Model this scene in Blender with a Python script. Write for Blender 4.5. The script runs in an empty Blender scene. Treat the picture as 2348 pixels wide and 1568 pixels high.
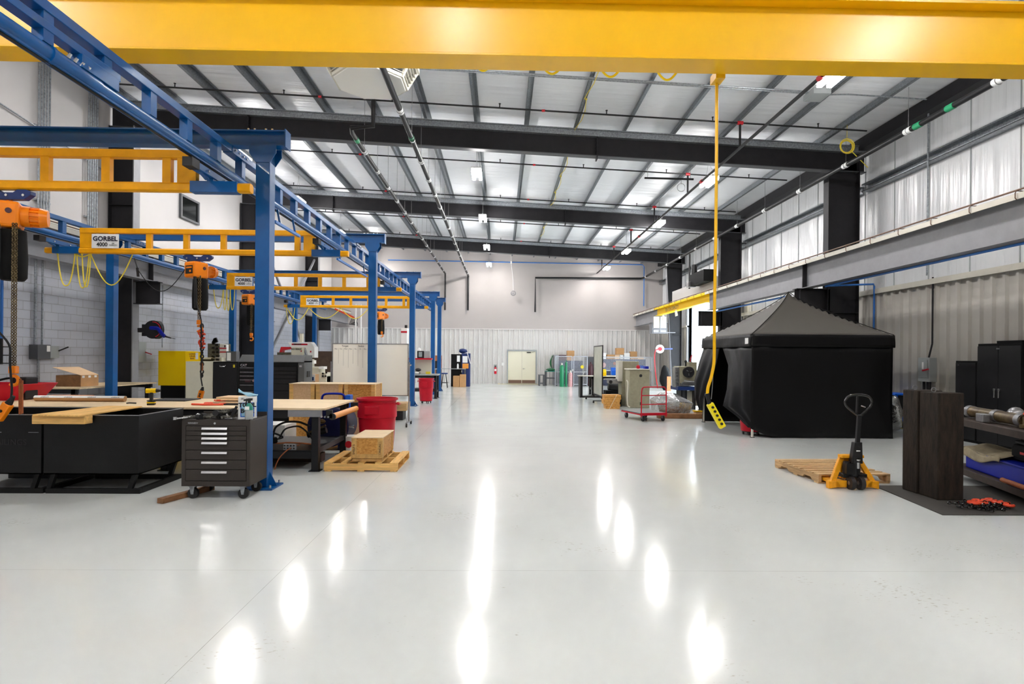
import bpy, bmesh, math, random
from mathutils import Vector, Matrix
random.seed(7)
SC = bpy.context.scene
COL = SC.collection
PI = math.pi
# ------------------------------------------------------------------ camera
F, CX, CY, HC = 1320.0, 1174.0, 818.2, 1.7
TH = math.atan(24 / F); RO = math.radians(0.5)
cw = Vector((math.sin(TH), math.cos(TH), 0)); cr0 = Vector((math.cos(TH), -math.sin(TH), 0)); up0 = Vector((0, 0, 1))
cr = cr0 * math.cos(RO) + up0 * math.sin(RO); cu = up0 * math.cos(RO) - cr0 * math.sin(RO)
cam = bpy.data.objects.new('camera', bpy.data.cameras.new('camera')); COL.objects.link(cam)
cam.matrix_world = Matrix(((cr.x, cu.x, -cw.x, 0), (cr.y, cu.y, -cw.y, 0), (cr.z, cu.z, -cw.z, HC), (0, 0, 0, 1)))
cam.data.sensor_width = 36; cam.data.lens = F / 2348 * 36; cam.data.shift_y = (CY - 784) / 2348; cam.data.clip_end = 300
SC.camera = cam
# ------------------------------------------------------------------ world, sun, exposure
W = bpy.data.worlds.new('world'); SC.world = W; W.use_nodes = True
bgn = W.node_tree.nodes['Background']; bgn.inputs[0].default_value = (0.80, 0.90, 1.0, 1); bgn.inputs[1].default_value = 9.0
SC.view_settings.view_transform = 'Standard'; SC.view_settings.look = 'None'; SC.view_settings.exposure = 0.25; SC.view_settings.gamma = 1.0
SC.view_settings.use_curve_mapping = False
SC.cycles.use_denoising = True; SC.cycles.max_bounces = 8; SC.cycles.diffuse_bounces = 5; SC.cycles.glossy_bounces = 4
SC.cycles.sample_clamp_indirect = 0.0
LAMP_STRENGTH = 134.0
# ------------------------------------------------------------------ photo pixel -> point of the place
def A(px, py, Y):
    d = cw + cr * ((px - CX) / F) - cu * ((py - CY) / F)
    return Vector((0, 0, HC)) + d * (Y / d.y)
def AX(px, py, X):
    d = cw + cr * ((px - CX) / F) - cu * ((py - CY) / F)
    return Vector((0, 0, HC)) + d * (X / d.x)
def FL(px, py, z=0.0):
    d = cw + cr * ((px - CX) / F) - cu * ((py - CY) / F)
    return Vector((0, 0, HC)) + d * ((z - HC) / d.z)
# ------------------------------------------------------------------ materials
def lin(c):
    return tuple(((v / 255) / 12.92 if v / 255 <= 0.04045 else ((v / 255 + 0.055) / 1.055) ** 2.4) for v in c)
MATS = {}
def mat(name, col, rough=0.5, metal=0.0, noise=0.0, nscale=6.0, bump=0.0, bscale=30.0, stretch=None, coat=0.0, emit=0.0, alpha=1.0, spec=0.5, col2=None, trans=0.0):
    m = bpy.data.materials.new(name); m.use_nodes = True; nt = m.node_tree; b = nt.nodes['Principled BSDF']
    c = lin(col) + (1,)
    b.inputs['Base Color'].default_value = c; b.inputs['Roughness'].default_value = rough; b.inputs['Metallic'].default_value = metal
    b.inputs['Specular IOR Level'].default_value = spec; b.inputs['Coat Weight'].default_value = coat; b.inputs['Alpha'].default_value = alpha
    b.inputs['Transmission Weight'].default_value = trans
    if emit:
        b.inputs['Emission Color'].default_value = c; b.inputs['Emission Strength'].default_value = emit
    if noise or bump:
        tc = nt.nodes.new('ShaderNodeTexCoord'); mp = nt.nodes.new('ShaderNodeMapping'); nt.links.new(tc.outputs['Object'], mp.inputs[0])
        if stretch: mp.inputs['Scale'].default_value = stretch
    if noise:
        n = nt.nodes.new('ShaderNodeTexNoise'); n.inputs['Scale'].default_value = nscale; n.inputs['Detail'].default_value = 5; n.inputs['Roughness'].default_value = 0.65
        nt.links.new(mp.outputs[0], n.inputs['Vector'])
        r = nt.nodes.new('ShaderNodeValToRGB'); r.color_ramp.elements[0].position = 0.32; r.color_ramp.elements[1].position = 0.68
        c0 = tuple(v * (1 - noise) for v in c[:3]) + (1,)
        r.color_ramp.elements[0].color = lin(col2) + (1,) if col2 else c0
        r.color_ramp.elements[1].color = c if col2 else tuple(min(1, v * (1 + noise)) for v in c[:3]) + (1,)
        nt.links.new(n.outputs['Fac'], r.inputs[0]); nt.links.new(r.outputs[0], b.inputs['Base Color'])
    if bump:
        n2 = nt.nodes.new('ShaderNodeTexNoise'); n2.inputs['Scale'].default_value = bscale; n2.inputs['Detail'].default_value = 4
        nt.links.new(mp.outputs[0], n2.inputs['Vector'])
        bp = nt.nodes.new('ShaderNodeBump'); bp.inputs['Strength'].default_value = bump; bp.inputs['Distance'].default_value = 0.02
        nt.links.new(n2.outputs['Fac'], bp.inputs['Height']); nt.links.new(bp.outputs[0], b.inputs['Normal'])
    MATS[name] = m
    return m
def M_(n): return MATS[n]
mat('galv', (150, 155, 160), 0.42, 0.7, 0.35, 25)
mat('dark_steel', (33, 32, 35), 0.55, 0, 0.18, 3, 0.05, spec=0.3)
mat('grey_steel', (132, 132, 136), 0.5, 0, 0.08, 4)
mat('beige_steel', (196, 192, 180), 0.5, 0, 0.06, 4)
mat('brown_steel', (112, 84, 68), 0.5)
mat('crane_yellow', (240, 184, 0), 0.31, 0, 0.03, 2.5, spec=0.5)
mat('ochre', (234, 164, 4), 0.40, 0, 0.07, 6, spec=0.25)
mat('blue', (0, 80, 142), 0.34, 0, 0.10, 3, coat=0.08, spec=0.4)
mat('navy', (14, 44, 104), 0.4)
mat('black', (17, 17, 19), 0.45, spec=0.4)
mat('matte_black', (10, 10, 11), 0.8, spec=0.25)
mat('rubber', (24, 24, 25), 0.7, bump=0.1)
mat('orange', (244, 134, 4), 0.34, spec=0.4)
mat('chrome', (205, 206, 208), 0.22, 0.9)
mat('steel', (150, 150, 152), 0.35, 0.8, 0.2, 12)
mat('white', (232, 232, 230), 0.5)
mat('white_gloss', (246, 246, 240), 0.3)
mat('purlin_galv', (126, 131, 136), 0.45, 0.5, 0.3, 25)
mat('tube_galv', (176, 180, 188), 0.45, 0.3)
mat('jack_orange', (232, 158, 20), 0.42, 0, 0.15, 12, spec=0.3)
mat('offwhite', (214, 211, 198), 0.5)
mat('red', (190, 6, 36), 0.42, 0, 0.05, 5, spec=0.3)
mat('bright_red', (205, 24, 40), 0.35)
mat('chain_red', (226, 74, 40), 0.4)
mat('rust', (150, 82, 40), 0.6, 0.2, 0.3, 20)
mat('brown_cab', (44, 37, 32), 0.48, 0, 0.12, 60, 0.08, 200)
mat('ply', (222, 198, 160), 0.6, 0, 0.16, 3, 0.05, 30, (1, 6, 6))
mat('ply_edge', (170, 138, 92), 0.7, 0, 0.2, 8, 0.1, 30, (1, 4, 12))
mat('pine', (224, 178, 104), 0.6, 0, 0.22, 3, 0.1, 20, (1, 10, 10))
mat('pine_y', (222, 176, 100), 0.6, 0, 0.24, 3, 0.1, 20, (10, 1, 10))
mat('oldwood', (176, 142, 98), 0.7, 0, 0.3, 3, 0.12, 20, (1.2, 10, 10))
mat('osb', (222, 168, 86), 0.6, 0, 1, 24, 0.15, 40, (1, 1, 1.6), col2=(172, 112, 38))
mat('osb_pale', (226, 190, 148), 0.6, 0, 1, 26, 0.15, 40, (1, 1, 1.6), col2=(208, 168, 122))
mat('cardboard', (186, 142, 94), 0.75, 0, 0.08, 5)
mat('cardboard_pale', (224, 190, 150), 0.75, 0, 0.06, 5)
mat('brick_brown', (120, 84, 50), 0.7, 0, 0.25, 8)
mat('timber', (50, 41, 33), 0.75, 0, 0.4, 7, 0.3, 30, (3, 3, 0.6), col2=(27, 23, 20), spec=0.2)
mat('mat_rubber', (56, 53, 49), 0.85, 0, 0.15, 90, 0.2, 150)
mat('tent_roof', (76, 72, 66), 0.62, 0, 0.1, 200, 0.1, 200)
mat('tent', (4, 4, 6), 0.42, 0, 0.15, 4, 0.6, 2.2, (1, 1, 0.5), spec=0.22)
mat('olive', (148, 143, 120), 0.5, 0, 0.12, 8)
mat('cream', (212, 208, 188), 0.5, 0, 0.04, 5)
mat('grey_box', (158, 163, 163), 0.45)
mat('grey_dark', (78, 80, 84), 0.5)
mat('foil', (176, 176, 176), 0.18, 0.85, 0.25, 9, 1.0, 14)
mat('yellow_cab', (252, 210, 0), 0.42, spec=0.25)
mat('safety_yellow', (244, 222, 0), 0.45)
mat('cord_yellow', (232, 208, 60), 0.5)
mat('air_blue', (38, 110, 190), 0.4)
mat('teal', (12, 128, 110), 0.3)
mat('pale_blue', (150, 196, 216), 0.7)
mat('green_tarp', (8, 94, 52), 0.5, 0, 0.3, 10, 0.4, 12)
mat('green_tank', (24, 128, 84), 0.35)
mat('pink_tank', (196, 150, 150), 0.5, 0, 0.3, 30)
mat('maroon', (72, 36, 44), 0.4)
mat('blue_tote', (2, 26, 150), 0.45, spec=0.25)
mat('royal', (14, 96, 206), 0.45, spec=0.3)
mat('runway_yellow', (234, 198, 0), 0.45, spec=0.25)
mat('canvas', (150, 138, 112), 0.8, 0, 0.2, 8, 0.5, 10)
mat('greasy', (120, 104, 70), 0.35, 0.5, 0.5, 9, col2=(60, 44, 26))
mat('glass_dark', (14, 18, 16), 0.08)
mat('glass', (220, 230, 235), 0.05, trans=0.9)
mat('poly', (196, 190, 184), 0.35, 0.0, 0.05, 5, 0.3, 10, trans=0.15)
mat('ink', (26, 24, 50), 0.6)
mat('ink_black', (14, 14, 14), 0.6)
mat('door_paint', (222, 218, 196), 0.45)
mat('label_green', (30, 150, 100), 0.5)
mat('label_white', (236, 238, 238), 0.5)
mat('tape_yellow', (214, 194, 40), 0.5)
mat('screen', (150, 165, 165), 0.3, noise=0.3, nscale=20)
mat('bin_black', (8, 8, 8), 0.5, 0, 0.25, 10, 0.08, 60, spec=0.3)
mat('glove', (112, 110, 100), 0.75, 0, 0.5, 14, 0.4, 30, col2=(44, 44, 40))
mat('timber_red', (134, 92, 56), 0.7, 0, 0.3, 6, 0.1, 20)
mat('orange_wood', (226, 150, 60), 0.4)
mat('rust_wood', (190, 120, 76), 0.7, 0, 0.2, 8)
mat('olive_dark', (82, 78, 62), 0.6, 0, 0.6, 12)
mat('chest_grey', (86, 88, 88), 0.45, 0, 0.1, 5)
mat('brown_plate', (72, 52, 40), 0.65, 0, 0.3, 8)
mat('board_white', (246, 242, 230), 0.22)
mat('tank_navy', (8, 14, 66), 0.5, spec=0.3)
mat('osb_batten', (200, 158, 92), 0.6, 0, 0.25, 10, 0.1, 40)
mat('oldwood2', (192, 158, 112), 0.7, 0, 0.3, 3, 0.12, 20, (10, 1.2, 10))
mat('gloss_black', (18, 18, 20), 0.15, coat=0.5)
mat('wheel_dark', (40, 36, 36), 0.55)
mat('rack_steel', (58, 46, 38), 0.6, 0.2, 0.3, 10)
mat('board_grey', (164, 164, 150), 0.25, 0, 0.10, 3)
mat('cart_deck', (96, 98, 98), 0.45, 0.2, 0.1, 8)
mat('grey_steel_l', (168, 166, 166), 0.5)
mat('navy_grey', (58, 64, 88), 0.6, 0, 0.3, 6)
mat('outdoor', (206, 210, 206), 0.8)
mat('grass', (120, 140, 96), 0.9, 0, 0.2, 2)
lampm = mat('lamp_glow', (255, 252, 250), 0.4, emit=LAMP_STRENGTH)

def floor_material():
    m = bpy.data.materials.new('epoxy_floor'); m.use_nodes = True; nt = m.node_tree; b = nt.nodes['Principled BSDF']; L = nt.links.new
    tc = nt.nodes.new('ShaderNodeTexCoord')
    def noise(scale, det=4, stretch=None):
        mp = nt.nodes.new('ShaderNodeMapping'); L(tc.outputs['Object'], mp.inputs[0])
        if stretch: mp.inputs['Scale'].default_value = stretch
        n = nt.nodes.new('ShaderNodeTexNoise'); n.inputs['Scale'].default_value = scale; n.inputs['Detail'].default_value = det; L(mp.outputs[0], n.inputs['Vector']); return n
    n1 = noise(0.5, 4); r1 = nt.nodes.new('ShaderNodeValToRGB'); L(n1.outputs[0], r1.inputs[0])
    r1.color_ramp.elements[0].color = lin((202, 206, 204)) + (1,); r1.color_ramp.elements[0].position = 0.3
    r1.color_ramp.elements[1].color = lin((211, 215, 212)) + (1,); r1.color_ramp.elements[1].position = 0.7
    # small scuff marks, denser in drifts
    n2 = noise(22, 6, (1, 2.2, 1)); n3 = noise(1.1, 3)
    t2 = nt.nodes.new('ShaderNodeMath'); t2.operation = 'MULTIPLY'; L(n2.outputs[0], t2.inputs[0]); L(n3.outputs[0], t2.inputs[1])
    r2 = nt.nodes.new('ShaderNodeValToRGB'); L(t2.outputs[0], r2.inputs[0]); r2.color_ramp.elements[0].position = 0.385; r2.color_ramp.elements[1].position = 0.44
    # saw-cut joints
    sep = nt.nodes.new('ShaderNodeSeparateXYZ'); L(tc.outputs['Object'], sep.inputs[0])
    def line(out, pos, w):
        s = nt.nodes.new('ShaderNodeMath'); s.operation = 'SUBTRACT'; L(out, s.inputs[0]); s.inputs[1].default_value = pos
        a = nt.nodes.new('ShaderNodeMath'); a.operation = 'ABSOLUTE'; L(s.outputs[0], a.inputs[0])
        c = nt.nodes.new('ShaderNodeMath'); c.operation = 'LESS_THAN'; L(a.outputs[0], c.inputs[0]); c.inputs[1].default_value = w; return c.outputs[0]
    def mx(a, bb):
        q = nt.nodes.new('ShaderNodeMath'); q.operation = 'MAXIMUM'; L(a, q.inputs[0]); L(bb, q.inputs[1]); return q.outputs[0]
    j = mx(mx(line(sep.outputs[1], 4.58, 0.0022), line(sep.outputs[1], 12.3, 0.003)), line(sep.outputs[0], -1.72, 0.0022))
    jn = noise(3, 3); jt = nt.nodes.new('ShaderNodeMath'); jt.operation = 'MULTIPLY'; L(j, jt.inputs[0]); L(jn.outputs[0], jt.inputs[1])
    m1 = nt.nodes.new('ShaderNodeMixRGB'); L(r2.outputs[0], m1.inputs[0]); L(r1.outputs[0], m1.inputs[1]); m1.inputs[2].default_value = lin((176, 174, 164)) + (1,)
    m2 = nt.nodes.new('ShaderNodeMixRGB'); L(jt.outputs[0], m2.inputs[0]); L(m1.outputs[0], m2.inputs[1]); m2.inputs[2].default_value = lin((120, 118, 112)) + (1,)
    L(m2.outputs[0], b.inputs['Base Color'])
    rr = nt.nodes.new('ShaderNodeMapRange'); rr.inputs['To Min'].default_value = 0.10; rr.inputs['To Max'].default_value = 0.17; L(n3.outputs[0], rr.inputs[0]); L(rr.outputs[0], b.inputs['Roughness'])
    nb = noise(1.6, 3); bp = nt.nodes.new('ShaderNodeBump'); bp.inputs['Strength'].default_value = 0.10; bp.inputs['Distance'].default_value = 0.02; L(nb.outputs[0], bp.inputs['Height']); L(bp.outputs[0], b.inputs['Normal'])
    b.inputs['Specular IOR Level'].default_value = 0.32
    MATS['floor'] = m
floor_material()
def block_material():
    m = bpy.data.materials.new('block_wall'); m.use_nodes = True; nt = m.node_tree; b = nt.nodes['Principled BSDF']; L = nt.links.new
    tc = nt.nodes.new('ShaderNodeTexCoord'); sp = nt.nodes.new('ShaderNodeSeparateXYZ'); L(tc.outputs['Object'], sp.inputs[0]); cb = nt.nodes.new('ShaderNodeCombineXYZ'); L(sp.outputs[1], cb.inputs[0]); L(sp.outputs[2], cb.inputs[1])
    br = nt.nodes.new('ShaderNodeTexBrick'); L(cb.outputs[0], br.inputs[0]); br.inputs['Scale'].default_value = 1.0; br.inputs['Brick Width'].default_value = 0.41; br.inputs['Row Height'].default_value = 0.205
    br.inputs['Mortar Size'].default_value = 0.006; br.inputs['Color1'].default_value = lin((186, 189, 198)) + (1,); br.inputs['Color2'].default_value = lin((180, 183, 193)) + (1,); br.inputs['Mortar'].default_value = lin((150, 150, 152)) + (1,)
    L(br.outputs[0], b.inputs['Base Color']); b.inputs['Roughness'].default_value = 0.6
    bp = nt.nodes.new('ShaderNodeBump'); bp.inputs['Strength'].default_value = 0.5; bp.inputs['Distance'].default_value = 0.01; bp.invert = True; L(br.outputs['Fac'], bp.inputs['Height']); L(bp.outputs[0], b.inputs['Normal'])
    MATS['block'] = m
block_material()
def sheet_material(name, col, rough, stretch, scale, dist, nz=0.04):
    m = bpy.data.materials.new(name); m.use_nodes = True; nt = m.node_tree; b = nt.nodes['Principled BSDF']; L = nt.links.new
    tc = nt.nodes.new('ShaderNodeTexCoord'); mp = nt.nodes.new('ShaderNodeMapping'); mp.inputs['Scale'].default_value = stretch; L(tc.outputs['Object'], mp.inputs[0])
    n = nt.nodes.new('ShaderNodeTexNoise'); n.inputs['Scale'].default_value = scale; n.inputs['Detail'].default_value = 3; L(mp.outputs[0], n.inputs[0])
    bp = nt.nodes.new('ShaderNodeBump'); bp.inputs['Strength'].default_value = 1.0; bp.inputs['Distance'].default_value = dist; L(n.outputs[0], bp.inputs['Height']); L(bp.outputs[0], b.inputs['Normal'])
    b.inputs['Base Color'].default_value = lin(col) + (1,); b.inputs['Roughness'].default_value = rough
    MATS[name] = m
sheet_material('roof_sheet', (241, 243, 247), 0.4, (0.25, 2.4, 1), 1.6, 0.05)
sheet_material('wall_sheet', (212, 214, 216), 0.27, (1, 3.0, 0.16), 1.2, 0.06)
mat('drywall', (172, 166, 163), 0.55, 0, 0.015, 1.0)
mat('drywall_left', (192, 189, 188), 0.6, 0, 0.015, 1.0)
mat('ribbed', (170, 166, 158), 0.45, 0, 0.02, 2)
mat('ribbed_back', (204, 202, 199), 0.42, 0, 0.02, 2)
# ------------------------------------------------------------------ mesh collector
class MB:
    def __init__(s, off=(0, 0, 0)):
        s.v = []; s.f = []; s.mi = []; s.m = 0; s.off = Vector(off); s.T = None
    def add(s, vs, fs):
        k = len(s.v)
        for v in vs:
            v = Vector(v)
            if s.T is not None: v = s.T @ v
            s.v.append(v - s.off)
        for f in fs:
            s.f.append(tuple(i + k for i in f)); s.mi.append(s.m)
        return s
    def box(s, x0, x1, y0, y1, z0, z1):
        return s.add([(x0, y0, z0), (x1, y0, z0), (x1, y1, z0), (x0, y1, z0), (x0, y0, z1), (x1, y0, z1), (x1, y1, z1), (x0, y1, z1)],
                     [(0, 3, 2, 1), (4, 5, 6, 7), (0, 1, 5, 4), (1, 2, 6, 5), (2, 3, 7, 6), (3, 0, 4, 7)])
    def frame(s, p0, p1, up=(0, 0, 1)):
        p0 = Vector(p0); p1 = Vector(p1); d = (p1 - p0).normalized(); u = Vector(up)
        if abs(d.dot(u)) > 0.98: u = Vector((0, 1, 0)) if abs(d.y) < 0.9 else Vector((1, 0, 0))
        r = d.cross(u).normalized(); u = r.cross(d).normalized()
        return p0, p1, d, r, u
    def bar(s, p0, p1, w, h, up=(0, 0, 1)):
        p0, p1, d, r, u = s.frame(p0, p1, up)
        vs = []
        for p in (p0, p1):
            for a, b in ((-1, -1), (1, -1), (1, 1), (-1, 1)):
                vs.append(p + r * a * w / 2 + u * b * h / 2)
        return s.add(vs, [(0, 1, 2, 3), (7, 6, 5, 4), (0, 4, 5, 1), (1, 5, 6, 2), (2, 6, 7, 3), (3, 7, 4, 0)])
    def cyl(s, p0, p1, r0, r1=None, n=14, caps=True):
        r1 = r0 if r1 is None else r1
        p0, p1, d, r, u = s.frame(p0, p1)
        vs = []
        for p, q in ((p0, r0), (p1, r1)):
            for i in range(n):
                a = 2 * PI * i / n; vs.append(p + (r * math.cos(a) + u * math.sin(a)) * q)
        fs = [(i, i + n, (i + 1) % n + n, (i + 1) % n) for i in range(n)]
        if caps: fs += [tuple(range(n)), tuple(range(2 * n - 1, n - 1, -1))]
        return s.add(vs, fs)
    def tube(s, pts, r, n=8, closed=False):
        pts = [Vector(p) for p in pts]; N = len(pts); vs = []; fs = []
        prev = None
        for i, p in enumerate(pts):
            a = pts[(i - 1) % N] if (i > 0 or closed) else p
            b = pts[(i + 1) % N] if (i < N - 1 or closed) else p
            d = (b - a).normalized()
            if prev is None:
                q = Vector((0, 0, 1)) if abs(d.z) < 0.9 else Vector((1, 0, 0))
                u = (q - d * q.dot(d)).normalized()
            else:
                u = prev - d * prev.dot(d)
                u = u.normalized() if u.length > 1e-6 else Vector((1, 0, 0))
            prev = u; w = d.cross(u)
            for k in range(n):
                t = 2 * PI * k / n; vs.append(p + (u * math.cos(t) + w * math.sin(t)) * r)
        for i in range(N if closed else N - 1):
            j = (i + 1) % N
            for k in range(n):
                fs.append((i * n + k, j * n + k, j * n + (k + 1) % n, i * n + (k + 1) % n))
        if not closed: fs += [tuple(range(n - 1, -1, -1)), tuple((N - 1) * n + k for k in range(n))]
        return s.add(vs, [tuple(reversed(f)) for f in fs])
    def lathe(s, c, prof, n=24):
        c = Vector(c); vs = []; fs = []
        for r, z in prof:
            for i in range(n):
                a = 2 * PI * i / n; vs.append(c + Vector((r * math.cos(a), r * math.sin(a), z)))
        for j in range(len(prof) - 1):
            for i in range(n):
                k = (i + 1) % n; fs.append((j * n + i, j * n + k, (j + 1) * n + k, (j + 1) * n + i))
        fs.append(tuple(range(n - 1, -1, -1))); fs.append(tuple((len(prof) - 1) * n + i for i in range(n)))
        return s.add(vs, fs)
    def prism(s, poly, ax, a, b):
        """poly = 2D points in the plane across axis ax (x: (y,z), y: (x,z), z: (x,y))"""
        def P(p, t): return {'x': (t, p[0], p[1]), 'y': (p[0], t, p[1]), 'z': (p[0], p[1], t)}[ax]
        n = len(poly); vs = [P(p, a) for p in poly] + [P(p, b) for p in poly]
        fs = [tuple(range(n)), tuple(range(2 * n - 1, n - 1, -1))] + [(i, i + n, (i + 1) % n + n, (i + 1) % n) for i in range(n)]
        return s.add(vs, fs)
    def ball(s, c, r, n=10, sc=(1, 1, 1)):
        c = Vector(c); prof = []; vs = []; fs = []; m = n
        for j in range(n // 2 + 1):
            t = PI * j / (n // 2) ; t = min(max(t, 0.02), PI - 0.02)
            for i in range(m):
                a = 2 * PI * i / m; vs.append(c + Vector((r * sc[0] * math.sin(t) * math.cos(a), r * sc[1] * math.sin(t) * math.sin(a), -r * sc[2] * math.cos(t))))
        for j in range(n // 2):
            for i in range(m):
                k = (i + 1) % m; fs.append((j * m + i, j * m + k, (j + 1) * m + k, (j + 1) * m + i))
        return s.add(vs, fs)
    def ring(s, c, R, r, ax='y', n=20, k=8, a0=0, a1=2 * PI):
        pts = []; full = abs(a1 - a0 - 2 * PI) < 1e-3
        for i in range(n if full else n + 1):
            a = a0 + (a1 - a0) * i / n
            q = {'x': (0, math.cos(a), math.sin(a)), 'y': (math.cos(a), 0, math.sin(a)), 'z': (math.cos(a), math.sin(a), 0)}[ax]
            pts.append(Vector(c) + Vector(q) * R)
        return s.tube(pts, r, k, full)
    def ibeam(s, p0, p1, depth, fl, tw=0.02, tf=0.025, up=(0, 0, 1)):
        p0, p1, d, r, u = s.frame(p0, p1, up)
        s.bar(p0, p1, tw, depth - 2 * tf, up); s.bar(p0 + u * (depth - tf) / 2, p1 + u * (depth - tf) / 2, fl, tf, up)
        return s.bar(p0 - u * (depth - tf) / 2, p1 - u * (depth - tf) / 2, fl, tf, up)
    def grid(s, fn, nu, nv, th=0.0):
        vs = [fn(i / nu, j / nv) for j in range(nv + 1) for i in range(nu + 1)]
        fs = [(j * (nu + 1) + i, j * (nu + 1) + i + 1, (j + 1) * (nu + 1) + i + 1, (j + 1) * (nu + 1) + i) for j in range(nv) for i in range(nu)]
        return s.add(vs, fs)
    def chain(s, p0, p1, link=0.05, r=0.006, w=0.016):
        p0 = Vector(p0); p1 = Vector(p1); L = (p1 - p0).length; n = max(1, int(L / (link * 0.72))); d = (p1 - p0).normalized()
        _, _, _, a, b = s.frame(p0, p1)
        for i in range(n):
            c = p0 + d * (L * (i + 0.5) / n); q = a if i % 2 else b; pts = []
            for k in range(8):
                t = 2 * PI * k / 8; pts.append(c + d * math.sin(t) * (link / 2 - r) + q * math.cos(t) * w)
            s.tube(pts, r, 5, True)
        return s
    def build(s, name, m, parent=None, smooth=False, bevel=0.0, solid=0.0):
        me = bpy.data.meshes.new(name)
        me.from_pydata([tuple(v) for v in s.v], [], s.f)
        ms = m if isinstance(m, (list, tuple)) else [m]
        for q in ms: me.materials.append(MATS[q])
        if len(ms) > 1: me.polygons.foreach_set('material_index', s.mi)
        me.validate(); me.update()
        if smooth:
            me.shade_smooth(); me.set_sharp_from_angle(angle=math.radians(38))
        o = bpy.data.objects.new(name, me); COL.objects.link(o)
        if parent is not None: o.parent = parent
        if solid:
            md = o.modifiers.new('solid', 'SOLIDIFY'); md.thickness = solid; md.offset = 0
        if bevel:
            md = o.modifiers.new('bevel', 'BEVEL'); md.width = bevel; md.segments = 2; md.limit_method = 'ANGLE'; md.angle_limit = math.radians(50)
        return o
def thing(name, label, cat, loc=(0, 0, 0), rz=0.0, group=None):
    o = bpy.data.objects.new(name, None); COL.objects.link(o); o.empty_display_size = 0.2
    o.location = loc; o.rotation_euler = (0, 0, rz); o['label'] = label; o['category'] = cat
    if group: o['group'] = group
    return o
def solo(name, mb, m, label, cat, group=None, **k):
    """a thing that is one mesh; its origin goes to the middle of its base"""
    if mb.off.length == 0:
        xs = [v.x for v in mb.v]; ys = [v.y for v in mb.v]; zs = [v.z for v in mb.v]
        c = Vector(((min(xs) + max(xs)) / 2, (min(ys) + max(ys)) / 2, min(zs)))
        mb.v = [v - c for v in mb.v]
    else: c = mb.off
    o = mb.build(name, m, None, **k); o.location = c
    o['label'] = label; o['category'] = cat
    if group: o['group'] = group
    return o
def struct(name, mb, m, parent=None, **k):
    o = mb.build(name, m, parent, **k)
    if parent is None: o['kind'] = 'structure'
    return o
def tree_copy(o, loc=None, rz=None, label=None, parent=None):
    c = o.copy(); COL.objects.link(c)
    if parent is not None: c.parent = parent
    if loc is not None: c.location = loc
    if rz is not None: c.rotation_euler = (0, 0, rz)
    if label: c['label'] = label
    for ch in list(o.children): tree_copy(ch, parent=c)
    return c
def text(name, body, size, m, parent, loc, rot=(PI / 2, 0, 0), ext=0.001, xs=1.0, bold=0.0, align='CENTER', space=1.0):
    cu_ = bpy.data.curves.new(name, 'FONT'); cu_.body = body; cu_.size = size; cu_.extrude = ext; cu_.align_x = align; cu_.align_y = 'CENTER'; cu_.offset = bold; cu_.space_character = space
    cu_.resolution_u = 3
    t = bpy.data.objects.new(name, cu_); COL.objects.link(t)
    me = bpy.data.meshes.new_from_object(t); COL.objects.unlink(t); bpy.data.objects.remove(t)
    me.materials.clear(); me.materials.append(MATS[m])
    o = bpy.data.objects.new(name, me); COL.objects.link(o); o.parent = parent; o.location = loc; o.rotation_euler = rot; o.scale = (xs, 1, 1)
    return o
# ================================================================== SETTING
XL, XR, YB, YF = -10.75, 10.2, 36.5, -7.0
FR = (16.0, 23.9, 31.8)
def zpb(x): return 8.12 - 0.046 * x          # underside of the purlins
struct('floor', MB().box(XL - 0.3, XR + 0.3, YF, YB + 0.3, -0.15, 0), 'floor')
# ground outside the big door
struct('trim_1', MB().box(XR + 0.3, XR + 30, 10, 50, -0.16, -0.02), 'outdoor')
# ceiling
ce = MB()
for x0, x1 in ((XL - 0.3, XR + 0.4),):
    ce.add([(x0, YF, zpb(x0) + 0.22), (x1, YF, zpb(x1) + 0.22), (x1, YB + 0.3, zpb(x1) + 0.22), (x0, YB + 0.3, zpb(x0) + 0.22),
            (x0, YF, zpb(x0) + 0.34), (x1, YF, zpb(x1) + 0.34), (x1, YB + 0.3, zpb(x1) + 0.34), (x0, YB + 0.3, zpb(x0) + 0.34)],
           [(0, 3, 2, 1), (4, 5, 6, 7), (0, 1, 5, 4), (1, 2, 6, 5), (2, 3, 7, 6), (3, 0, 4, 7)])
ceil = struct('ceiling', ce, 'roof_sheet')
x = 0.64 - 1.37 * 8
while x < XR - 0.2:
    z = zpb(x); p = MB()
    p.box(x - 0.004, x + 0.004, YF, YB, z, z + 0.2); p.box(x - 0.075, x, YF, YB, z, z + 0.006); p.box(x - 0.075, x - 0.069, YF, YB, z, z + 0.03)
    p.box(x, x + 0.075, YF, YB, z + 0.194, z + 0.2); p.box(x + 0.069, x + 0.075, YF, YB, z + 0.17, z + 0.2)
    p.build('purlin', 'purlin_galv', ceil)
    x += 1.37
p = MB(); p.box(XR - 0.28, XR - 0.02, YF, YB, zpb(XR) - 0.12, zpb(XR) - 0.10); p.box(XR - 0.30, XR - 0.28, YF, YB, zpb(XR) - 0.12, zpb(XR) + 0.2); p.build('eave_strut', 'dark_steel', ceil)
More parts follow.
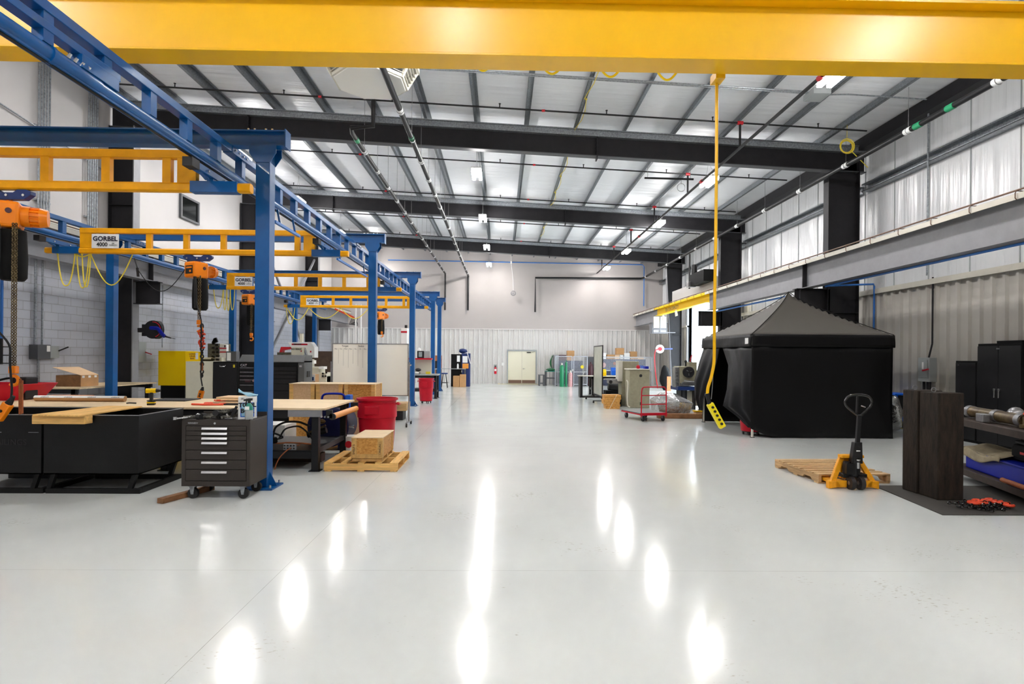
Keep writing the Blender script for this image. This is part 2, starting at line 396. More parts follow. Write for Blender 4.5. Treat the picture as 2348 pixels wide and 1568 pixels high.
# back wall
wb = struct('wall_back', MB().box(XL - 0.3, XR + 0.3, YB + 0.06, YB + 0.25, 0, 9), 'drywall')
def ribbed(y0, y1, z0, z1, pitch=0.305, h=0.05):
    pts = []; y = y0
    while y < y1 - 1e-6:
        for t, d in ((0, 0), (0.10, 0), (0.14, h), (0.20, h), (0.24, 0)):
            if y + t <= y1: pts.append((y + t, d))
        y += pitch
    pts.append((y1, 0)); return pts
def ribbed_panel(axis, base, y0, y1, z0, z1, sgn):
    pts = ribbed(y0, y1, z0, z1); mb = MB(); vs = []
    for t, d in pts:
        for z in (z0, z1):
            vs.append((t, base - sgn * d, z) if axis == 'x' else (base - sgn * d, t, z))
    fs = [(2 * i, 2 * i + 2, 2 * i + 3, 2 * i + 1) for i in range(len(pts) - 1)]
    mb.add(vs, fs)
    if axis == 'x': mb.box(y0, y1, base + 0.001, base + 0.05, z0, z1)
    else: mb.box(base + 0.001, base + 0.04, y0, y1, z0, z1)
    return mb
ribbed_panel('x', YB, XL, 0.34, 0, 3.42, 1).build('ribbed_panel', 'ribbed_back', wb)
ribbed_panel('x', YB, 2.24, XR, 0, 3.42, 1).build('ribbed_panel', 'ribbed_back', wb)
ribbed_panel('x', YB, 0.34, 2.24, 2.16, 3.42, 1).build('ribbed_panel', 'ribbed_back', wb)
MB().box(XL, XR, YB - 0.05, YB + 0.06, 3.42, 3.48).build('cap_trim', 'ribbed_back', wb)
# double door
d = struct('door_1', MB().box(0.42, 1.285, YB - 0.02, YB + 0.03, 0.02, 2.06), 'door_paint')
MB().box(1.295, 2.16, YB - 0.02, YB + 0.03, 0.02, 2.06).build('door_leaf', 'door_paint', d)
f = MB(); f.box(0.34, 0.41, YB - 0.05, YB + 0.05, 0, 2.15); f.box(2.17, 2.24, YB - 0.05, YB + 0.05, 0, 2.15); f.box(0.41, 2.17, YB - 0.05, YB + 0.05, 2.07, 2.15); f.build('door_frame', 'grey_box', d)
MB().box(0.44, 1.27, YB - 0.028, YB - 0.02, 0.04, 0.24).build('kick_plate', 'brown_steel', d)
MB().box(1.31, 2.14, YB - 0.028, YB - 0.02, 0.04, 0.24).build('kick_plate', 'brown_steel', d)
MB().cyl((1.38, YB - 0.07, 0.96), (1.38, YB - 0.02, 0.96), 0.03).bar((1.36, YB - 0.075, 0.96), (1.5, YB - 0.075, 0.96), 0.02, 0.02).build('door_handle', 'chrome', d)
MB().box(1.6, 1.85, YB - 0.09, YB - 0.02, 1.96, 2.02).bar((1.85, YB - 0.06, 1.98), (2.1, YB - 0.12, 2.04), 0.03, 0.015).build('door_closer', 'black', d)
# left wall
wl = struct('wall_left', MB().box(XL - 0.25, XL, YF, YB + 0.2, 0, 4.15), 'block')
MB().box(XL - 0.25, XL - 0.03, YF, YB + 0.2, 4.15, 9).build('upper_panel', 'drywall_left', wl)
w1 = struct('window_1', MB().box(XL - 0.02, XL + 0.0, 19.44, 20.46, 6.32, 6.98), 'glass_dark')
f = MB(); f.box(XL - 0.03, XL + 0.05, 19.36, 19.44, 6.25, 7.05); f.box(XL - 0.03, XL + 0.05, 20.46, 20.54, 6.25, 7.05); f.box(XL - 0.03, XL + 0.05, 19.44, 20.46, 6.25, 6.32); f.box(XL - 0.03, XL + 0.05, 19.44, 20.46, 6.98, 7.05); f.build('window_frame', 'grey_dark', w1)
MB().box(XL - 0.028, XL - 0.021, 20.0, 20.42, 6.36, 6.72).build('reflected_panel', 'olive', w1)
# right wall (big door opening between the last two frames)
OY0, OY1, OZ = 24.3, 31.35, 4.5
wr = struct('wall_right', MB().box(XR + 0.05, XR + 0.2, YF, OY0, 0, 9).box(XR + 0.05, XR + 0.2, OY1, YB + 0.2, 0, 9).box(XR + 0.05, XR + 0.2, OY0, OY1, OZ, 9), 'wall_sheet')
ribbed_panel('y', XR, YF, OY0, 0, 3.5, 1).build('ribbed_panel', 'ribbed', wr)
ribbed_panel('y', XR, OY1, YB, 0, 3.42, 1).build('ribbed_panel', 'ribbed', wr)
MB().box(XR - 0.1, XR + 0.05, YF, OY0, 3.5, 3.63).build('cap_trim', 'beige_steel', wr)
MB().box(XR - 0.1, XR + 0.05, OY1, YB, 3.42, 3.5).build('cap_trim', 'beige_steel', wr)
for gy0, gy1 in ((YF, 15.88), (16.12, 23.8), (24.0, 31.7), (31.95, YB)):
    g = MB(); g.box(XR - 0.2, XR + 0.04, gy0, gy1, 6.38, 6.39); g.box(XR - 0.2, XR + 0.04, gy0, gy1, 6.58, 6.59); g.box(XR - 0.02, XR - 0.01, gy0, gy1, 6.38, 6.59); g.box(XR - 0.2, XR - 0.19, gy0, gy1, 6.38, 6.41); g.box(XR - 0.2, XR - 0.19, gy0, gy1, 6.56, 6.59)
    g.build('girt', 'galv', wr)
y = -1.0
while y < YB:
    if not (OY0 - 0.3 < y < OY1): 
        MB().box(XR + 0.03, XR + 0.05, y, y + 0.02, 3.63, 7.9).build('sheet_seam', 'grey_box', wr)
    else: MB().box(XR + 0.03, XR + 0.05, y, y + 0.02, OZ + 0.5, 7.9).build('sheet_seam', 'grey_box', wr)
    y += 1.22
MB().box(XR - 0.16, XR + 0.04, 16.6, 16.8, 3.63, 6.38).build('wall_stud', 'galv', wr)
f = MB(); f.box(XR - 0.06, XR + 0.25, OY0 - 0.12, OY0, 0, OZ + 0.1); f.box(XR - 0.06, XR + 0.25, OY1, OY1 + 0.12, 0, OZ + 0.1); f.box(XR - 0.06, XR + 0.25, OY0, OY1, OZ, OZ + 0.1); f.build('opening_frame', 'grey_steel', wr)
# back face of the hall behind the camera
struct('wall_front', MB().box(XL - 0.3, XR + 0.3, YF - 0.2, YF, 0, 9), 'drywall')
# yellow floor tape
tp = MB(); tp.box(XR - 0.22, XR - 0.12, 9.0, 24.0, 0.0, 0.004); solo('floor_tape', tp, 'tape_yellow', 'yellow safety tape stripe on floor along right wall', 'tape')
tp = MB(); tp.box(-0.2, 2.3, YB - 0.55, YB - 0.45, 0.0, 0.004); tp.box(-0.2, -0.1, YB - 0.45, YB - 0.1, 0, 0.004); solo('floor_tape', tp, 'tape_yellow', 'yellow tape outline on floor in front of back double door', 'tape')

# ------------------------------------------------------------------ steel frames
def rafter(Y, label):
    t = thing('roof_rafter', label, 'roof beam', (0, Y, 6.8))
    x0, x1 = XL + 0.02, XR - 0.06
    zb = lambda x: zpb(x) - 0.72 - 6.8
    zt = lambda x: zpb(x) - 0.03 - 6.8
    def strip(z0, z1, y0, y1):
        m = MB(); m.add([(x0, y0, z0(x0)), (x1, y0, z0(x1)), (x1, y1, z0(x1)), (x0, y1, z0(x0)), (x0, y0, z1(x0)), (x1, y0, z1(x1)), (x1, y1, z1(x1)), (x0, y1, z1(x0))],
              [(0, 3, 2, 1), (4, 5, 6, 7), (0, 1, 5, 4), (1, 2, 6, 5), (2, 3, 7, 6), (3, 0, 4, 7)]); return m
    strip(lambda x: zb(x) + 0.02, lambda x: zt(x) - 0.15, -0.006, 0.006).build('web', 'dark_steel', t)
    strip(zb, lambda x: zb(x) + 0.02, -0.11, 0.11).build('lower_flange', 'grey_dark', t)  # lighter grey than the web: light from below put into the colour
    strip(lambda x: zt(x) - 0.15, zt, -0.13, 0.13).build('upper_flange', 'galv', t)
    for xs in (2.6, -7.0):
        m = MB(); m.box(xs - 0.015, xs + 0.015, -0.11, 0.11, zb(xs) - 0.08, zt(xs)); 
        for k in range(6):
            zz = zb(xs) + 0.06 + k * 0.11
            m.cyl((xs - 0.035, -0.07, zz), (xs + 0.035, -0.07, zz), 0.014, n=6)
        m.build('splice_plate', 'dark_steel', t)
    # strip of insulation facing over the flange
    m = MB(); m.add([(x0, -0.16, zt(x0) + 0.005), (x1, -0.16, zt(x1) + 0.005), (x1, 0.16, zt(x1) + 0.005), (x0, 0.16, zt(x0) + 0.005), (x0, -0.16, zt(x0) + 0.03), (x1, -0.16, zt(x1) + 0.03), (x1, 0.16, zt(x1) + 0.03), (x0, 0.16, zt(x0) + 0.03)],
              [(0, 3, 2, 1), (4, 5, 6, 7), (0, 1, 5, 4), (1, 2, 6, 5), (2, 3, 7, 6), (3, 0, 4, 7)]); m.build('thermal_strip', 'galv', t)
    return t
rafter(FR[0], 'dark steel roof rafter nearest the yellow crane girder')
rafter(FR[1], 'middle dark steel roof rafter of the three')
rafter(FR[2], 'farthest dark steel roof rafter in front of pale end wall')
def column_r(Y, label):
    t = thing('steel_column', label, 'column', (XR - 0.5, Y, 0)); ox = XR - 0.5
    zt = zpb(XR - 0.5) - 0.75
    a0, a1 = (9.09 if Y < 30 else 9.45) - ox, 9.09 - ox; b = 9.93 - ox
    w = MB(); w.prism([(a0, 0), (b, 0), (b, zt + 0.3), (a1, zt)], 'y', -0.006, 0.006); w.build('web', 'dark_steel', t)
    fl = MB(); fl.T = None
    for y0, y1 in ((-0.13, 0.13),):
        fl.prism([(a0 - 0.02, 0), (a0, 0), (a1, zt), (a1 - 0.02, zt)], 'y', y0, y1)
    fl.build('inner_flange', 'dark_steel' if Y < 30 else 'grey_steel', t)  # far column: paler grey on flange and bracket stands in for daylight
    MB().box(b, b + 0.02, -0.13, 0.13, 0, zt + 0.3).build('outer_flange', 'dark_steel', t)
    MB().box(a0 - 0.05, b, -0.16, 0.16, 0, 0.02).build('base_plate', 'dark_steel', t)
    st = MB(); st.box(a0 + 0.05, b, -0.12, 0.12, 3.0, 3.02); st.build('stiffener', 'dark_steel', t)
    # bracket carrying the crane runway
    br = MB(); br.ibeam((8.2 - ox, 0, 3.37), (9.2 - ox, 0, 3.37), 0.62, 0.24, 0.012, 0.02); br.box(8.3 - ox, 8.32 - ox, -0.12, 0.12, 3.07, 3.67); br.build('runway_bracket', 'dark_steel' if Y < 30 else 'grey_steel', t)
    return t
column_r(FR[0], 'black steel column of right wall nearest camera, behind tent')
column_r(FR[1], 'second black steel column of right wall beside bright door')
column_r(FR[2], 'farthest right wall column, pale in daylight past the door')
def column_l(Y, label):
    t = thing('steel_column', label, 'column', (XL + 0.35, Y, 0)); zt = zpb(XL) - 0.7
    MB().box(-0.33, 0.32, -0.006, 0.006, 0, zt).build('web', 'dark_steel', t)
    MB().box(0.32, 0.345, -0.14, 0.14, 0, zt).build('inner_flange', 'grey_steel', t)  # lighter grey than the web stands in for light on this face
    MB().box(-0.34, -0.33, -0.14, 0.14, 0, zt).build('outer_flange', 'dark_steel', t)
    MB().box(-0.35, 0.40, -0.18, 0.18, 0, 0.02).build('base_plate', 'dark_steel', t)
    for zz in (5.05, 5.75, 6.35):
        MB().box(-0.33, 0.32, -0.13, 0.13, zz, zz + 0.015).build('stiffener', 'dark_steel', t)
    MB().ibeam((0.345, 0, 3.37), (1.0, 0, 3.37), 0.62, 0.24, 0.012, 0.02).build('runway_bracket', 'dark_steel', t)
    return t
column_l(FR[0], 'dark steel column of left wall carrying the hose reel')
column_l(FR[1], 'dark steel column of left wall half hidden by nearest blue post')
column_l(FR[2], 'farthest dark steel column of left wall')
# X-bracing on the left wall
def brace(y0, z0, y1, z1, label):
    solo('brace_rod', MB().bar((XL + 0.5, y0, z0), (XL + 0.5, y1, z1), 0.09, 0.09), 'grey_steel', label, 'brace', bevel=0.005)
brace(24.1, 0.4, 31.6, 6.9, 'grey diagonal wall brace rising toward the back of hall')
solo('brace_rod', MB().bar((XL + 0.62, 24.1, 6.9), (XL + 0.62, 31.6, 0.4), 0.09, 0.09), 'grey_steel', 'grey diagonal wall brace falling toward the back of hall', 'brace', bevel=0.005)
# ------------------------------------------------------------------ crane runways
def runway_piece(x, y0, y1, z0, z1, m, label, side, writing=False):
    t = thing('runway_girder', label, 'girder', (x, (y0 + y1) / 2, z0)); o = (x, (y0 + y1) / 2, z0)
    MB(o).box(x - 0.01, x + 0.01, y0, y1, z0 + 0.02, z1 - 0.02).build('web', m, t)
    MB(o).box(x - 0.14, x + 0.14, y0, y1, z0, z0 + 0.02).build('lower_flange', m, t)
    MB(o).box(x - 0.2, x + 0.2, y0, y1, z1 - 0.02, z1).build('upper_flange', m, t)
    s = -side
    MB(o).box(x + s * 0.2 - 0.01, x + s * 0.2 + 0.01, y0, y1, z1 - 0.1, z1 - 0.001).build('channel_lip', 'beige_steel' if m != 'runway_yellow' else m, t)
    yy = math.ceil(y0 / 0.92) * 0.92
    while yy < y1 and side > 0:
        xx = x + s * 0.235
        MB(o).tube([(x + s * 0.1, yy, z1 + 0.035), (xx - s * 0.02, yy, z1 + 0.035), (xx, yy, z1), (xx, yy, z1 - 0.08), (xx - s * 0.03, yy, z1 - 0.105)], 0.008, 5).build('rail_clip', 'brown_steel', t)
        yy += 0.92
    MB(o).box(x - 0.03, x + 0.03, y0, y1, z1, z1 + 0.06).build('crane_rail', 'steel', t)
    MB(o).cyl((x + s * 0.2, y0, z1 + 0.05), (x + s * 0.2, y1, z1 + 0.05), 0.016, n=8).build('conductor_bar', 'brown_steel', t)
    ys = [q for q in (FR[0],) if y0 < q < y1]
    for q in ys:
        MB(o).box(x - 0.13, x + 0.13, q - 0.015, q + 0.015, z0 + 0.02, z1 - 0.02).build('stiffener', 'dark_steel', t)
    if writing:
        text('runway_lettering', 'TEN TON CAPACITY', 0.24, 'brown_steel', t, (s * 0.011, 1.3, 0.18), (PI / 2, 0, -PI / 2), xs=1.0, bold=0.004)
    return t
runway_piece(8.55, -6.5, 23.55, 3.69, 4.43, 'grey_steel', 'long grey crane runway girder along right wall above black tent', 1)
runway_piece(8.55, 23.57, 31.5, 4.02, 4.43, 'runway_yellow', 'yellow section of crane runway over bright doorway', 1, True)
runway_piece(8.55, 31.52, YB, 3.69, 4.43, 'grey_steel', 'short grey runway girder end at back right corner', 1)
runway_piece(-9.72, -6.5, YB, 3.69, 4.43, 'grey_steel', 'grey crane runway girder along left block wall', -1)
# ledge panel seen above left runway
solo('cable_tray', MB().box(-10.3, -10.1, 4, 22, 4.55, 4.75), 'offwhite', 'long pale cable tray above left crane runway', 'cable tray', bevel=0.01)
# ------------------------------------------------------------------ big yellow bridge girder
t = thing('bridge_crane_girder', 'huge glossy yellow bridge crane girder spanning top of view', 'crane', (0, 5.88, 4.7)); o = (0, 5.88, 4.7)
MB(o).box(-9.9, 8.75, 5.79, 5.97, 4.725, 5.27).build('box_web', 'crane_yellow', t, bevel=0.004)
MB(o).box(-9.9, 8.75, 5.73, 6.03, 4.7, 4.725).build('lower_flange', 'crane_yellow', t, bevel=0.004)
MB(o).box(-9.9, 8.75, 5.66, 6.10, 5.27, 5.30).build('upper_flange', 'crane_yellow', t, bevel=0.004)
for xx in (-9.72, 8.55):
    MB(o).box(xx - 0.12, xx + 0.12, 4.6, 7.2, 4.5, 4.72).build('end_truck', 'crane_yellow', t, bevel=0.01)
# festoon loops behind it
for k, (xa, xb, lab) in enumerate(((1088, 1128, 'leftmost yellow cable loop under the big yellow girder'), (1240, 1292, 'second yellow cable loop under the big yellow girder'), (1372, 1428, 'third yellow cable loop under the big yellow girder'), (1500, 1560, 'rightmost yellow cable loop under the big yellow girder'))):
    a = A(xa, 130, 6.2); b = A(xb, 130, 6.2); zb = A(xa, 162 + 7 * k, 6.2).z; za = 4.86
    pts = [a.lerp(b, i / 14) for i in range(15)]
    pts = [Vector((p_.x, 6.2, za - (za - zb) * math.sin(PI * i / 14))) for i, p_ in enumerate(pts)]
    solo('festoon_loop', MB().tube(pts, 0.013, 6), 'safety_yellow', lab, 'cable', 'festoon cable under yellow girder', smooth=True)
# pendant control
pp = [A(1643, 165, 6.15), A(1643, 350, 6.15), A(1641, 560, 6.15), A(1638, 720, 6.15), A(1638, 830, 6.15), A(1631, 865, 6.15), A(1623, 888, 6.15), A(1622, 905, 6.15)]
o = A(1650, 983, 6.15); t = thing('crane_pendant', 'yellow crane push-button pendant hanging on long yellow cable', 'crane control', o)
sm = []
for i in range(len(pp) - 1):
    for k in range(6): sm.append(pp[i].lerp(pp[i + 1], k / 6))
sm.append(pp[-1])
for _ in range(3): sm = [sm[0]] + [(sm[i - 1] + sm[i] * 2 + sm[i + 1]) / 4 for i in range(1, len(sm) - 1)] + [sm[-1]]
MB(o).tube(sm, 0.017, 8).build('cable', 'crane_yellow', t, smooth=True)
MB(o).tube([A(1648, 165, 6.16), A(1644, 560, 6.16), A(1639, 700, 6.16), A(1634, 880, 6.16), A(1631, 915, 6.16)], 0.004, 5).build('strain_wire', 'steel', t)
MB(o).box(sm[0].x - 0.05, sm[0].x + 0.05, 6.03, 6.2, 4.66, 4.75).build('cable_trolley', 'crane_yellow', t)
MB(o).cyl(A(1621, 902, 6.15), A(1627, 926, 6.15), 0.024, 0.02).build('cable_gland', 'black', t, smooth=True)
a, b = A(1627, 925, 6.15), A(1657, 980, 6.15)
MB(o).bar(a, b, 0.07, 0.062, (0, 1, 0)).build('housing', 'safety_yellow', t, bevel=0.01)
for k in range(5):
    c = a.lerp(b, 0.15 + k * 0.17); MB(o).cyl(c + Vector((0, -0.03, 0)), c + Vector((0, -0.045, 0)), 0.014, n=10).build('push_button', 'ink_black', t)
# ------------------------------------------------------------------ ceiling lights
def make_light(label):
    t = thing('ceiling_light', label, 'ceiling light', (0, 0, 0))
    f = MB(); f.box(-0.15, 0.15, -0.45, 0.45, 0.0, 0.035); f.box(-0.03, 0.03, -0.3, 0.3, 0.045, 0.09); f.build('housing', 'white', t, bevel=0.005)
    for s in (-1, 1):
        MB().box(s * 0.10 - 0.045, s * 0.10 + 0.045, -0.42, 0.42, -0.10, -0.001).build('diffuser', 'lamp_glow', t)
        MB().tube([(0, s * 0.5, 0.05), (0, s * 0.15, 0.35), (0, 0, 0.9)], 0.004, 4).build('hanging_wire', 'steel', t)
    return t
L0 = None
order = {0: 'nearest', 1: 'second', 2: 'third', 3: 'fourth', 4: 'fifth', 5: 'farthest'}
def put_light(x, y, z, lab):
    global L0
    if L0 is None:
        L0 = make_light(lab); L0.location = (x, y, z)
        L0['group'] = 'twin panel high bay lights'
    else: tree_copy(L0, (x, y, z), None, lab)
mid_names = {17.5: 'just past first rafter', 23.1: 'just before second rafter', 29.2: 'just before third rafter', 35.0: 'in front of the end wall', 11.2: 'behind yellow girder', 2.0: 'overhead near camera', -4.2: 'behind the camera'}
for Y in (2.0, 11.2, 17.5, 23.1, 29.2, 35.0, -4.2):
    put_light(-0.8, 10.3 if Y == 11.2 else Y - 0.3 * (Y > 30), 7.28, 'twin-panel ceiling light of middle row, ' + mid_names[Y])
for Y in (2.0, 11.2, 17.5, 23.1, 29.2, 35.0, -4.2):
    put_light(6.3, 10.8 if Y == 11.2 else Y - 0.3 * (Y > 30), 7.15, 'twin-panel ceiling light of right row, ' + mid_names[Y])
for Y in (2.0, 11.2, 17.5, 22.4, 28.2, 35.0, -4.2):
    put_light(-7.9, 10.3 if Y == 11.2 else Y - 0.3 * (Y > 30), 7.72, 'twin-panel ceiling light of left row, ' + {22.4: 'just before second rafter', 28.2: 'beyond second blue post', 17.5: 'hidden behind nearest blue post'}.get(Y, mid_names.get(Y, '')))
# ------------------------------------------------------------------ overhead pipes
def insulated(pts, r, label, bands, zrod=True):
    o = pts[0]; t = thing('insulated_pipe', label, 'pipe', o)
    MB(o).tube(pts, r, 12).build('pipe_run', 'black', t, smooth=True)
    for (Y, kind) in bands:
        for i in range(len(pts) - 1):
            a, b = Vector(pts[i]), Vector(pts[i + 1])
            if min(a.y, b.y) < Y < max(a.y, b.y):
                k = (Y - a.y) / (b.y - a.y); c = a.lerp(b, k)
                MB(o).cyl(c - Vector((0, 0.1, 0)), c + Vector((0, 0.1, 0)), r + 0.006, n=12).build('pipe_label', kind, t, smooth=True)
                if kind == 'label_white' and zrod:
                    m = MB(o); m.ring(c, r + 0.012, 0.006, 'y', 12, 5); m.cyl(c + Vector((0, 0, r)), (c.x, c.y, zpb(c.x)), 0.005, n=5); m.build('hanger_rod', 'steel', t)
    return t
def bands(y0, y1, st, green=()):
    b = []; y = y0
    while y < y1: b.append((y, 'label_white')); y += st
    return b + [(g, 'label_green') for g in green]
insulated([Vector((-2.15, 5.0, 6.8)), Vector((-2.15, YB - 0.1, 6.8)), Vector((-2.15, YB - 0.08, 6.7)), Vector((-2.15, YB - 0.06, 4.62))], 0.06, 'black insulated pipe with white bands passing hexagonal heater', bands(12.0, 36, 1.55, (13.5,)))
insulated([Vector((-3.0, 13.3, 7.6)), Vector((-3.0, 13.3, 6.98)), Vector((-3.5, 13.3, 6.93)), Vector((-3.55, 13.6, 6.92)), Vector((-3.6, YB - 0.1, 6.92)), Vector((-3.6, YB - 0.06, 6.8)), Vector((-3.6, YB - 0.06, 4.62))], 0.055, 'black insulated pipe with elbow starting above nearest rafter', bands(14.8, 36, 1.55, (14.0,)))
insulated([Vector((8.9, 3.0, 6.75)), Vector((8.9, YB - 0.4, 6.75)), Vector((8.8, YB - 0.12, 6.75)), Vector((2.1, YB - 0.12, 6.72)), Vector((2.1, YB - 0.12, 4.55))], 0.062, 'black insulated pipe along right eave turning down end wall', bands(10.2, 36, 2.3, (11.3, 12.2)))
# sprinkler system
t = thing('sprinkler_main', 'dark red and black sprinkler main running along hall right of centre', 'pipe', (6.0, 20, 7.05)); o = (6.0, 20, 7.05)
MB(o).cyl((6.0, 4, 7.05), (6.0, YB - 0.1, 7.05), 0.038, n=10).build('main_pipe', 'black', t, smooth=True)
for Y in (10.8, 17.3, 25.2):
    MB(o).cyl((6.0, Y - 0.07, 7.05), (6.0, Y + 0.07, 7.05), 0.055, n=10).build('red_coupling', 'bright_red', t, smooth=True)
BR = (10.4, 14.5, 18.6, 22.7, 26.8, 30.9, 34.6)
for k, Y in enumerate(BR):
    x0, x1 = -9.6, 9.25; z0, z1 = zpb(x0) - 0.16, zpb(x1) - 0.16
    lab = ('thin black sprinkler branch pipe crossing ceiling, ' + ('hidden above yellow girder', 'nearest visible before first rafter', 'just past first rafter', 'just before second rafter', 'between second rafter and third light', 'just before third rafter', 'beside end wall')[k])
    t = thing('sprinkler_branch', lab, 'pipe', (0, Y, 7.9), group='sprinkler branch pipes under roof'); o = (0, Y, 7.9)
    MB(o).cyl((x0, Y, z0), (x1, Y, z1), 0.022, n=8).build('branch_pipe', 'black', t, smooth=True)
    for q in range(7):
        xx = -8.2 + q * 2.7; zz = zpb(xx) - 0.16
        MB(o).cyl((xx, Y, zz), (xx, Y, zz + 0.1), 0.014, n=6).cyl((xx, Y, zz + 0.1), (xx, Y, zz + 0.11), 0.03, n=8).build('sprinkler_head', 'dark_steel', t)
    for xx in (-4.6, 1.0):
        MB(o).cyl((xx - 0.04, Y, zpb(xx) - 0.16), (xx + 0.04, Y, zpb(xx) - 0.16), 0.032, n=8).build('red_coupling', 'bright_red', t)
    MB(o).cyl((6.0, Y, 7.09), (6.0, Y, zpb(6) - 0.16), 0.03, n=8).build('riser', 'black', t, smooth=True)
    MB(o).cyl((5.93, Y, zpb(6) - 0.16), (6.07, Y, zpb(6) - 0.16), 0.05, n=8).build('red_coupling', 'bright_red', t)
# conduit across
Yc = 12.9
m = MB(); m.tube([(-9.5, Yc, zpb(-9.5) - 0.05), (6.9, Yc, zpb(6.9) - 0.05)], 0.02, 8); m.tube([(-9.5, Yc + 0.08, zpb(-9.5) - 0.05), (6.9, Yc + 0.08, zpb(6.9) - 0.05)], 0.014, 8); m.tube([(7.3, Yc, zpb(7.3) - 0.09), (7.8, Yc, zpb(7.8) - 0.05), (9.6, Yc, zpb(9.6) - 0.05)], 0.016, 8)
solo('electrical_conduit', m, 'galv', 'galvanised conduit pair crossing ceiling in front of first rafter', 'conduit', smooth=True)
solo('junction_box', MB().box(6.9, 7.3, Yc - 0.2, Yc + 0.25, zpb(7.1) - 0.16, zpb(7.1) - 0.02), 'grey_box', 'grey junction box on ceiling conduit right of yellow pendant cable', 'junction box', bevel=0.008)
# hexagonal evaporative unit
cx, cy, cz = -2.62, 11.35, 7.05
t = thing('ceiling_heater', 'large white octagonal louvred air unit hanging under roof', 'air unit', (cx, cy, cz)); 
def octo(r, a0=PI / 8, n=8): return [(r * math.cos(a0 + i * 2 * PI / n), r * math.sin(a0 + i * 2 * PI / n)) for i in range(n)]
MB().prism(octo(0.70), 'z', -0.03, 0.0).build('bottom_panel', 'white_gloss', t, bevel=0.008)
MB().prism(octo(0.98), 'z', 0.42, 0.46).build('top_panel', 'white_gloss', t)
MB().prism(octo(0.50), 'z', 0.46, 0.95).build('roof_duct', 'white', t)
lo8, hi8 = octo(0.72), octo(0.96)
for i in range(8):
    k = (i + 1) % 8; fr = MB(); a, b = Vector(lo8[i] + (0,)), Vector(lo8[k] + (0,)); a2, b2 = Vector(hi8[i] + (0.42,)), Vector(hi8[k] + (0.42,)); n_ = (a + b).normalized()
    fr.bar(a, a2, 0.05, 0.05); fr.bar(a + Vector((0, 0, 0.02)), b + Vector((0, 0, 0.02)), 0.04, 0.06); fr.bar(a2 - Vector((0, 0, 0.03)), b2 - Vector((0, 0, 0.03)), 0.04, 0.06)
    for q in range(1, 6):
        s_ = q / 6; fr.bar(a.lerp(a2, s_), b.lerp(b2, s_), 0.045, 0.01, (n_.x * 0.6, n_.y * 0.6, 1.0))
    fr.build('louvre_panel', 'offwhite', t)
MB().prism(octo(0.62), 'z', 0.0, 0.42).build('inner_core', 'grey_dark', t)  # dark colour stands in for shade in the gaps between louvres
solo('ceiling_vent', MB().box(-4.55, -3.75, 11.9, 12.5, zpb(-4) - 0.1, zpb(-4) + 0.18), 'matte_black', 'black square duct opening in roof left of white air unit', 'vent')
# yellow cord coil by right rafter end
c = A(1942, 336, 14.6)
m = MB(); m.ring(c, 0.17, 0.012, 'y', 24, 6); m.ring(c + Vector((0.01, 0.03, 0.01)), 0.15, 0.012, 'y', 24, 6); m.ring(c + Vector((-0.01, -0.03, 0)), 0.19, 0.01, 'y', 24, 6); m.tube([c + Vector((0.1, 0, -0.1)), A(1968, 362, 14.6), A(1990, 384, 14.6)], 0.011, 6); m.tube([c + Vector((0, 0, 0.17)), (c.x, c.y, zpb(c.x))], 0.006, 5)
solo('coiled_cord', m, 'cord_yellow', 'coil of yellow cord hanging at right end of nearest rafter', 'cord', smooth=True)
# yellow rope looped along a purlin
m = MB(); Y = 8.0
while Y < 30:
    x = 2.01
    pts = [(x + 0.05 * math.sin(k * 1.3), Y + k * 0.5, zpb(x) - 0.03 - 0.10 * math.sin(PI * k / 4)) for k in range(5)]
    m.tube(pts, 0.010, 5); m.ball(pts[0], 0.03, 6); Y += 2.0
solo('yellow_rope', m, 'cord_yellow', 'thin yellow lead looped along one roof purlin near centre', 'cord', smooth=True)
m = MB(); x = 5.0
for k in range(9):
    xa = -6.0 + k * 1.37; m.tube([(xa + 1.37 * q / 6, 10.6 + 0.2 * (k % 2), zpb(xa + 1.37 * q / 6) - 0.03 - 0.12 * math.sin(PI * q / 6)) for q in range(7)], 0.008, 5)
solo('yellow_rope', m, 'cord_yellow', 'thin yellow lead strung across purlins just behind big girder', 'cord', smooth=True)
# hanging black pipe with hoop
t = thing('hanging_pipe_hanger', 'short black horizontal pipe with wire hoop near right lights', 'pipe', A(1535, 410, 17.0)); o = t.location.copy()
MB(o).cyl(A(1478, 408, 17), A(1590, 411, 17), 0.03, n=8).build('cross_pipe', 'black', t, smooth=True)
MB(o).ring(A(1562, 430, 17), 0.12, 0.008, 'y', 16, 5).cyl(A(1562, 408, 17), A(1562, 422, 17), 0.008, n=5).build('wire_hoop', 'steel', t)
MB(o).cyl(A(1485, 408, 17), (A(1485, 408, 17).x, 17, zpb(5) - 0.0), 0.006, n=5).cyl(A(1583, 410, 17), (A(1583, 410, 17).x, 17, zpb(6)), 0.006, n=5).build('hanger_rod', 'steel', t)
# blue air line along the back wall
m = MB(); m.tube([(-7.2, YB - 0.1, 7.74), (8.9, YB - 0.1, 7.62), (9.0, YB - 0.1, 7.5), (9.0, YB - 0.1, 5.0)], 0.03, 8)
solo('air_pipe', m, 'air_blue', 'thin blue compressed-air pipe along top of end wall', 'pipe', smooth=True)
m = MB(); m.tube([(8.62, 1, 3.655), (8.62, 15.2, 3.655), (8.8, 15.45, 3.70), (10.08, 15.45, 3.76), (10.1, 15.45, 3.70), (10.1, 15.45, 0.6)], 0.025, 8)
solo('air_pipe', m, 'air_blue', 'blue compressed-air pipe bending down ribbed right wall behind tent', 'pipe', smooth=True)
solo('air_pipe', MB().tube([(8.7, 17.2, 3.62), (8.7, 23.2, 3.62)], 0.03, 8), 'air_blue', 'straight blue air pipe under right runway above tent roof', 'pipe', smooth=True)
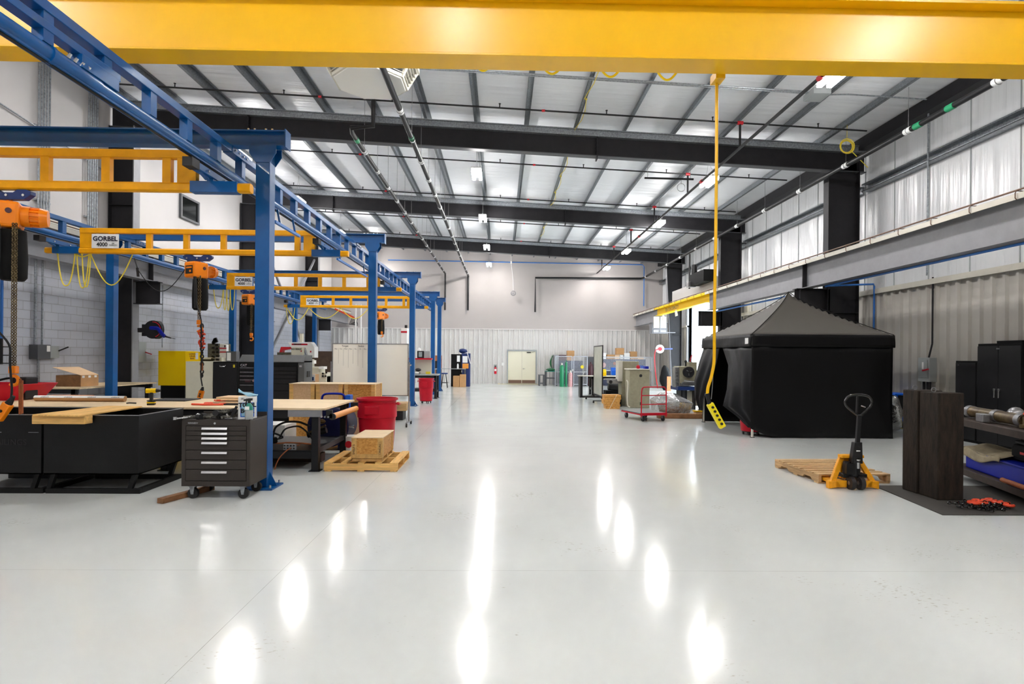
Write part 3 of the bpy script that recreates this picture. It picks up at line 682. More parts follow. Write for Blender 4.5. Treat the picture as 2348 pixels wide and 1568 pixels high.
# ================================================================== BLUE WORKSTATION CRANES
ZT = 4.56
def support_row(Y, label, left=True, xr=-3.05, xend=-2.78):
    t = thing('crane_support_frame', label, 'crane frame', (-6.1, Y, 0)); o = (-6.1, Y, 0)
    MB(o).ibeam((-9.4, Y, ZT - 0.1), (xend, Y, ZT - 0.1), 0.2, 0.15, 0.012, 0.016).build('header_beam', 'blue', t)
    MB(o).box(xend, xend + 0.014, Y - 0.09, Y + 0.09, ZT - 0.215, ZT + 0.01).build('end_plate', 'blue', t)
    bl = [xr - 0.2, xr - 0.12, xr + 0.02, xr + 0.1]
    for q, bx in enumerate(bl):
        MB(o).cyl((bx, Y - 0.05, ZT), (bx, Y - 0.05, ZT + 0.022), 0.014, n=6).build('bolt', 'chrome', t)
    for cx in ((xr, -9.13) if left else (xr,)):
        c = MB(o); c.box(cx - 0.09, cx + 0.09, Y - 0.09, Y + 0.09, 0.02, ZT - 0.2); col = c.build('post', 'blue', t, bevel=0.008)
        MB(o).prism([(cx - 0.09, ZT - 0.42), (cx + 0.09, ZT - 0.42), (cx + 0.17, ZT - 0.3), (cx + 0.17, ZT - 0.2), (cx - 0.17, ZT - 0.2), (cx - 0.17, ZT - 0.3)], 'y', Y - 0.1, Y - 0.088).build('gusset_plate', 'blue', col)
        MB(o).prism([(cx - 0.09, ZT - 0.42), (cx + 0.09, ZT - 0.42), (cx + 0.17, ZT - 0.3), (cx + 0.17, ZT - 0.2), (cx - 0.17, ZT - 0.2), (cx - 0.17, ZT - 0.3)], 'y', Y + 0.088, Y + 0.1).build('gusset_plate', 'blue', col)
        MB(o).box(cx - 0.19, cx + 0.19, Y - 0.19, Y + 0.19, 0, 0.02).build('base_plate', 'blue', col)
        for s in (-1, 1):
            MB(o).prism([(cx + s * 0.09, 0.02), (cx + s * 0.18, 0.02), (cx + s * 0.09, 0.2)], 'y', Y - 0.006, Y + 0.006).build('foot_gusset', 'blue', col)
            for s2 in (-1, 1):
                MB(o).cyl((cx + s * 0.15, Y + s2 * 0.15, 0.02), (cx + s * 0.15, Y + s2 * 0.15, 0.06), 0.014, n=6).build('anchor_bolt', 'chrome', col)
    return t
support_row(7.45, 'nearest blue crane support frame, its thick post beside the brown drawer cabinet')
support_row(13.65, 'second blue crane support frame, post rising in front of whiteboard')
support_row(19.7, 'third blue crane support frame, post left of far red barrel')
support_row(25.6, 'fourth blue crane support frame, second from the end wall')
support_row(28.25, 'fifth blue crane support frame, nearest the end wall')
def runway_rail(x, y0, y1, label):
    o = Vector((x, (y0 + y1) / 2, 3.93)); t = thing('crane_runway_rail', label, 'crane rail', o)
    m = MB(o); m.box(x - 0.055, x + 0.055, y0, y1, 4.275, 4.36); m.build('top_chord', 'blue', t, bevel=0.006)
    m = MB(o); pr = []
    for i in range(12):
        a = -0.75 + 2 * PI * i / 12; pr.append((x + 0.062 * math.cos(a), 3.992 + 0.062 * math.sin(a)))
    m.prism(pr, 'y', y0, y1); m.box(x - 0.035, x + 0.035, y0, y1, 3.925, 3.945); tr = m.build('enclosed_track', 'blue', t, smooth=True)
    MB(o).box(x - 0.016, x + 0.016, y0, y1, 3.918, 3.926).build('track_slot', 'ink_black', tr)
    y = y0 + 0.25
    while y < y1:
        MB(o).box(x - 0.045, x + 0.045, y - 0.05, y + 0.05, 4.045, 4.28).build('web_post', 'blue', t)
        y += 0.66
    for yj in (7.62, 13.9, 19.95, 25.8):
        if y0 < yj < y1:
            s = MB(o); s.box(x - 0.062, x + 0.062, yj - 0.24, yj + 0.24, 4.268, 4.364); sp = s.build('splice_plate', 'blue', t)
            for q in (-0.16, -0.06, 0.06, 0.16): MB(o).cyl((x + 0.062, yj + q, 4.315), (x + 0.075, yj + q, 4.315), 0.014, n=6).build('bolt', 'chrome', sp)
    return t
r1 = runway_rail(-3.5, 2.2, 28.4, 'blue trussed crane rail coming from top left corner past nearest post')
o = r1.location.copy(); x = -3.5
MB(o).box(x - 0.05, x + 0.05, 2.2, 5.25, 4.14, 4.205).build('reinforcing_chord', 'blue', r1, bevel=0.004)
MB(o).box(x - 0.03, x + 0.07, 4.75, 5.2, 4.03, 4.14).build('festoon_box', 'blue', r1, bevel=0.004)
m = MB(o); m.cyl((x, 4.46, 3.992), (x, 4.5, 3.992), 0.075, n=16); m.cyl((x, 4.5, 3.992), (x, 5.0, 3.992), 0.068, n=16); m.build('track_splice', 'blue', r1, smooth=True)
for q in range(4): MB(o).cyl((x + 0.05, 4.62 + q * 0.07, 4.04), (x + 0.07, 4.62 + q * 0.07, 4.07), 0.013, n=6).build('bolt', 'chrome', r1)
runway_rail(-8.65, 6.6, 28.4, 'blue trussed crane rail on far left behind orange hoists')
# side walkway angle bars hanging right of the near rail (power track)
for ya, yb, lab in ((8.7, 9.75, 'short grey-blue festoon track behind nearest blue post'), (12.0, 14.6, 'short grey-blue festoon track beside second blue post')):
    tt = thing('festoon_track', lab, 'track', (-3.42, (ya + yb) / 2, 3.68)); oo = tt.location.copy()
    MB(oo).box(-3.44, -3.40, ya, yb, 3.68, 3.72).build('track_bar', 'air_blue', tt)
    for q in (ya + 0.2, yb - 0.2): MB(oo).bar((-3.42, q, 3.72), (-3.46, q, 3.93), 0.03, 0.012).build('track_hanger', 'blue', tt)
def bridge(Y, label, sign=True, xl=-8.23, xtl=-8.9):
    o = Vector((-5.9, Y, 3.65)); t = thing('bridge_crane', label, 'crane bridge', o)
    xr, xtr = -3.68, -3.03
    MB(o).box(xl, xr, Y - 0.05, Y + 0.05, 4.045, 4.14).build('top_chord', 'ochre', t, bevel=0.006)
    pr = [(Y - 0.055, 3.66), (Y - 0.03, 3.645), (Y + 0.03, 3.645), (Y + 0.055, 3.66), (Y + 0.055, 3.73), (Y + 0.03, 3.755), (Y - 0.03, 3.755), (Y - 0.055, 3.73)]
    MB(o).prism(pr, 'x', xtl, xtr).build('enclosed_track', 'ochre', t, bevel=0.004)
    for xe in (xl, xr - 0.22):
        MB(o).box(xe, xe + 0.22, Y - 0.04, Y + 0.04, 3.75, 4.05).build('end_web', 'ochre', t)
    n = 6
    for k in range(n):
        xx = xl + 0.60 + k * (xr - xl - 0.95) / (n - 1) * 1.0
        MB(o).box(xx - 0.05, xx + 0.05, Y - 0.035, Y + 0.035, 3.75, 4.05).build('web_post', 'ochre', t)
    for xx in (-8.65, -3.5):
        e = MB(o); e.box(xx - (0.24 if xx > -5 else 0.10), xx + (0.32 if xx > -5 else 0.41), Y - 0.062, Y + 0.062, 3.638, 3.77); e.build('clamp_sleeve', 'blue', t, bevel=0.004)
        e = MB(o); e.box(xx - 0.05, xx + 0.05, Y - 0.55, Y + 0.55, 3.80, 3.88); e.bar((xx, Y - 0.12, 3.77), (xx, Y - 0.3, 3.82), 0.05, 0.03); e.bar((xx, Y + 0.12, 3.77), (xx, Y + 0.3, 3.82), 0.05, 0.03); e.box(xx - 0.04, xx + 0.04, Y - 0.06, Y + 0.06, 3.76, 3.80); et = e.build('end_truck', 'blue', t, bevel=0.006)
        for q in (-0.48, 0.48): MB(o).box(xx - 0.055, xx + 0.055, Y + q - 0.08, Y + q + 0.08, 3.79, 3.89).build('bumper', 'ink_black', et)
        for q in (-0.2, 0.2): MB(o).cyl((xx + 0.05, Y + q, 3.84), (xx + 0.065, Y + q, 3.84), 0.016, n=6).build('bolt', 'chrome', et)
    if sign:
        x0 = xl + 0.245; s = MB(o); s.box(x0, x0 + 0.52, Y - 0.062, Y - 0.056, 3.745, 4.02); sg = s.build('capacity_sign', 'label_white', t)
        cxm = x0 + 0.26 - o.x; yy = -0.066
        text('sign_lettering', 'GORBEL', 0.125, 'ink', sg, (cxm, yy, 0.275), xs=1.02, bold=0.004)
        text('sign_lettering', '4000', 0.105, 'ink_black', sg, (cxm - 0.06, yy, 0.165), bold=0.002)
        text('sign_lettering', 'LBS.\nCAPACITY', 0.034, 'ink_black', sg, (cxm + 0.155, yy, 0.17), align='CENTER')
    return t
bridge(7.0, 'nearest yellow-orange trussed crane bridge at left edge', False, -9.4 + 1.17, -8.9)
bridge(11.4, 'second yellow-orange crane bridge with large capacity sign')
bridge(17.4, 'third yellow-orange crane bridge, sign half hidden by nearest blue post')
bridge(23.7, 'farthest yellow-orange crane bridge, smallest capacity sign')
def hoist(loc, rz, label, drop, hook=True, cx=0.11):
    loc = Vector(loc); loc.z = 3.643
    t = thing('chain_hoist', label, 'hoist', loc)
    MBl = lambda: MB()
    # trolley plates (along X) hung from the track
    tr = MB(); tr.prism([(-0.28, -0.02), (-0.22, 0.0), (-0.12, 0.0), (-0.07, -0.035), (0.07, -0.035), (0.12, 0.0), (0.22, 0.0), (0.28, -0.02), (0.28, -0.06), (0.2, -0.12), (-0.2, -0.12), (-0.28, -0.06)], 'y', -0.04, 0.04)
    tro = tr.build('trolley', 'navy', t, bevel=0.004)
    for bx in (-0.2, 0.0, 0.2): MB().cyl((bx, -0.04, -0.07), (bx, -0.056, -0.07), 0.016, n=8).build('bolt', 'chrome', tro)
    MB().ring((0, 0, -0.14), 0.03, 0.012, 'y', 12, 6).build('suspension_eye', 'orange', t, smooth=True)
    b = bpy.data.objects.new('body_pivot', None)
    R = Matrix.Rotation(rz, 4, 'Z')
    m = MB(); m.T = R; m.box(-0.20, 0.12, -0.15, 0.15, -0.46, -0.15); m.build('gear_case', 'orange', t, bevel=0.035)
    m = MB(); m.T = R; m.cyl((0.12, 0, -0.30), (0.20, 0, -0.30), 0.125, n=18); m.cyl((0.29, 0, -0.30), (0.37, 0, -0.30), 0.12, 0.10, n=18); m.build('motor_end', 'orange', t, smooth=True)
    m = MB(); m.T = R
    m.cyl((0.20, 0, -0.30), (0.30, 0, -0.30), 0.10, n=18)
    for k in range(14):
        a = 2 * PI * k / 14; m.bar((0.20, 0.108 * math.cos(a), -0.30 + 0.108 * math.sin(a)), (0.30, 0.108 * math.cos(a), -0.30 + 0.108 * math.sin(a)), 0.012, 0.022, (0, math.cos(a), math.sin(a)))
    m.build('motor_fins', 'orange', t)
    m = MB(); m.T = R; m.box(-0.206, -0.20, -0.11, 0.09, -0.39, -0.23); npl = m.build('name_plate', 'ink_black', t)
    m = MB(); m.T = R; m.box(-0.208, -0.206, -0.09, 0.07, -0.285, -0.255); m.box(-0.208, -0.206, -0.07, -0.02, -0.36, -0.32); m.build('plate_print', 'orange', npl)
    m = MB(); m.T = R; m.cyl((0.02, -0.15, -0.27), (0.02, -0.157, -0.27), 0.032, n=16); m.build('round_badge', 'maroon', t)
    m = MB(); m.lathe((0.03, 0.02, 0), [(0.11, -1.08), (0.14, -1.04), (0.145, -0.8), (0.13, -0.48)], 14); m.build('chain_bag', 'matte_black', t, smooth=True)
    m = MB(); m.box(-0.03, 0.10, 0.0, 0.04, -0.49, -0.43); m.build('bag_bracket', 'dark_steel', t)
    if hook:
        m = MB(); m.chain((cx, -0.13, -0.42), (cx, -0.13, drop), 0.045, 0.006, 0.014); m.chain((cx - 0.035, -0.13, -0.42), (cx - 0.035, -0.13, drop), 0.045, 0.006, 0.014); m.build('load_chain', 'greasy', t)
        h = MB(); h.box(cx - 0.055, cx + 0.025, -0.165, -0.095, drop - 0.09, drop); hb = h.build('hook_block', 'orange', t, bevel=0.012)
        h = MB(); h.ring((cx - 0.015, -0.13, drop - 0.17), 0.055, 0.02, 'y', 18, 8, -2.3, 2.2); h.build('hook', 'orange', hb, smooth=True)
    return t
h1 = hoist(A(22, 446, 7.0), 0.5, 'nearest orange chain hoist hanging at left edge of view', -2.1, cx=0.19)
m = MB(); l = h1.location
tp_ = [Vector((0.02, -0.2, -0.45)), Vector((-0.02, -0.2, -0.8)), Vector((0.0, -0.22, -1.1)), Vector((0.0, -0.2, -1.35)), Vector((-0.04, -0.2, -1.6)), A(25, 790, 6.8) - l, A(22, 830, 6.8) - l, A(28, 895, 6.8) - l, A(24, 922, 6.8) - l]
def smooth_path(P, it=3, sub=5):
    q = []
    for i in range(len(P) - 1):
        for k in range(sub): q.append(P[i].lerp(P[i + 1], k / sub))
    q.append(P[-1])
    for _ in range(it): q = [q[0]] + [(q[i - 1] + q[i] * 2 + q[i + 1]) / 4 for i in range(1, len(q) - 1)] + [q[-1]]
    return q
m.tube(smooth_path(tp_), 0.012, 7); m.build('control_cable', 'black', h1, smooth=True)
m = MB(); m.tube(smooth_path([Vector((-0.06, -0.2, -0.45)), Vector((-0.06, -0.2, -0.9)), Vector((0.0, -0.22, -1.3)), Vector((0.06, -0.2, -0.9)), Vector((0.05, -0.2, -0.45))]), 0.012, 7); m.tube(smooth_path([Vector((-0.03, -0.22, -0.45)), Vector((-0.05, -0.22, -0.8)), Vector((0.0, -0.22, -1.35))]), 0.022, 7); m.build('cable_bundle', 'black', h1, smooth=True)
for zz in (-0.63, -0.95, -1.27): MB().cyl((-0.0, -0.22, zz), (0.0, -0.22, zz - 0.015), 0.032, n=10).build('cable_tie', 'white', h1)
def pendant_box(parent, l, p0, p1, r=0.035):
    a, b = p0 - l, p1 - l
    MB().cyl(a + (a - b) * 0.45, a, 0.018, r * 0.8, n=10).build('pendant_boot', 'black', parent, smooth=True)
    MB().bar(a, b, r * 2, r * 1.5, (0, 1, 0)).build('pendant', 'orange', parent, bevel=0.012)
    for k in (0.45, 0.7): 
        c = a.lerp(b, k); MB().cyl(c + Vector((0, -r * 0.7, 0)), c + Vector((0, -r * 0.95, 0)), r * 0.35, n=10).build('pendant_button', 'ink_black', parent)
pendant_box(h1, l, A(20, 925, 6.8), A(-6, 962, 6.8), 0.05)
h2 = hoist(A(455, 590, 11.4), 1.12, 'orange chain hoist with red hooks hanging on second bridge', -1.28)
l = h2.location; m = MB()
m.tube(smooth_path([Vector((0.06, -0.2, -0.45)), Vector((0.05, -0.2, -0.9)), A(463, 735, 11.15) - l, A(461, 780, 11.15) - l, A(462, 830, 11.15) - l, A(460, 862, 11.15) - l, A(464, 885, 11.15) - l]), 0.012, 7); m.build('control_cable', 'black', h2, smooth=True)
m = MB(); m.tube(smooth_path([Vector((0.04, -0.2, -0.45)), Vector((0.06, -0.2, -0.75)), Vector((0.06, -0.2, -1.05))]), 0.03, 7); m.build('cable_bundle', 'black', h2, smooth=True)
pendant_box(h2, l, A(463, 895, 11.15), A(458, 913, 11.15), 0.045)
tt = thing('chain_sling', 'red hooks and black chain sling hanging from second hoist hook', 'chain', A(463, 870, 11.27)); l = tt.location.copy()
for (px, py) in ((461, 762), (465, 770), (462, 785), (465, 792)):
    MB(l).ring(A(px, py, 11.27), 0.048, 0.02, 'y', 14, 7, 0.4, 5.6).build('sling_hook', 'chain_red', tt, smooth=True)
MB(l).ring(A(463, 748, 11.27), 0.05, 0.014, 'x', 14, 6).build('master_link', 'black', tt, smooth=True)
MB(l).chain(A(463, 752, 11.27), A(463, 865, 11.27), 0.1, 0.014, 0.03).build('sling_chain', 'black', tt)
MB(l).bar(A(462.5, 832, 11.25), A(462.5, 850, 11.25), 0.045, 0.03).build('grab_hook', 'rust', tt, bevel=0.006)
h3 = hoist(A(574, 670, 17.4), 1.12, 'third orange chain hoist partly behind nearest blue post', -1.3)
h4 = hoist(A(872, 712, 23.7), 0.95, 'smallest orange chain hoist right of second blue post', -0.95)
# festoon cables on the bridges
def festoon(Y, pxs, pyt, drops, label, mm='cord_yellow', r=0.012):
    m = MB(); 
    for i in range(len(pxs) - 1):
        a = A(pxs[i], pyt, Y); b = A(pxs[i + 1], pyt, Y); a.z = b.z = 3.635; n = 16; d = drops[i]; pts = []
        for k in range(n + 1):
            s = k / n; p_ = a.lerp(b, s); fall = (1 - abs(2 * s - 1) ** 2.6) if d > abs(b.x - a.x) else math.sin(PI * s)
            p_.z -= d * fall
            if d > abs(b.x - a.x): p_.x += (a.x + b.x - 2 * p_.x) * 0.0
            pts.append(p_)
        m.tube(pts, r, 6)
        m.ball(a, 0.022, 6)
    return solo('festoon_cable', m, mm, label, 'cable', smooth=True)
festoon(11.4, [132, 172, 206], 592, [0.62, 0.05], 'yellow festoon cable loop at left end of second bridge')
festoon(11.4, [176, 204], 592, [0.66], 'tight yellow cable loop second from left under second bridge')
festoon(11.4, [188, 208, 304], 592, [0.64, 0.60], 'wide yellow cable loop in front of left blue post')
m = MB(); m.tube([A(308, 592, 11.3), A(314, 610, 11.3), A(316, 618, 11.3)], 0.012, 6)
a, b = A(316, 618, 11.3), A(424, 618, 11.2); pts = []
for k in range(17):
    p_ = a.lerp(b, k / 16); p_.z -= 0.42 * math.sin(PI * k / 16) ; pts.append(p_)
m.tube(pts, 0.008, 6); m.cyl(A(315, 614, 11.3), A(317, 634, 11.3), 0.025, n=8)
solo('power_lead', m, 'black', 'black power lead sagging from yellow loops to second hoist', 'cable', smooth=True)
festoon(17.4, [490, 512, 520, 528, 538], 668, [0.55, 0.6, 0.62, 0.6], 'bunch of yellow cable loops at left end of third bridge')
festoon(23.7, [658, 708, 782, 845], 710, [0.50, 0.42, 0.42], 'yellow festoon cable swags under farthest bridge', r=0.016)
festoon(23.7, [656, 676], 712, [0.66], 'yellow cable loop at left end of farthest bridge', r=0.014)
# ================================================================== LEFT WALL ITEMS
for (yc, lab) in ((13.6, 'bundle of vertical galvanised conduits on left wall nearest camera'), (15.2, 'bundle of vertical galvanised conduits beside left wall column')):
    t = thing('conduit_bundle', lab, 'conduit', (XL + 0.06, yc, 4.3)); o = t.location.copy()
    for k in range(5):
        y = yc - 0.16 + k * 0.08; MB(o).cyl((XL + 0.06, y, 4.2), (XL + 0.06, y, zpb(XL) - 0.1), 0.02, n=8).build('conduit', 'galv', t, smooth=True)
    for zz in (5.2, 6.9): MB(o).box(XL - 0.0, XL + 0.04, yc - 0.24, yc + 0.24, zz, zz + 0.04).build('conduit_strap', 'galv', t)
solo('wall_conduit', MB().tube([(XL + 0.04, YF + 12, 7.9), (XL + 0.04, 15.7, 6.6)], 0.02, 6), 'galv', 'thin sloping galvanised conduit crossing upper left wall', 'conduit', smooth=True)
t = thing('switch_box', 'grey electrical switch box with black lever on block wall at left', 'switch box', AX(82, 824, XL + 0.1)); o = t.location.copy()
Y0 = AX(66, 800, XL).y; Y1 = AX(98, 800, XL).y; z0 = AX(82, 823, XL).z; z1 = AX(82, 790, XL).z
MB(o).box(XL, XL + 0.2, Y0, Y0 + 0.38, z0, z1).build('box_body', 'grey_dark', t, bevel=0.006)
MB(o).box(XL + 0.0, XL + 0.12, Y0 + 0.40, Y0 + 0.75, z0 + 0.02, z1 - 0.02).build('side_box', 'grey_box', t, bevel=0.006)
MB(o).bar((XL + 0.12, Y0 + 0.72, z1 - 0.14), (XL + 0.26, Y0 + 0.85, z1 - 0.04), 0.03, 0.03).build('lever', 'ink_black', t)
MB(o).cyl((XL + 0.06, Y0 + 0.3, z1), (XL + 0.06, Y0 + 0.3, 3.95), 0.022, n=8).cyl((XL + 0.06, Y0 + 0.1, z1), (XL + 0.06, Y0 + 0.1, 3.95), 0.03, n=8).cyl((XL + 0.06, Y0 + 0.2, 0.9), (XL + 0.06, Y0 + 0.2, z0), 0.03, n=8).build('conduit', 'galv', t, smooth=True)
MB(o).box(XL + 0.2, XL + 0.204, Y0 + 0.26, Y0 + 0.36, z1 - 0.16, z1 - 0.02).build('paper_tag', 'white', t)
t = thing('air_drop', 'blue air pipe with black valve drops at left edge of block wall', 'pipe', AX(3, 830, XL + 0.1)); o = t.location.copy()
yy = AX(3, 800, XL + 0.1).y
MB(o).cyl((XL + 0.1, yy, 2.0), (XL + 0.1, yy, 4.0), 0.028, n=8).build('air_pipe', 'air_blue', t, smooth=True)
MB(o).cyl((XL + 0.1, yy, 1.45), (XL + 0.1, yy, 2.0), 0.03, n=8).build('valve_body', 'black', t, smooth=True)
for zz in (1.82, 1.64, 1.47): MB(o).bar((XL + 0.1, yy, zz), (XL + 0.25, yy + 0.05, zz), 0.02, 0.02).build('outlet', 'black', t)
t = thing('hose_reel', 'black and blue hose reel mounted on left wall column', 'hose reel', A(345, 760, 15.7)); o = t.location.copy()
c = A(357, 756, 15.7)
MB(o).cyl(c + Vector((-0.02, 0.05, 0)), c + Vector((0.02, 0.12, 0)), 0.245, n=26).build('rear_disc', 'black', t, smooth=True)
MB(o).cyl(c + Vector((-0.01, -0.10, 0)), c + Vector((0.0, 0.05, 0)), 0.15, n=24).build('hose_coil', 'rubber', t, smooth=True)
MB(o).cyl(c + Vector((0, -0.13, 0)), c + Vector((0.0, -0.1, 0)), 0.245, n=26).build('front_disc', 'black', t, smooth=True)
MB(o).ring(c + Vector((0, -0.132, 0)), 0.205, 0.012, 'y', 24, 6, -1.2, 1.6).build('red_stripe', 'bright_red', t)
MB(o).bar(A(318, 757, 15.7), c + Vector((0, 0, 0)), 0.12, 0.12).build('swivel_bracket', 'black', t, bevel=0.01)
m = MB(o); m.tube(smooth_path([A(345, 752, 15.5), A(362, 752, 15.48), A(370, 764, 15.48), A(378, 772, 15.48)]), 0.05, 8); m.build('blue_arm', 'blue_tote', t, smooth=True)
MB(o).cyl(A(378, 771, 15.48), A(392, 775, 15.48), 0.025, 0.015, n=8).cyl(A(392, 775, 15.48), A(402, 777, 15.48), 0.007, n=6).build('hose_nozzle', 'black', t, smooth=True)
MB(o).box(c.x - 0.47, c.x - 0.36, 15.86, 16.14, 2.18, 2.5).build('mount_plate', 'dark_steel', t)
t = thing('switch_box', 'grey disconnect box with red lever just right of dark left column', 'switch box', AX(348, 833, XL + 0.1)); o = t.location.copy(); yq = AX(336, 800, XL).y
MB(o).box(XL, XL + 0.2, 16.6, 16.95, 1.35, 2.1).build('box_body', 'grey_dark', t, bevel=0.006)
MB(o).box(XL, XL + 0.16, 17.0, 17.35, 1.45, 2.05).build('side_box', 'grey_box', t, bevel=0.006)
MB(o).bar((XL + 0.16, 17.3, 1.75), (XL + 0.3, 17.4, 1.68), 0.03, 0.03).build('lever', 'red', t)
MB(o).cyl((XL + 0.08, 16.8, 2.1), (XL + 0.08, 16.8, 3.68), 0.03, n=8).cyl((XL + 0.08, 16.95, 2.0), (XL + 0.08, 16.95, 3.68), 0.02, n=8).build('conduit', 'galv', t, smooth=True)
solo('wall_conduit', MB().cyl((XL + 0.08, 18.3, 1.9), (XL + 0.08, 18.3, 3.95), 0.018, n=6), 'galv', 'thin vertical conduit on left wall behind second hoist', 'conduit', smooth=True)
# ================================================================== LEFT FOREGROUND
def steel_bin(x0, x1, y0, y1, label):
    o = Vector(((x0 + x1) / 2, (y0 + y1) / 2, 0)); t = thing('steel_bin', label, 'bin', o)
    th = 0.012; z0, z1 = 0.24, 0.95
    for nm, bx in (('front_wall', (x0, x1, y0, y0 + th)), ('rear_wall', (x0, x1, y1 - th, y1)), ('side_wall', (x0, x0 + th, y0 + th, y1 - th)), ('side_wall', (x1 - th, x1, y0 + th, y1 - th))):
        MB(o).box(bx[0], bx[1], bx[2], bx[3], z0, z1).build(nm, 'bin_black', t)
    MB(o).box(x0, x1, y0, y1, z0, z0 + th).build('bottom_plate', 'bin_black', t)
    r = MB(o); r.box(x0 - 0.005, x1 + 0.005, y0 - 0.012, y0 + 0.02, z1, z1 + 0.008); r.box(x0 - 0.005, x1 + 0.005, y1 - 0.02, y1 + 0.012, z1, z1 + 0.008); r.box(x0 - 0.005, x0 + 0.02, y0, y1, z1, z1 + 0.008); r.box(x1 - 0.02, x1 + 0.005, y0, y1, z1, z1 + 0.008); r.build('rim', 'steel', t)
    for yy in (y0 + 0.03, y1 - 0.09):
        MB(o).box(x0 + 0.0, x1 - 0.0, yy, yy + 0.06, 0.0, 0.06).build('skid_rail', 'bin_black', t, bevel=0.004)
    MB(o).box(x1 - 0.06, x1, y0 + 0.09, y1 - 0.09, 0, 0.06).build('skid_rail', 'bin_black', t)
    for xx in (x0 + 0.06, x1 - 0.1):
        for yy in (y0 + 0.06, y1 - 0.06):
            MB(o).bar((xx - 0.03, yy, 0.06), (xx + 0.03, yy, 0.24), 0.05, 0.05, (0, 1, 0)).build('skid_leg', 'bin_black', t)
    return t
b1 = steel_bin(-5.50, -4.37, 7.03, 8.0, 'black steel bin on skids nearest the drawer cabinet')
b2 = steel_bin(-6.66, -5.53, 7.03, 8.0, 'black steel bin at left edge with faint chalk writing')
l = b2.location
text('chalk_writing', 'HOT   TAILINGS', 0.10, 'rubber', b2, (-6.06 - l.x, 7.026 - l.y, 0.62), ext=0.0005)
for xa, xb in ((-6.1, -6.0), (-5.68, -5.56)): MB(l).box(xa, xb, 7.024, 7.03, 0.74, 0.745).build('scratch', 'steel', b2)
# plywood plank across the bins
t = thing('wooden_platform', 'pale timber plank and block lying across the black bins', 'plank', (-5.3, 7.4, 0.96)); l = t.location.copy()
pc = [FL(74, 950, 0.978), FL(183, 952, 0.978), FL(326, 931, 0.978), FL(246, 930, 0.978)]
m = MB(l); m.add([(p_.x, p_.y, 0.960) for p_ in pc] + [(p_.x, p_.y, 0.978) for p_ in pc], [(3, 2, 1, 0), (4, 5, 6, 7), (0, 1, 5, 4), (1, 2, 6, 5), (2, 3, 7, 6), (3, 0, 4, 7)]); m.build('plywood_sheet', 'pine_y', t, bevel=0.002)
a = pc[0]; b = pc[1]
MB(l).box(a.x - 0.03, b.x - 0.01, 6.87, 7.01, 0.862, 0.959).build('timber_block', 'pine', t, bevel=0.006)

# drawer cabinet
cx0, cx1, cy0, cy1 = -3.73, -2.94, 6.8, 7.3
o = Vector(((cx0 + cx1) / 2, (cy0 + cy1) / 2, 0)); t = thing('tool_cabinet', 'brown seven-drawer rolling tool cabinet beside nearest blue post', 'tool cabinet', o)
MB(o).box(cx0, cx1, cy0 + 0.012, cy1, 0.155, 0.925).build('cabinet_body', 'brown_cab', t, bevel=0.006)
MB(o).box(cx0, cx1, cy0, cy0 + 0.012, 0.865, 0.925).build('lock_rail', 'brown_cab', t)
MB(o).box(cx0, cx0 + 0.045, cy0, cy0 + 0.012, 0.155, 0.865).box(cx1 - 0.035, cx1, cy0, cy0 + 0.012, 0.155, 0.865).box(cx0 + 0.045, cx1 - 0.035, cy0, cy0 + 0.012, 0.155, 0.215).build('front_frame', 'brown_cab', t)
zs = [0.862, 0.802, 0.746, 0.692, 0.578, 0.464, 0.352, 0.218]
for k in range(7):
    zt, zb = zs[k] - 0.004, zs[k + 1] + 0.004
    dr = MB(o).box(cx0 + 0.05, cx1 - 0.04, cy0 - 0.004, cy0 + 0.012, zb, zt).build('drawer', 'brown_cab', t, bevel=0.003)
    MB(o).prism([(cy0 - 0.004, zt - 0.012), (cy0 - 0.022, zt - 0.012), (cy0 - 0.03, zt - 0.036), (cy0 - 0.026, zt - 0.038), (cy0 - 0.018, zt - 0.018), (cy0 - 0.004, zt - 0.018)], 'x', (cx0 + cx1) / 2 - 0.155, (cx0 + cx1) / 2 + 0.14).build('handle', 'chrome', dr)
MB(o).cyl(((cx0 + cx1) / 2 - 0.01, cy0, 0.893), ((cx0 + cx1) / 2 - 0.01, cy0 - 0.01, 0.893), 0.013, n=14).build('key_lock', 'chrome', t, smooth=True)
text('maker_lettering', 'KENNEDY', 0.026, 'chrome', t, (cx0 + 0.13 - o.x, cy0 - 0.002 - o.y, 0.893), bold=0.0005)
MB(o).box(cx0, cx1, cy0, cy0 + 0.012, 0.925, 0.935).box(cx0, cx1, cy1 - 0.012, cy1, 0.925, 0.985).box(cx1 - 0.012, cx1, cy0, cy1, 0.925, 0.94).box(cx0, cx0 + 0.012, cy0, cy1, 0.925, 0.94).build('top_tray_lip', 'brown_cab', t)
for xx in (cx0 + 0.1, cx1 - 0.1):
    for yy in (cy0 + 0.07, cy1 - 0.07):
        c_ = MB(o).box(xx - 0.04, xx + 0.04, yy - 0.04, yy + 0.04, 0.145, 0.155).prism([(xx - 0.03, 0.145), (xx + 0.03, 0.145), (xx + 0.018, 0.05), (xx - 0.012, 0.05)], 'y', yy - 0.032, yy - 0.027).prism([(xx - 0.03, 0.145), (xx + 0.03, 0.145), (xx + 0.018, 0.05), (xx - 0.012, 0.05)], 'y', yy + 0.027, yy + 0.032).build('caster', 'galv', t)
        MB(o).cyl((xx + 0.004, yy - 0.022, 0.06), (xx + 0.004, yy + 0.022, 0.06), 0.06, n=22).build('caster_wheel', 'rubber', c_, smooth=True)
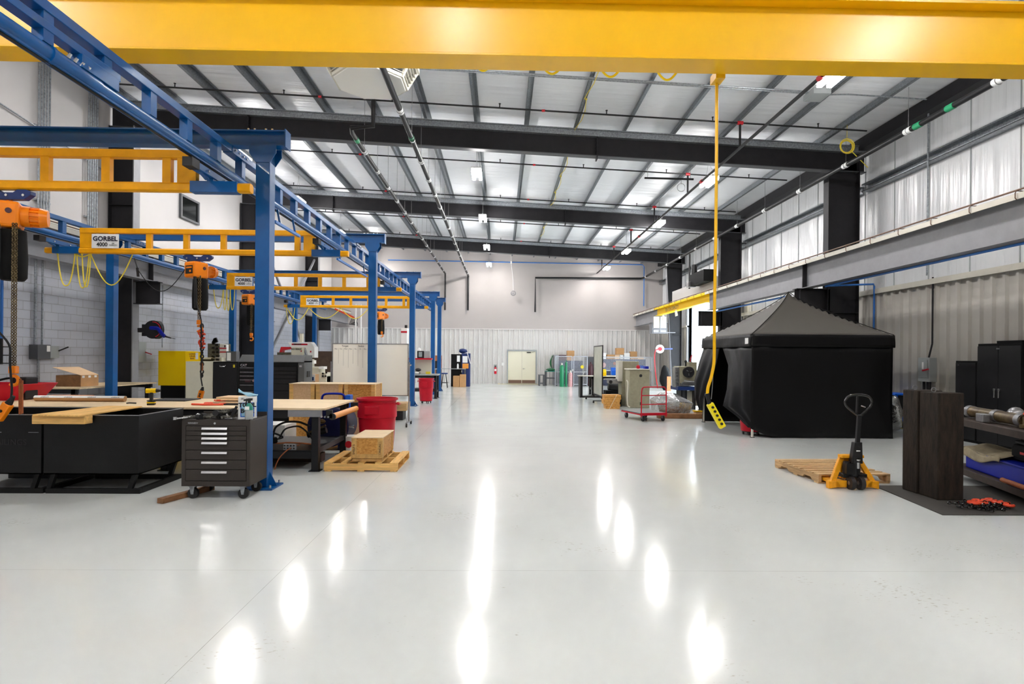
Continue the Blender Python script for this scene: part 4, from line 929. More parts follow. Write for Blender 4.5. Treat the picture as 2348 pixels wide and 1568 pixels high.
# things on the cabinet top
rnd = random.Random(3)
def glove(x, y, z, rz, label):
    t = thing('work_glove', label, 'glove', (x, y, z), rz)
    m = MB(); m.ball((0, 0, 0.022), 0.05, 10, (1.1, 0.9, 0.42)); m.build('palm', 'glove', t, smooth=True)
    for k in range(4): m.tube([(0.04, -0.033 + k * 0.022, 0.022), (0.075, -0.038 + k * 0.026, 0.03), (0.10, -0.042 + k * 0.028, 0.02)], 0.0105, 6)
    m.build('finger_row', 'glove', t, smooth=True)
    m = MB(); m.tube([(0.0, -0.04, 0.02), (0.03, -0.07, 0.025), (0.05, -0.085, 0.018)], 0.012, 6); m.build('thumb', 'glove', t, smooth=True)
    m = MB(); m.cyl((-0.04, 0, 0.022), (-0.10, 0, 0.024), 0.028, 0.036, n=12); m.build('cuff', 'rubber', t, smooth=True)
    return t
for (x, y, z, rz, lb) in ((-3.62, 6.86, 0.936, 2.9, 'grey work glove at left front of cabinet top'), (-3.5, 6.9, 0.936, 0.5, 'grey work glove second from left on drawer cabinet'), (-3.40, 6.98, 0.937, 2.2, 'dark glove in middle of pile on drawer cabinet'), (-3.3, 7.05, 0.96, 0.9, 'glove on top of pile on drawer cabinet'), (-3.36, 6.93, 0.985, 1.6, 'dark glove lying upper front of pile on drawer cabinet'), (-3.55, 7.05, 0.936, 1.2, 'grey glove at back left of cabinet top'), (-3.27, 7.0, 1.0, 2.6, 'topmost glove of pile behind wipes carton'), (-3.28, 6.9, 0.936, -0.4, 'grey glove front of pile near white carton')):
    glove(x, y, z, rz, lb)
t = thing('socket_wrench', 'pale socket wrench overhanging left edge of drawer cabinet', 'wrench', (-3.7, 6.85, 0.94)); 
MB().bar((0.10, 0, 0.03), (-0.12, -0.03, 0.0), 0.022, 0.014).build('wrench_handle', 'chrome', t, bevel=0.003)
MB().cyl((-0.12, -0.03, -0.012), (-0.12, -0.03, 0.02), 0.022, n=12).build('wrench_head', 'chrome', t, smooth=True)
MB().ring((0.13, 0.0, 0.03), 0.025, 0.009, 'y', 12, 6, -2.4, 2.4).build('open_jaw', 'chrome', t, smooth=True)
t = thing('power_tool_grip', 'black and silver hand tool leaning beside white carton', 'tool', (-3.2, 6.88, 0.937))
MB().bar((0.0, 0, 0.01), (0.06, 0.02, 0.15), 0.03, 0.03).build('tool_grip', 'black', t, bevel=0.005)
MB().bar((-0.02, -0.01, 0.01), (-0.05, 0.0, 0.06), 0.02, 0.015).bar((-0.06, -0.02, 0.008), (0.03, -0.02, 0.008), 0.02, 0.014).build('tool_head', 'chrome', t, bevel=0.003)
bx = A(540, 962, 6.95).x; bx1 = A(587, 962, 6.95).x
t = thing('wipes_box', 'white and blue carton of wipes standing on drawer cabinet', 'box', ((bx + bx1) / 2, 7.0, 0.926), 0.35)
MB().box(-0.10, 0.10, -0.06, 0.06, 0, 0.27).build('carton', 'white', t, bevel=0.003)
m = MB(); m.box(-0.075, 0.075, -0.0612, -0.0601, 0.03, 0.20); pr = m.build('printed_panel', 'royal', t)
MB().box(-0.065, 0.065, -0.0622, -0.0612, 0.04, 0.19).build('panel_field', 'pale_blue', pr)
text('carton_lettering', 'SELLARS', 0.028, 'ink_black', t, (-0.02, -0.0625, 0.245))
text('carton_lettering', 'TOOL\nBOX', 0.07, 'ink_black', t, (-0.0, -0.0635, 0.135), bold=0.003)
text('carton_lettering', 'Z400', 0.022, 'ink_black', t, (0.0, -0.0635, 0.052))
MB().box(0.1001, 0.1012, -0.04, 0.045, 0.03, 0.2).build('side_print', 'royal', t)
m = MB(); m.grid(lambda u, v: (-0.10 + 0.21 * u, -0.035 + 0.08 * v + 0.01 * math.sin(u * 7), 0.275 + 0.035 * math.sin(PI * v) * (1 - 0.3 * u) + 0.05 * (1 - u) ** 3 + 0.008 * math.sin(9 * u + 5 * v)), 14, 6); m.build('wipe_sheet', 'pale_blue', t, smooth=True, solid=0.003)
t = thing('spray_bottle', 'clear spray bottle with green trigger in front of wipes carton', 'bottle', (bx + 0.20, 6.86, 0.936))
MB().lathe((0, 0, 0), [(0.043, 0), (0.046, 0.01), (0.046, 0.11), (0.040, 0.15), (0.016, 0.19), (0.014, 0.20)], 18).build('bottle', 'grey_box', t, smooth=True)
MB().lathe((0, 0, 0), [(0.047, 0.11), (0.041, 0.152), (0.018, 0.192)], 18).build('green_shoulder', 'teal', t, smooth=True)
MB().box(-0.03, 0.02, -0.048, -0.044, 0.115, 0.155).build('bottle_label', 'label_white', t)
MB().cyl((0, 0, 0.19), (0, 0, 0.22), 0.018, n=12).prism([(-0.06, 0.235), (0.035, 0.25), (0.035, 0.222), (-0.06, 0.215)], 'y', -0.014, 0.014).bar((-0.03, 0, 0.22), (-0.045, 0, 0.16), 0.015, 0.01).build('trigger_head', 'ink_black', t)
# wooden wedge under caster
solo('wooden_block', MB().bar((-3.86, 6.60, 0.031), (-3.62, 7.30, 0.031), 0.085, 0.06), 'timber_red', 'brown square timber on floor under left casters of drawer cabinet', 'timber', bevel=0.004)
# ------------------------------------------------------------------ long workbench A
def bench(x0, x1, y0, y1, zt, label, legs, top='ply', lm='black', shelf=None, th=0.03):
    o = Vector(((x0 + x1) / 2, (y0 + y1) / 2, 0)); t = thing('workbench', label, 'workbench', o)
    MB(o).box(x0, x1, y0, y1, zt - th, zt).build('bench_top', top, t, bevel=0.003)
    [MB(o).box(x0 + 0.05, x1 - 0.08, q, q + 0.05, zt - th - 0.1, zt - th).build('top_rail', lm, t) for q in (y0 + 0.05, y1 - 0.1)]
    for lx in legs:
        for ly in (y0 + 0.05, y1 - 0.15):
            lg = MB(o).box(lx - 0.05, lx + 0.05, ly, ly + 0.1, 0, zt - th).build('leg', lm, t, bevel=0.004)
            MB(o).box(lx - 0.08, lx + 0.08, ly - 0.03, ly + 0.13, 0, 0.012).build('foot', lm, lg)
        MB(o).box(lx - 0.03, lx + 0.03, y0 + 0.15, y1 - 0.15, 0.25, 0.33).build('end_rail', lm, t)
    if shelf: MB(o).box(min(legs), max(legs), y0 + 0.1, y1 - 0.1, shelf - 0.02, shelf).box(min(legs), max(legs), y0 + 0.08, y0 + 0.11, shelf - 0.12, shelf - 0.02).build('lower_shelf', lm, t)
    return t
BZ = 0.93
ba = bench(-8.9, -2.56, 8.42, 10.1, BZ, 'long plywood-topped steel workbench behind black bins', [-2.72, -4.9, -7.2], shelf=0.30)
l = ba.location
MB(l).box(-3.1, -2.62, 8.43, 8.49, BZ - 0.13, BZ - 0.03).build('corner_bracket', 'grey_steel', ba)
# end roller
t = thing('conveyor_roller', 'orange roller bar bolted to right end of long bench', 'roller', (-2.45, 9.2, 0.8)); o = t.location.copy()
MB(o).cyl((-2.47, 8.5, 0.80), (-2.47, 9.85, 0.80), 0.045, n=16).build('roller_tube', 'orange_wood', t, smooth=True)
MB(o).cyl((-2.47, 8.47, 0.80), (-2.47, 8.5, 0.80), 0.05, n=16).box(-2.56, -2.47, 8.47, 8.5, 0.78, 0.9).build('end_cap', 'ink_black', t)
MB(o).box(-2.56, -2.44, 9.85, 9.88, 0.76, 0.9).build('end_bracket', 'dark_steel', t)
for q in range(3): MB(o).cyl((-2.52 - q * 0.05, 8.44, 0.80), (-2.52 - q * 0.05, 8.47, 0.80), 0.014, n=8).build('bolt', 'chrome', t)
# items on bench A
t = thing('cardboard_tube', 'long cardboard tube in white printed wrap lying on bench', 'tube', (A(185, 907, 9.3).x, 9.3, BZ)); l = t.location.copy()
xa, xb = A(82, 905, 9.3).x, A(287, 905, 9.3).x
MB(l).cyl((xa, 9.3, BZ + 0.046), (xb, 9.3, BZ + 0.046), 0.045, n=16).build('tube_body', 'cardboard', t, smooth=True)
m = MB(l)
for k in range(9):
    a0 = PI * k / 8; 
m.add([(xx, 9.3 - 0.0465 * math.cos(a_), BZ + 0.046 + 0.0465 * math.sin(a_)) for xx in (xa - 0.005, xb + 0.005) for a_ in [0.3 + 2.4 * k / 8 for k in range(9)]], [(k, k + 1, 9 + k + 1, 9 + k) for k in range(8)])
wr_ = m.build('printed_wrap', 'label_white', t, smooth=True)
for k in range(4): text('wrap_lettering', 'MITSUBISHI' if False else 'UNIRACK', 0.03, 'ink_black', t, (xa + 0.17 + k * (xb - xa - 0.3) / 3 - l.x, -0.038, 0.072), (PI / 2 - 0.75, 0, 0))
a, b = A(106, 900, 9.75), A(200, 900, 9.75); solo('wooden_board', MB().box(a.x, b.x, 9.72, 9.92, BZ, BZ + 0.06), 'rust_wood', 'reddish brown board behind cardboard tube on long bench', 'board', bevel=0.004)
# cordless drill
c = A(347, 921, 8.75)
t = thing('cordless_drill', 'yellow and black cordless drill standing on long bench', 'drill', (c.x, 8.75, BZ), 0.3)
MB().box(-0.05, 0.05, -0.045, 0.045, 0, 0.055).build('battery', 'ink_black', t, bevel=0.006)
MB().box(-0.052, 0.052, -0.047, 0.047, 0.03, 0.045).build('battery_band', 'yellow_cab', t)
MB().bar((0.0, 0, 0.05), (0.005, 0, 0.19), 0.042, 0.055).build('grip', 'ink_black', t, bevel=0.01)
MB().cyl((-0.07, 0, 0.215), (0.06, 0, 0.215), 0.036, n=14).build('motor_housing', 'yellow_cab', t, smooth=True)
MB().cyl((0.06, 0, 0.215), (0.12, 0, 0.215), 0.028, 0.018, n=12).build('chuck', 'ink_black', t, smooth=True)
# small clamp on bench
for (px, lab) in ((300, 'small dark clamp lying on bench left of drill'),):
    c = A(px, 917, 8.9); solo('small_clamp', MB().tube([(c.x - 0.06, 8.9, BZ + 0.012), (c.x, 8.86, BZ + 0.02), (c.x + 0.07, 8.92, BZ + 0.012)], 0.01, 6), 'dark_steel', lab, 'clamp', smooth=True)
# black sheet and boards
a, b = A(345, 905, 9.55), A(432, 905, 9.55); solo('steel_sheet', MB().box(a.x, b.x, 9.45, 9.95, BZ, BZ + 0.015), 'dark_steel', 'thin dark steel sheet lying at back of long bench', 'sheet')
z = BZ
for k, (xa_, xb_, mm, lab) in enumerate(((500, 586, 'dark_steel', 'dark flat bar at bottom of board stack on bench'), (503, 586, 'cardboard_pale', 'pale flat board low in stack on bench'), (508, 588, 'cardboard_pale', 'pale flat board in middle of stack on bench'), (510, 590, 'cardboard_pale', 'topmost pale board of stack behind wipes carton'))):
    a, b = A(xa_, 910, 9.0 + 0.05 * k), A(xb_, 910, 9.0 + 0.05 * k); solo('flat_board', MB().box(a.x, b.x, 8.8 + 0.05 * k, 9.2 + 0.05 * k, z, z + 0.022), mm, lab, 'board', 'flat boards stacked on long bench', bevel=0.002); z += 0.026 + 0.012 * (k % 2)
t = thing('chain_heap', 'heap of red lifting chain hooks on long bench', 'chain', A(492, 918, 8.9)); t.location.z = BZ; l = t.location.copy()
rnd = random.Random(5)
for k in range(7):
    c = Vector((l.x - 0.12 + 0.045 * k, 8.9 + rnd.uniform(-0.06, 0.06), BZ + 0.02 + (0.045 if 2 < k < 6 else 0)))
    MB(l).ring(c, 0.035, 0.014, 'z', 12, 6).build('hook', 'chain_red', t, smooth=True)
MB(l).tube([Vector((l.x - 0.28, 8.78, BZ + 0.015)), Vector((l.x - 0.05, 8.72, BZ + 0.015)), Vector((l.x + 0.2, 8.76, BZ + 0.015))], 0.016, 6).build('strap', 'chain_red', t, smooth=True)
# red tray on the left end
xa = A(88, 905, 9.6).x
t = thing('red_steel_tray', 'red steel tray with cables on left end of long bench', 'tray', (xa - 0.9, 9.6, BZ)); l = t.location.copy()
m = MB(l); x0, x1 = xa - 1.5, xa - 0.05; zt = BZ + 0.26
m.add([(x0, 9.35, BZ), (x1 - 0.18, 9.35, BZ), (x1 - 0.18, 10.0, BZ), (x0, 10.0, BZ), (x0, 9.25, zt), (x1, 9.25, zt), (x1, 10.08, zt), (x0, 10.08, zt)], [(0, 3, 2, 1), (0, 1, 5, 4), (1, 2, 6, 5), (2, 3, 7, 6), (3, 0, 4, 7)])
m.build('tray_body', 'red', t, solid=0.008)
solo('battery_charger', MB().box(xa - 0.35, xa - 0.12, 9.5, 9.75, BZ + 0.01, BZ + 0.37), 'black', 'black boxy charger in right end of red tray', 'charger', bevel=0.015)
solo('cable_tangle', MB().tube(smooth_path([Vector((xa - 1.1, 9.5, BZ + 0.27)), Vector((xa - 0.9, 9.6, BZ + 0.31)), Vector((xa - 0.7, 9.5, BZ + 0.28)), Vector((xa - 0.5, 9.65, BZ + 0.36)), Vector((xa - 0.38, 9.6, BZ + 0.30))]), 0.018, 6), 'matte_black', 'black cable tangle lying across red tray', 'cable', smooth=True)
t = thing('rusty_chain_hook', 'rusty hook and strap hanging from nearest hoist hook', 'strap', A(47, 940, 6.87)); l = t.location.copy()
MB(l).bar(A(46, 868, 6.87), A(46, 950, 6.87), 0.025, 0.02).bar(A(51, 872, 6.87), A(51, 948, 6.87), 0.02, 0.016).build('strap_bar', 'rust', t, bevel=0.004)
# ------------------------------------------------------------------ bench B along the left wall + box
bb = bench(-10.6, -9.32, 12.9, 15.75, BZ, 'plywood bench against left block wall with open carton', [-10.4, -9.5], top='ply', lm='black')
c0 = (-10.42, 13.35)
t = thing('cardboard_box', 'open brown cardboard box with raised flap on wall bench', 'box', (-10.12, 13.65, BZ), 0.0); l = t.location.copy()
a = A(130, 885, 13.4); b = A(187, 885, 13.4)
w = b.x - a.x
MB().box(-w / 2, w / 2, -0.28, 0.30, 0, 0.26).build('box_body', 'brick_brown', t, bevel=0.004); t.location.x = (a.x + b.x) / 2
MB().box(w / 2 + 0.0005, w / 2 + 0.004, -0.278, 0.298, 0.002, 0.258).build('lit_box_side', 'cardboard', t)  # same carton, lighter colour painted on the side that catches light
m = MB(); m.add([(-w / 2, -0.28, 0.262), (w / 2, -0.28, 0.262), (w / 2, 0.30, 0.262), (-w / 2, 0.30, 0.262)], [(0, 1, 2, 3)])
m = MB(); m.add([(w / 2, -0.28, 0.262), (w / 2, 0.30, 0.262), (-w / 2 + 0.06, 0.36, 0.44), (-w / 2 - 0.10, -0.25, 0.44)], [(0, 1, 2, 3)]); m.build('open_flap', 'cardboard_pale', t, solid=0.005)
for q in (-0.2, 0.0, 0.2): MB().box(w / 2 + 0.004, w / 2 + 0.006, q - 0.04, q + 0.04, 0.2, 0.25).build('white_sticker', 'white', t)
# ================================================================== MACHINES AND CABINETS BEHIND THE BENCH
def xr(px0, px1, Y): return A(px0, 800, Y).x, A(px1, 800, Y).x
x0, x1 = xr(363, 426, 17.5)
t = thing('machine_guard', 'large plain yellow machine panel beside left wall', 'machine', ((x0 + x1) / 2, 17.7, 0)); l = t.location.copy()
MB(l).box(x0, x1, 17.5, 18.1, 0.75, 1.79).build('guard_panel', 'yellow_cab', t, bevel=0.006)
MB(l).box(x0 + 0.05, x1 - 0.05, 17.55, 18.05, 0, 0.75).build('machine_base', 'matte_black', t)
x0, x1 = xr(426, 488, 16.0)
t = thing('beige_cabinet', 'tall beige machine cabinet with yellow sign panel above', 'cabinet', ((x0 + x1) / 2, 16.3, 0)); l = t.location.copy()
MB(l).box(x0, x1, 16.0, 16.6, 0.08, 1.5).build('cabinet_body', 'cream', t, bevel=0.01)
MB(l).box(x0 + 0.03, x1 - 0.03, 16.03, 16.55, 0, 0.08).build('plinth', 'matte_black', t)
ys0, ys1 = xr(426, 463, 16.0); sg = MB(l).box(ys0, ys1, 16.0, 16.03, 1.505, 1.77).build('yellow_sign', 'yellow_cab', t)
text('sign_lettering', 'LONG\nUSHR\nBAR', 0.062, 'rust', sg, ((ys0 + ys1) / 2 - 0.04 - l.x, -0.302, 1.64), bold=0.002)
MB(l).box(ys0 + 0.27, ys0 + 0.34, 15.994, 16.0, 1.56, 1.74).build('paper_strip', 'white', sg)
for q in (0.37, 0.41): MB(l).cyl((ys0 + q, 16.0, 1.74), (ys0 + q, 15.993, 1.74), 0.009, n=8).build('rivet', 'ink_black', sg)
x0, x1 = xr(488, 545, 16.0)
t = thing('black_locker', 'plain black metal locker with silver pull handle', 'locker', ((x0 + x1) / 2, 16.3, 0)); l = t.location.copy()
MB(l).box(x0, x1, 16.02, 16.6, 0, 1.5).build('locker_body', 'matte_black', t, bevel=0.006)
dr = MB(l).box(x0 + 0.02, x1 - 0.02, 16.0, 16.02, 0.05, 1.46).build('locker_door', 'black', t, bevel=0.004)
MB(l).tube([(x0 + 0.2, 16.0, 1.40), (x0 + 0.21, 15.97, 1.37), (x0 + 0.34, 15.97, 1.37), (x0 + 0.35, 16.0, 1.40)], 0.012, 6).build('handle', 'chrome', dr, smooth=True)
MB(l).box(x1 - 0.12, x1 - 0.07, 15.995, 16.0, 1.34, 1.42).build('yellow_sticker', 'tape_yellow', dr)
# CNC machine behind (beige and white with cable chain)
x0, x1 = xr(462, 520, 18.6)
t = thing('milling_machine', 'beige and white milling machine behind black locker', 'machine', ((x0 + x1) / 2, 19.0, 0)); l = t.location.copy()
MB(l).box(x0, x1, 18.9, 19.5, 0, 1.45).build('machine_base', 'cream', t, bevel=0.01)
MB(l).box(x0 + 0.05, x1 - 0.1, 18.5, 18.9, 1.30, 1.60).build('coolant_tray', 'cream', t, bevel=0.01)
MB(l).box(x0 + 0.10, x0 + 0.42, 18.492, 18.5, 1.40, 1.54).build('dark_recess', 'ink_black', t)
MB(l).box(x0 + 0.02, x0 + 0.55, 18.95, 19.4, 1.6, 2.05).build('tool_carousel', 'olive_dark', t)
w0, w1 = xr(504, 521, 18.8); hp = MB(l).prism([(w0, 1.45), (w1, 1.45), (w1, 2.02), (w0 + 0.02, 2.05)], 'y', 18.75, 18.9).build('white_column', 'white', t, bevel=0.006)
for zz in (1.88, 1.76): MB(l).box(w0 + 0.0, w1, 18.742, 18.75, zz, zz + 0.035).build('red_stripe', 'red', hp)
MB(l).box(w1 - 0.07, w1 - 0.03, 18.742, 18.75, 1.93, 2.0).box(w1 - 0.07, w1 - 0.03, 18.742, 18.75, 1.48, 1.53).build('vent_slot', 'ink_black', hp)
g0, g1 = xr(522, 545, 18.8); gp = MB(l).box(g0, g1, 18.7, 18.95, 1.45, 1.80).build('grey_control_box', 'grey_dark', t, bevel=0.006)
MB(l).box(g0 + 0.03, g0 + 0.15, 18.692, 18.7, 1.5, 1.76).build('label_sheet', 'white', gp)
m = MB(l); P = [A(498, 835, 18.4), A(500, 810, 18.4), A(497, 785, 18.4), A(494, 777, 18.4), A(490, 785, 18.4), A(490, 815, 18.4), A(486, 835, 18.4)]
for i in range(len(P) - 1):
    for k in range(3):
        c = P[i].lerp(P[i + 1], k / 3); d_ = (P[i + 1] - P[i]).normalized(); m.bar(c, c + d_ * 0.07, 0.09, 0.06, (0, 1, 0))
m.build('cable_chain', 'black', t)
# black roller tool chest
x0, x1 = xr(547, 697, 13.5)
t = thing('tool_chest', 'wide black roller tool chest with lid and silver drawer pulls', 'tool chest', ((x0 + x1) / 2, 13.8, 0)); l = t.location.copy()
MB(l).box(x0, x1 - 0.14, 13.5, 14.1, 0.14, 1.52).build('chest_body', 'matte_black', t, bevel=0.006)
MB(l).box(x1 - 0.138, x1, 13.52, 14.1, 0.14, 1.56).build('chest_side', 'chest_grey', t)
MB(l).prism([(13.5, 1.525), (13.5, 1.54), (13.68, 1.70), (14.1, 1.70), (14.1, 1.525)], 'x', x0, x1).build('lid', 'chest_grey', t, bevel=0.005)
zz = 1.42
for k, h in enumerate((0.10, 0.09, 0.09, 0.12, 0.16, 0.2, 0.2, 0.24)):
    zz -= h; dr = MB(l).box(x0 + 0.03, x1 - 0.17, 13.485, 13.5, zz + 0.006, zz + h - 0.006).build('drawer', 'black', t, bevel=0.003)
    MB(l).box(x0 + 0.05, x0 + 0.36, 13.465, 13.485, zz + h - 0.035, zz + h - 0.02).build('drawer_pull', 'steel', dr)
text('chest_logo', 'CAT', 0.075, 'chrome', t, (x0 + 0.12 - l.x, -0.302, 1.45), bold=0.003)
m = MB(l); m.cyl((x0 + 0.36, 13.484, 1.1), (x0 + 0.36, 13.48, 1.1), 0.03, n=14); m.build('round_sticker', 'pink_tank', t)
MB(l).prism([(x0 + 0.14, 1.13), (x0 + 0.32, 1.12), (x0 + 0.28, 1.06), (x0 + 0.17, 1.06)], 'y', 13.48, 13.484).build('red_sticker', 'maroon', t)
MB(l).box(x1 + 0.0, x1 + 0.012, 13.72, 13.92, 1.18, 1.32).build('side_handle', 'ink_black', t)
MB(l).box(x1 - 0.11, x1 - 0.05, 13.512, 13.52, 1.42, 1.46).build('lock_badge', 'chrome', t)
for xx in (x0 + 0.12, x1 - 0.12):
    for yy in (13.6, 14.0): MB(l).cyl((xx - 0.02, yy, 0.07), (xx + 0.02, yy, 0.07), 0.07, n=16).build('caster_wheel', 'rubber', t, smooth=True)
# band saw machine, white and red
Y = 17.2; P_ = lambda px, py: (A(px, py, Y).x, A(px, py, Y).z)
t = thing('band_saw', 'white and red horizontal band saw behind black tool chest', 'saw', (A(690, 800, Y).x, Y + 0.4, 0)); l = t.location.copy()
MB(l).prism([P_(667, 796), P_(660, 785), P_(712, 784), P_(721, 796), P_(721, 820), P_(708, 820), P_(700, 797)], 'y', Y, Y + 0.35).build('saw_head', 'white', t, bevel=0.008)
MB(l).prism([P_(671, 796), P_(698, 796), P_(698, 816), P_(671, 816)], 'y', Y - 0.12, Y).build('motor_cover', 'cream', t, bevel=0.008)
a = P_(669, 791); b = P_(712, 787); MB(l).box(a[0], P_(712, 0)[0], Y - 0.006, Y, a[1], a[1] + 0.045).build('red_stripe', 'red', t)
a = P_(711, 808); MB(l).box(a[0], P_(721, 0)[0], Y - 0.006, Y, a[1], a[1] + 0.05).build('red_stripe', 'red', t)
c = P_(682, 789.3); text('saw_lettering', 'HEM SAW', 0.055, 'ink_black', t, (c[0] - l.x, Y - 0.012 - l.y, c[1]), bold=0.003)
c = P_(683, 800.5); text('saw_lettering', 'SG100AX', 0.075, 'ink_black', t, (c[0] - l.x, Y - 0.125 - l.y, c[1]), bold=0.002)
c = P_(694, 805); MB(l).cyl((c[0], Y - 0.13, c[1]), (c[0], Y - 0.12, c[1]), 0.018, n=10).build('stop_button', 'red', t)
MB(l).box(P_(675, 0)[0], P_(690, 0)[0], Y - 0.126, Y - 0.12, P_(0, 815)[1], P_(0, 811.5)[1]).build('dark_slot', 'ink_black', t)
MB(l).prism([P_(634, 818), P_(641, 795), P_(668, 795), P_(664, 800), P_(645, 803), P_(641, 818)], 'y', Y + 0.1, Y + 0.3).build('red_guard', 'bright_red', t, bevel=0.006)
MB(l).box(P_(641, 0)[0], P_(671, 0)[0], Y + 0.05, Y + 0.3, P_(0, 816)[1], P_(0, 802)[1]).build('work_clamp', 'olive_dark', t)
MB(l).box(P_(640, 0)[0], P_(706, 0)[0], Y - 0.05, Y + 0.9, 0.0, P_(0, 818)[1]).build('saw_base', 'cream', t, bevel=0.01)
MB(l).bar((P_(702, 0)[0], Y - 0.05, P_(0, 800)[1]), (P_(707, 0)[0], Y - 0.05, P_(0, 818)[1]), 0.03, 0.03).build('feed_lever', 'ink_black', t)
MB(l).box(P_(684, 0)[0], P_(690, 0)[0], Y + 0.36, Y + 0.5, P_(0, 786)[1], P_(0, 757)[1]).build('white_mast', 'cream', t)
# brown steel plate rack
Y = 18.5; x0, x1 = xr(716, 764, Y)
solo('steel_plate', MB().box(x0, x1, Y, Y + 0.12, 0, A(730, 805, Y).z), 'brown_plate', 'large rusty brown steel plate standing behind band saw', 'plate', bevel=0.004)
# beige lathe-like machine right of the chest
Y = 15.3; P_ = lambda px, py: (A(px, py, Y).x, A(px, py, Y).z)
t = thing('beige_lathe', 'beige bench machine between black chest and whiteboard', 'machine', (A(728, 800, Y).x, Y + 0.3, 0)); l = t.location.copy()
MB(l).box(P_(697, 0)[0], P_(740, 0)[0], Y, Y + 0.5, P_(0, 855)[1], P_(0, 838)[1]).build('head_housing', 'cream', t, bevel=0.01)
MB(l).box(P_(699, 0)[0], P_(738, 0)[0], Y - 0.004, Y + 0.4, P_(0, 842)[1], P_(0, 835)[1]).build('top_cover', 'cream', t, bevel=0.01)
pn = MB(l).box(P_(735, 0)[0], P_(757, 0)[0], Y - 0.05, Y + 0.4, P_(0, 872)[1], P_(0, 848)[1]).build('control_panel', 'cream', t, bevel=0.008)
for k, (px, py) in enumerate(((742, 862), (748, 862), (742, 856), (750, 854))): c = P_(px, py); MB(l).cyl((c[0], Y - 0.075, c[1]), (c[0], Y - 0.05, c[1]), 0.025, n=10).build('control_knob', 'ink_black', pn)
MB(l).box(P_(741, 0)[0], P_(752, 0)[0], Y - 0.1, Y + 0.2, P_(0, 840)[1], P_(0, 834)[1]).build('lamp_head', 'white', t)
MB(l).box(P_(697, 0)[0], P_(757, 0)[0], Y, Y + 0.5, 0, P_(0, 856)[1]).build('machine_stand', 'cream', t, bevel=0.01)
MB(l).prism([P_(700, 826), P_(714, 826), P_(714, 834), P_(702, 834)], 'y', Y + 0.2, Y + 0.4).build('white_cap', 'white', t)
# boxes of supplies on crates row level (behind crates)
Y = 14.6; x0, x1 = xr(694, 704, Y)
a = A(694, 0, Y).x; b = A(736, 0, Y).x; t = thing('parts_carton', 'orange and white printed carton beside black tool chest', 'box', ((a + b) / 2, 14.5, 0))
l = t.location.copy(); MB(l).box(a, b, 14.4, 14.7, A(0, 876, 14.4).z - 0.3, A(700, 858, 14.4).z).build('carton_body', 'cardboard', t, bevel=0.004)
MB(l).box(a + 0.1, b, 14.39, 14.4, A(700, 874, 14.4).z, A(700, 858, 14.4).z).build('printed_front', 'white', t)
MB(l).box(a + 0.12, b - 0.03, 14.384, 14.39, A(700, 872, 14.4).z, A(700, 864, 14.4).z).build('blue_print', 'navy', t)
MB(l).box(a + 0.02, b - 0.02, 14.42, 14.68, 0, A(0, 876, 14.4).z - 0.3).build('box_stand', 'grey_dark', t)
# ------------------------------------------------------------------ whiteboard on wheels
Y = 14.1; x0, x1 = xr(762, 937, Y); z0, z1 = 0.72, 2.0
t = thing('whiteboard', 'large rolling whiteboard with faint handwritten table', 'whiteboard', ((x0 + x1) / 2, Y, 0)); l = t.location.copy()
bs = MB(l).box(x0 + 0.02, x1 - 0.02, Y, Y + 0.02, z0 + 0.02, z1 - 0.02).build('writing_surface', 'board_white', t)
f = MB(l); f.box(x0, x0 + 0.02, Y - 0.01, Y + 0.03, z0, z1); f.box(x1 - 0.02, x1, Y - 0.01, Y + 0.03, z0, z1); f.box(x0 + 0.02, x1 - 0.02, Y - 0.01, Y + 0.03, z1 - 0.02, z1); f.box(x0 + 0.02, x1 - 0.02, Y - 0.01, Y + 0.03, z0, z0 + 0.02); f.build('board_frame', 'steel', t)
for q, wd in ((0.2, 'Target'), (0.45, 'Status'), (0.62, 'Due')):
    text('handwriting', wd, 0.06, 'ink_black', bs, (x0 + q * 1.55 - l.x, -0.004, 1.93))
for k in range(8): text('handwriting', ('Mon', 'Tue', 'Wed', 'Mon', 'Thu', 'Fri', 'Mon', 'Note')[k], 0.035, 'ink_black', bs, (x0 + 0.09 + k * 0.118 - l.x, -0.004, 1.86))
for k in range(8): MB(l).box(x0 + 0.15 + k * 0.118, x0 + 0.1525 + k * 0.118, Y - 0.002, Y, 1.5 - 0.05 * (k % 3), 1.88).build('ruled_line', 'ink_black', bs)
for xx in (x0 - 0.02, x1 + 0.02):
    MB(l).bar((xx, Y, 0.12), (xx, Y, 1.55), 0.03, 0.03).build('stand_post', 'steel', t)
    ft = MB(l).bar((xx, Y - 0.36, 0.1), (xx, Y + 0.36, 0.1), 0.035, 0.03).build('stand_foot', 'steel', t)
    MB(l).bar((xx, Y - 0.02, 0.55), (xx, Y - 0.3, 0.12), 0.02, 0.02).build('stand_strut', 'steel', t)
    for q in (-0.34, 0.34): MB(l).cyl((xx - 0.015, Y + q, 0.042), (xx + 0.015, Y + q, 0.042), 0.042, n=14).build('caster_wheel', 'rubber', ft, smooth=True)
MB(l).cyl((x1 + 0.03, Y, 1.48), (x1 + 0.07, Y, 1.48), 0.02, n=10).build('tilt_knob', 'chrome', t)
# things behind board
solo('wooden_crate_pallet', MB().box(-3.6, -2.5, 15.2, 15.9, 0.25, 0.45), 'oldwood', 'low timber stack behind whiteboard legs', 'timber', bevel=0.004)
solo('timber_support', MB().box(-3.5, -2.6, 15.3, 15.8, 0, 0.25), 'dark_steel', 'dark support block under low timber stack', 'block')
solo('green_bucket', MB().lathe((-3.2, 14.9, 0), [(0.13, 0), (0.16, 0.3)], 16), 'olive', 'small olive bucket behind whiteboard near second blue post', 'bucket', smooth=True)
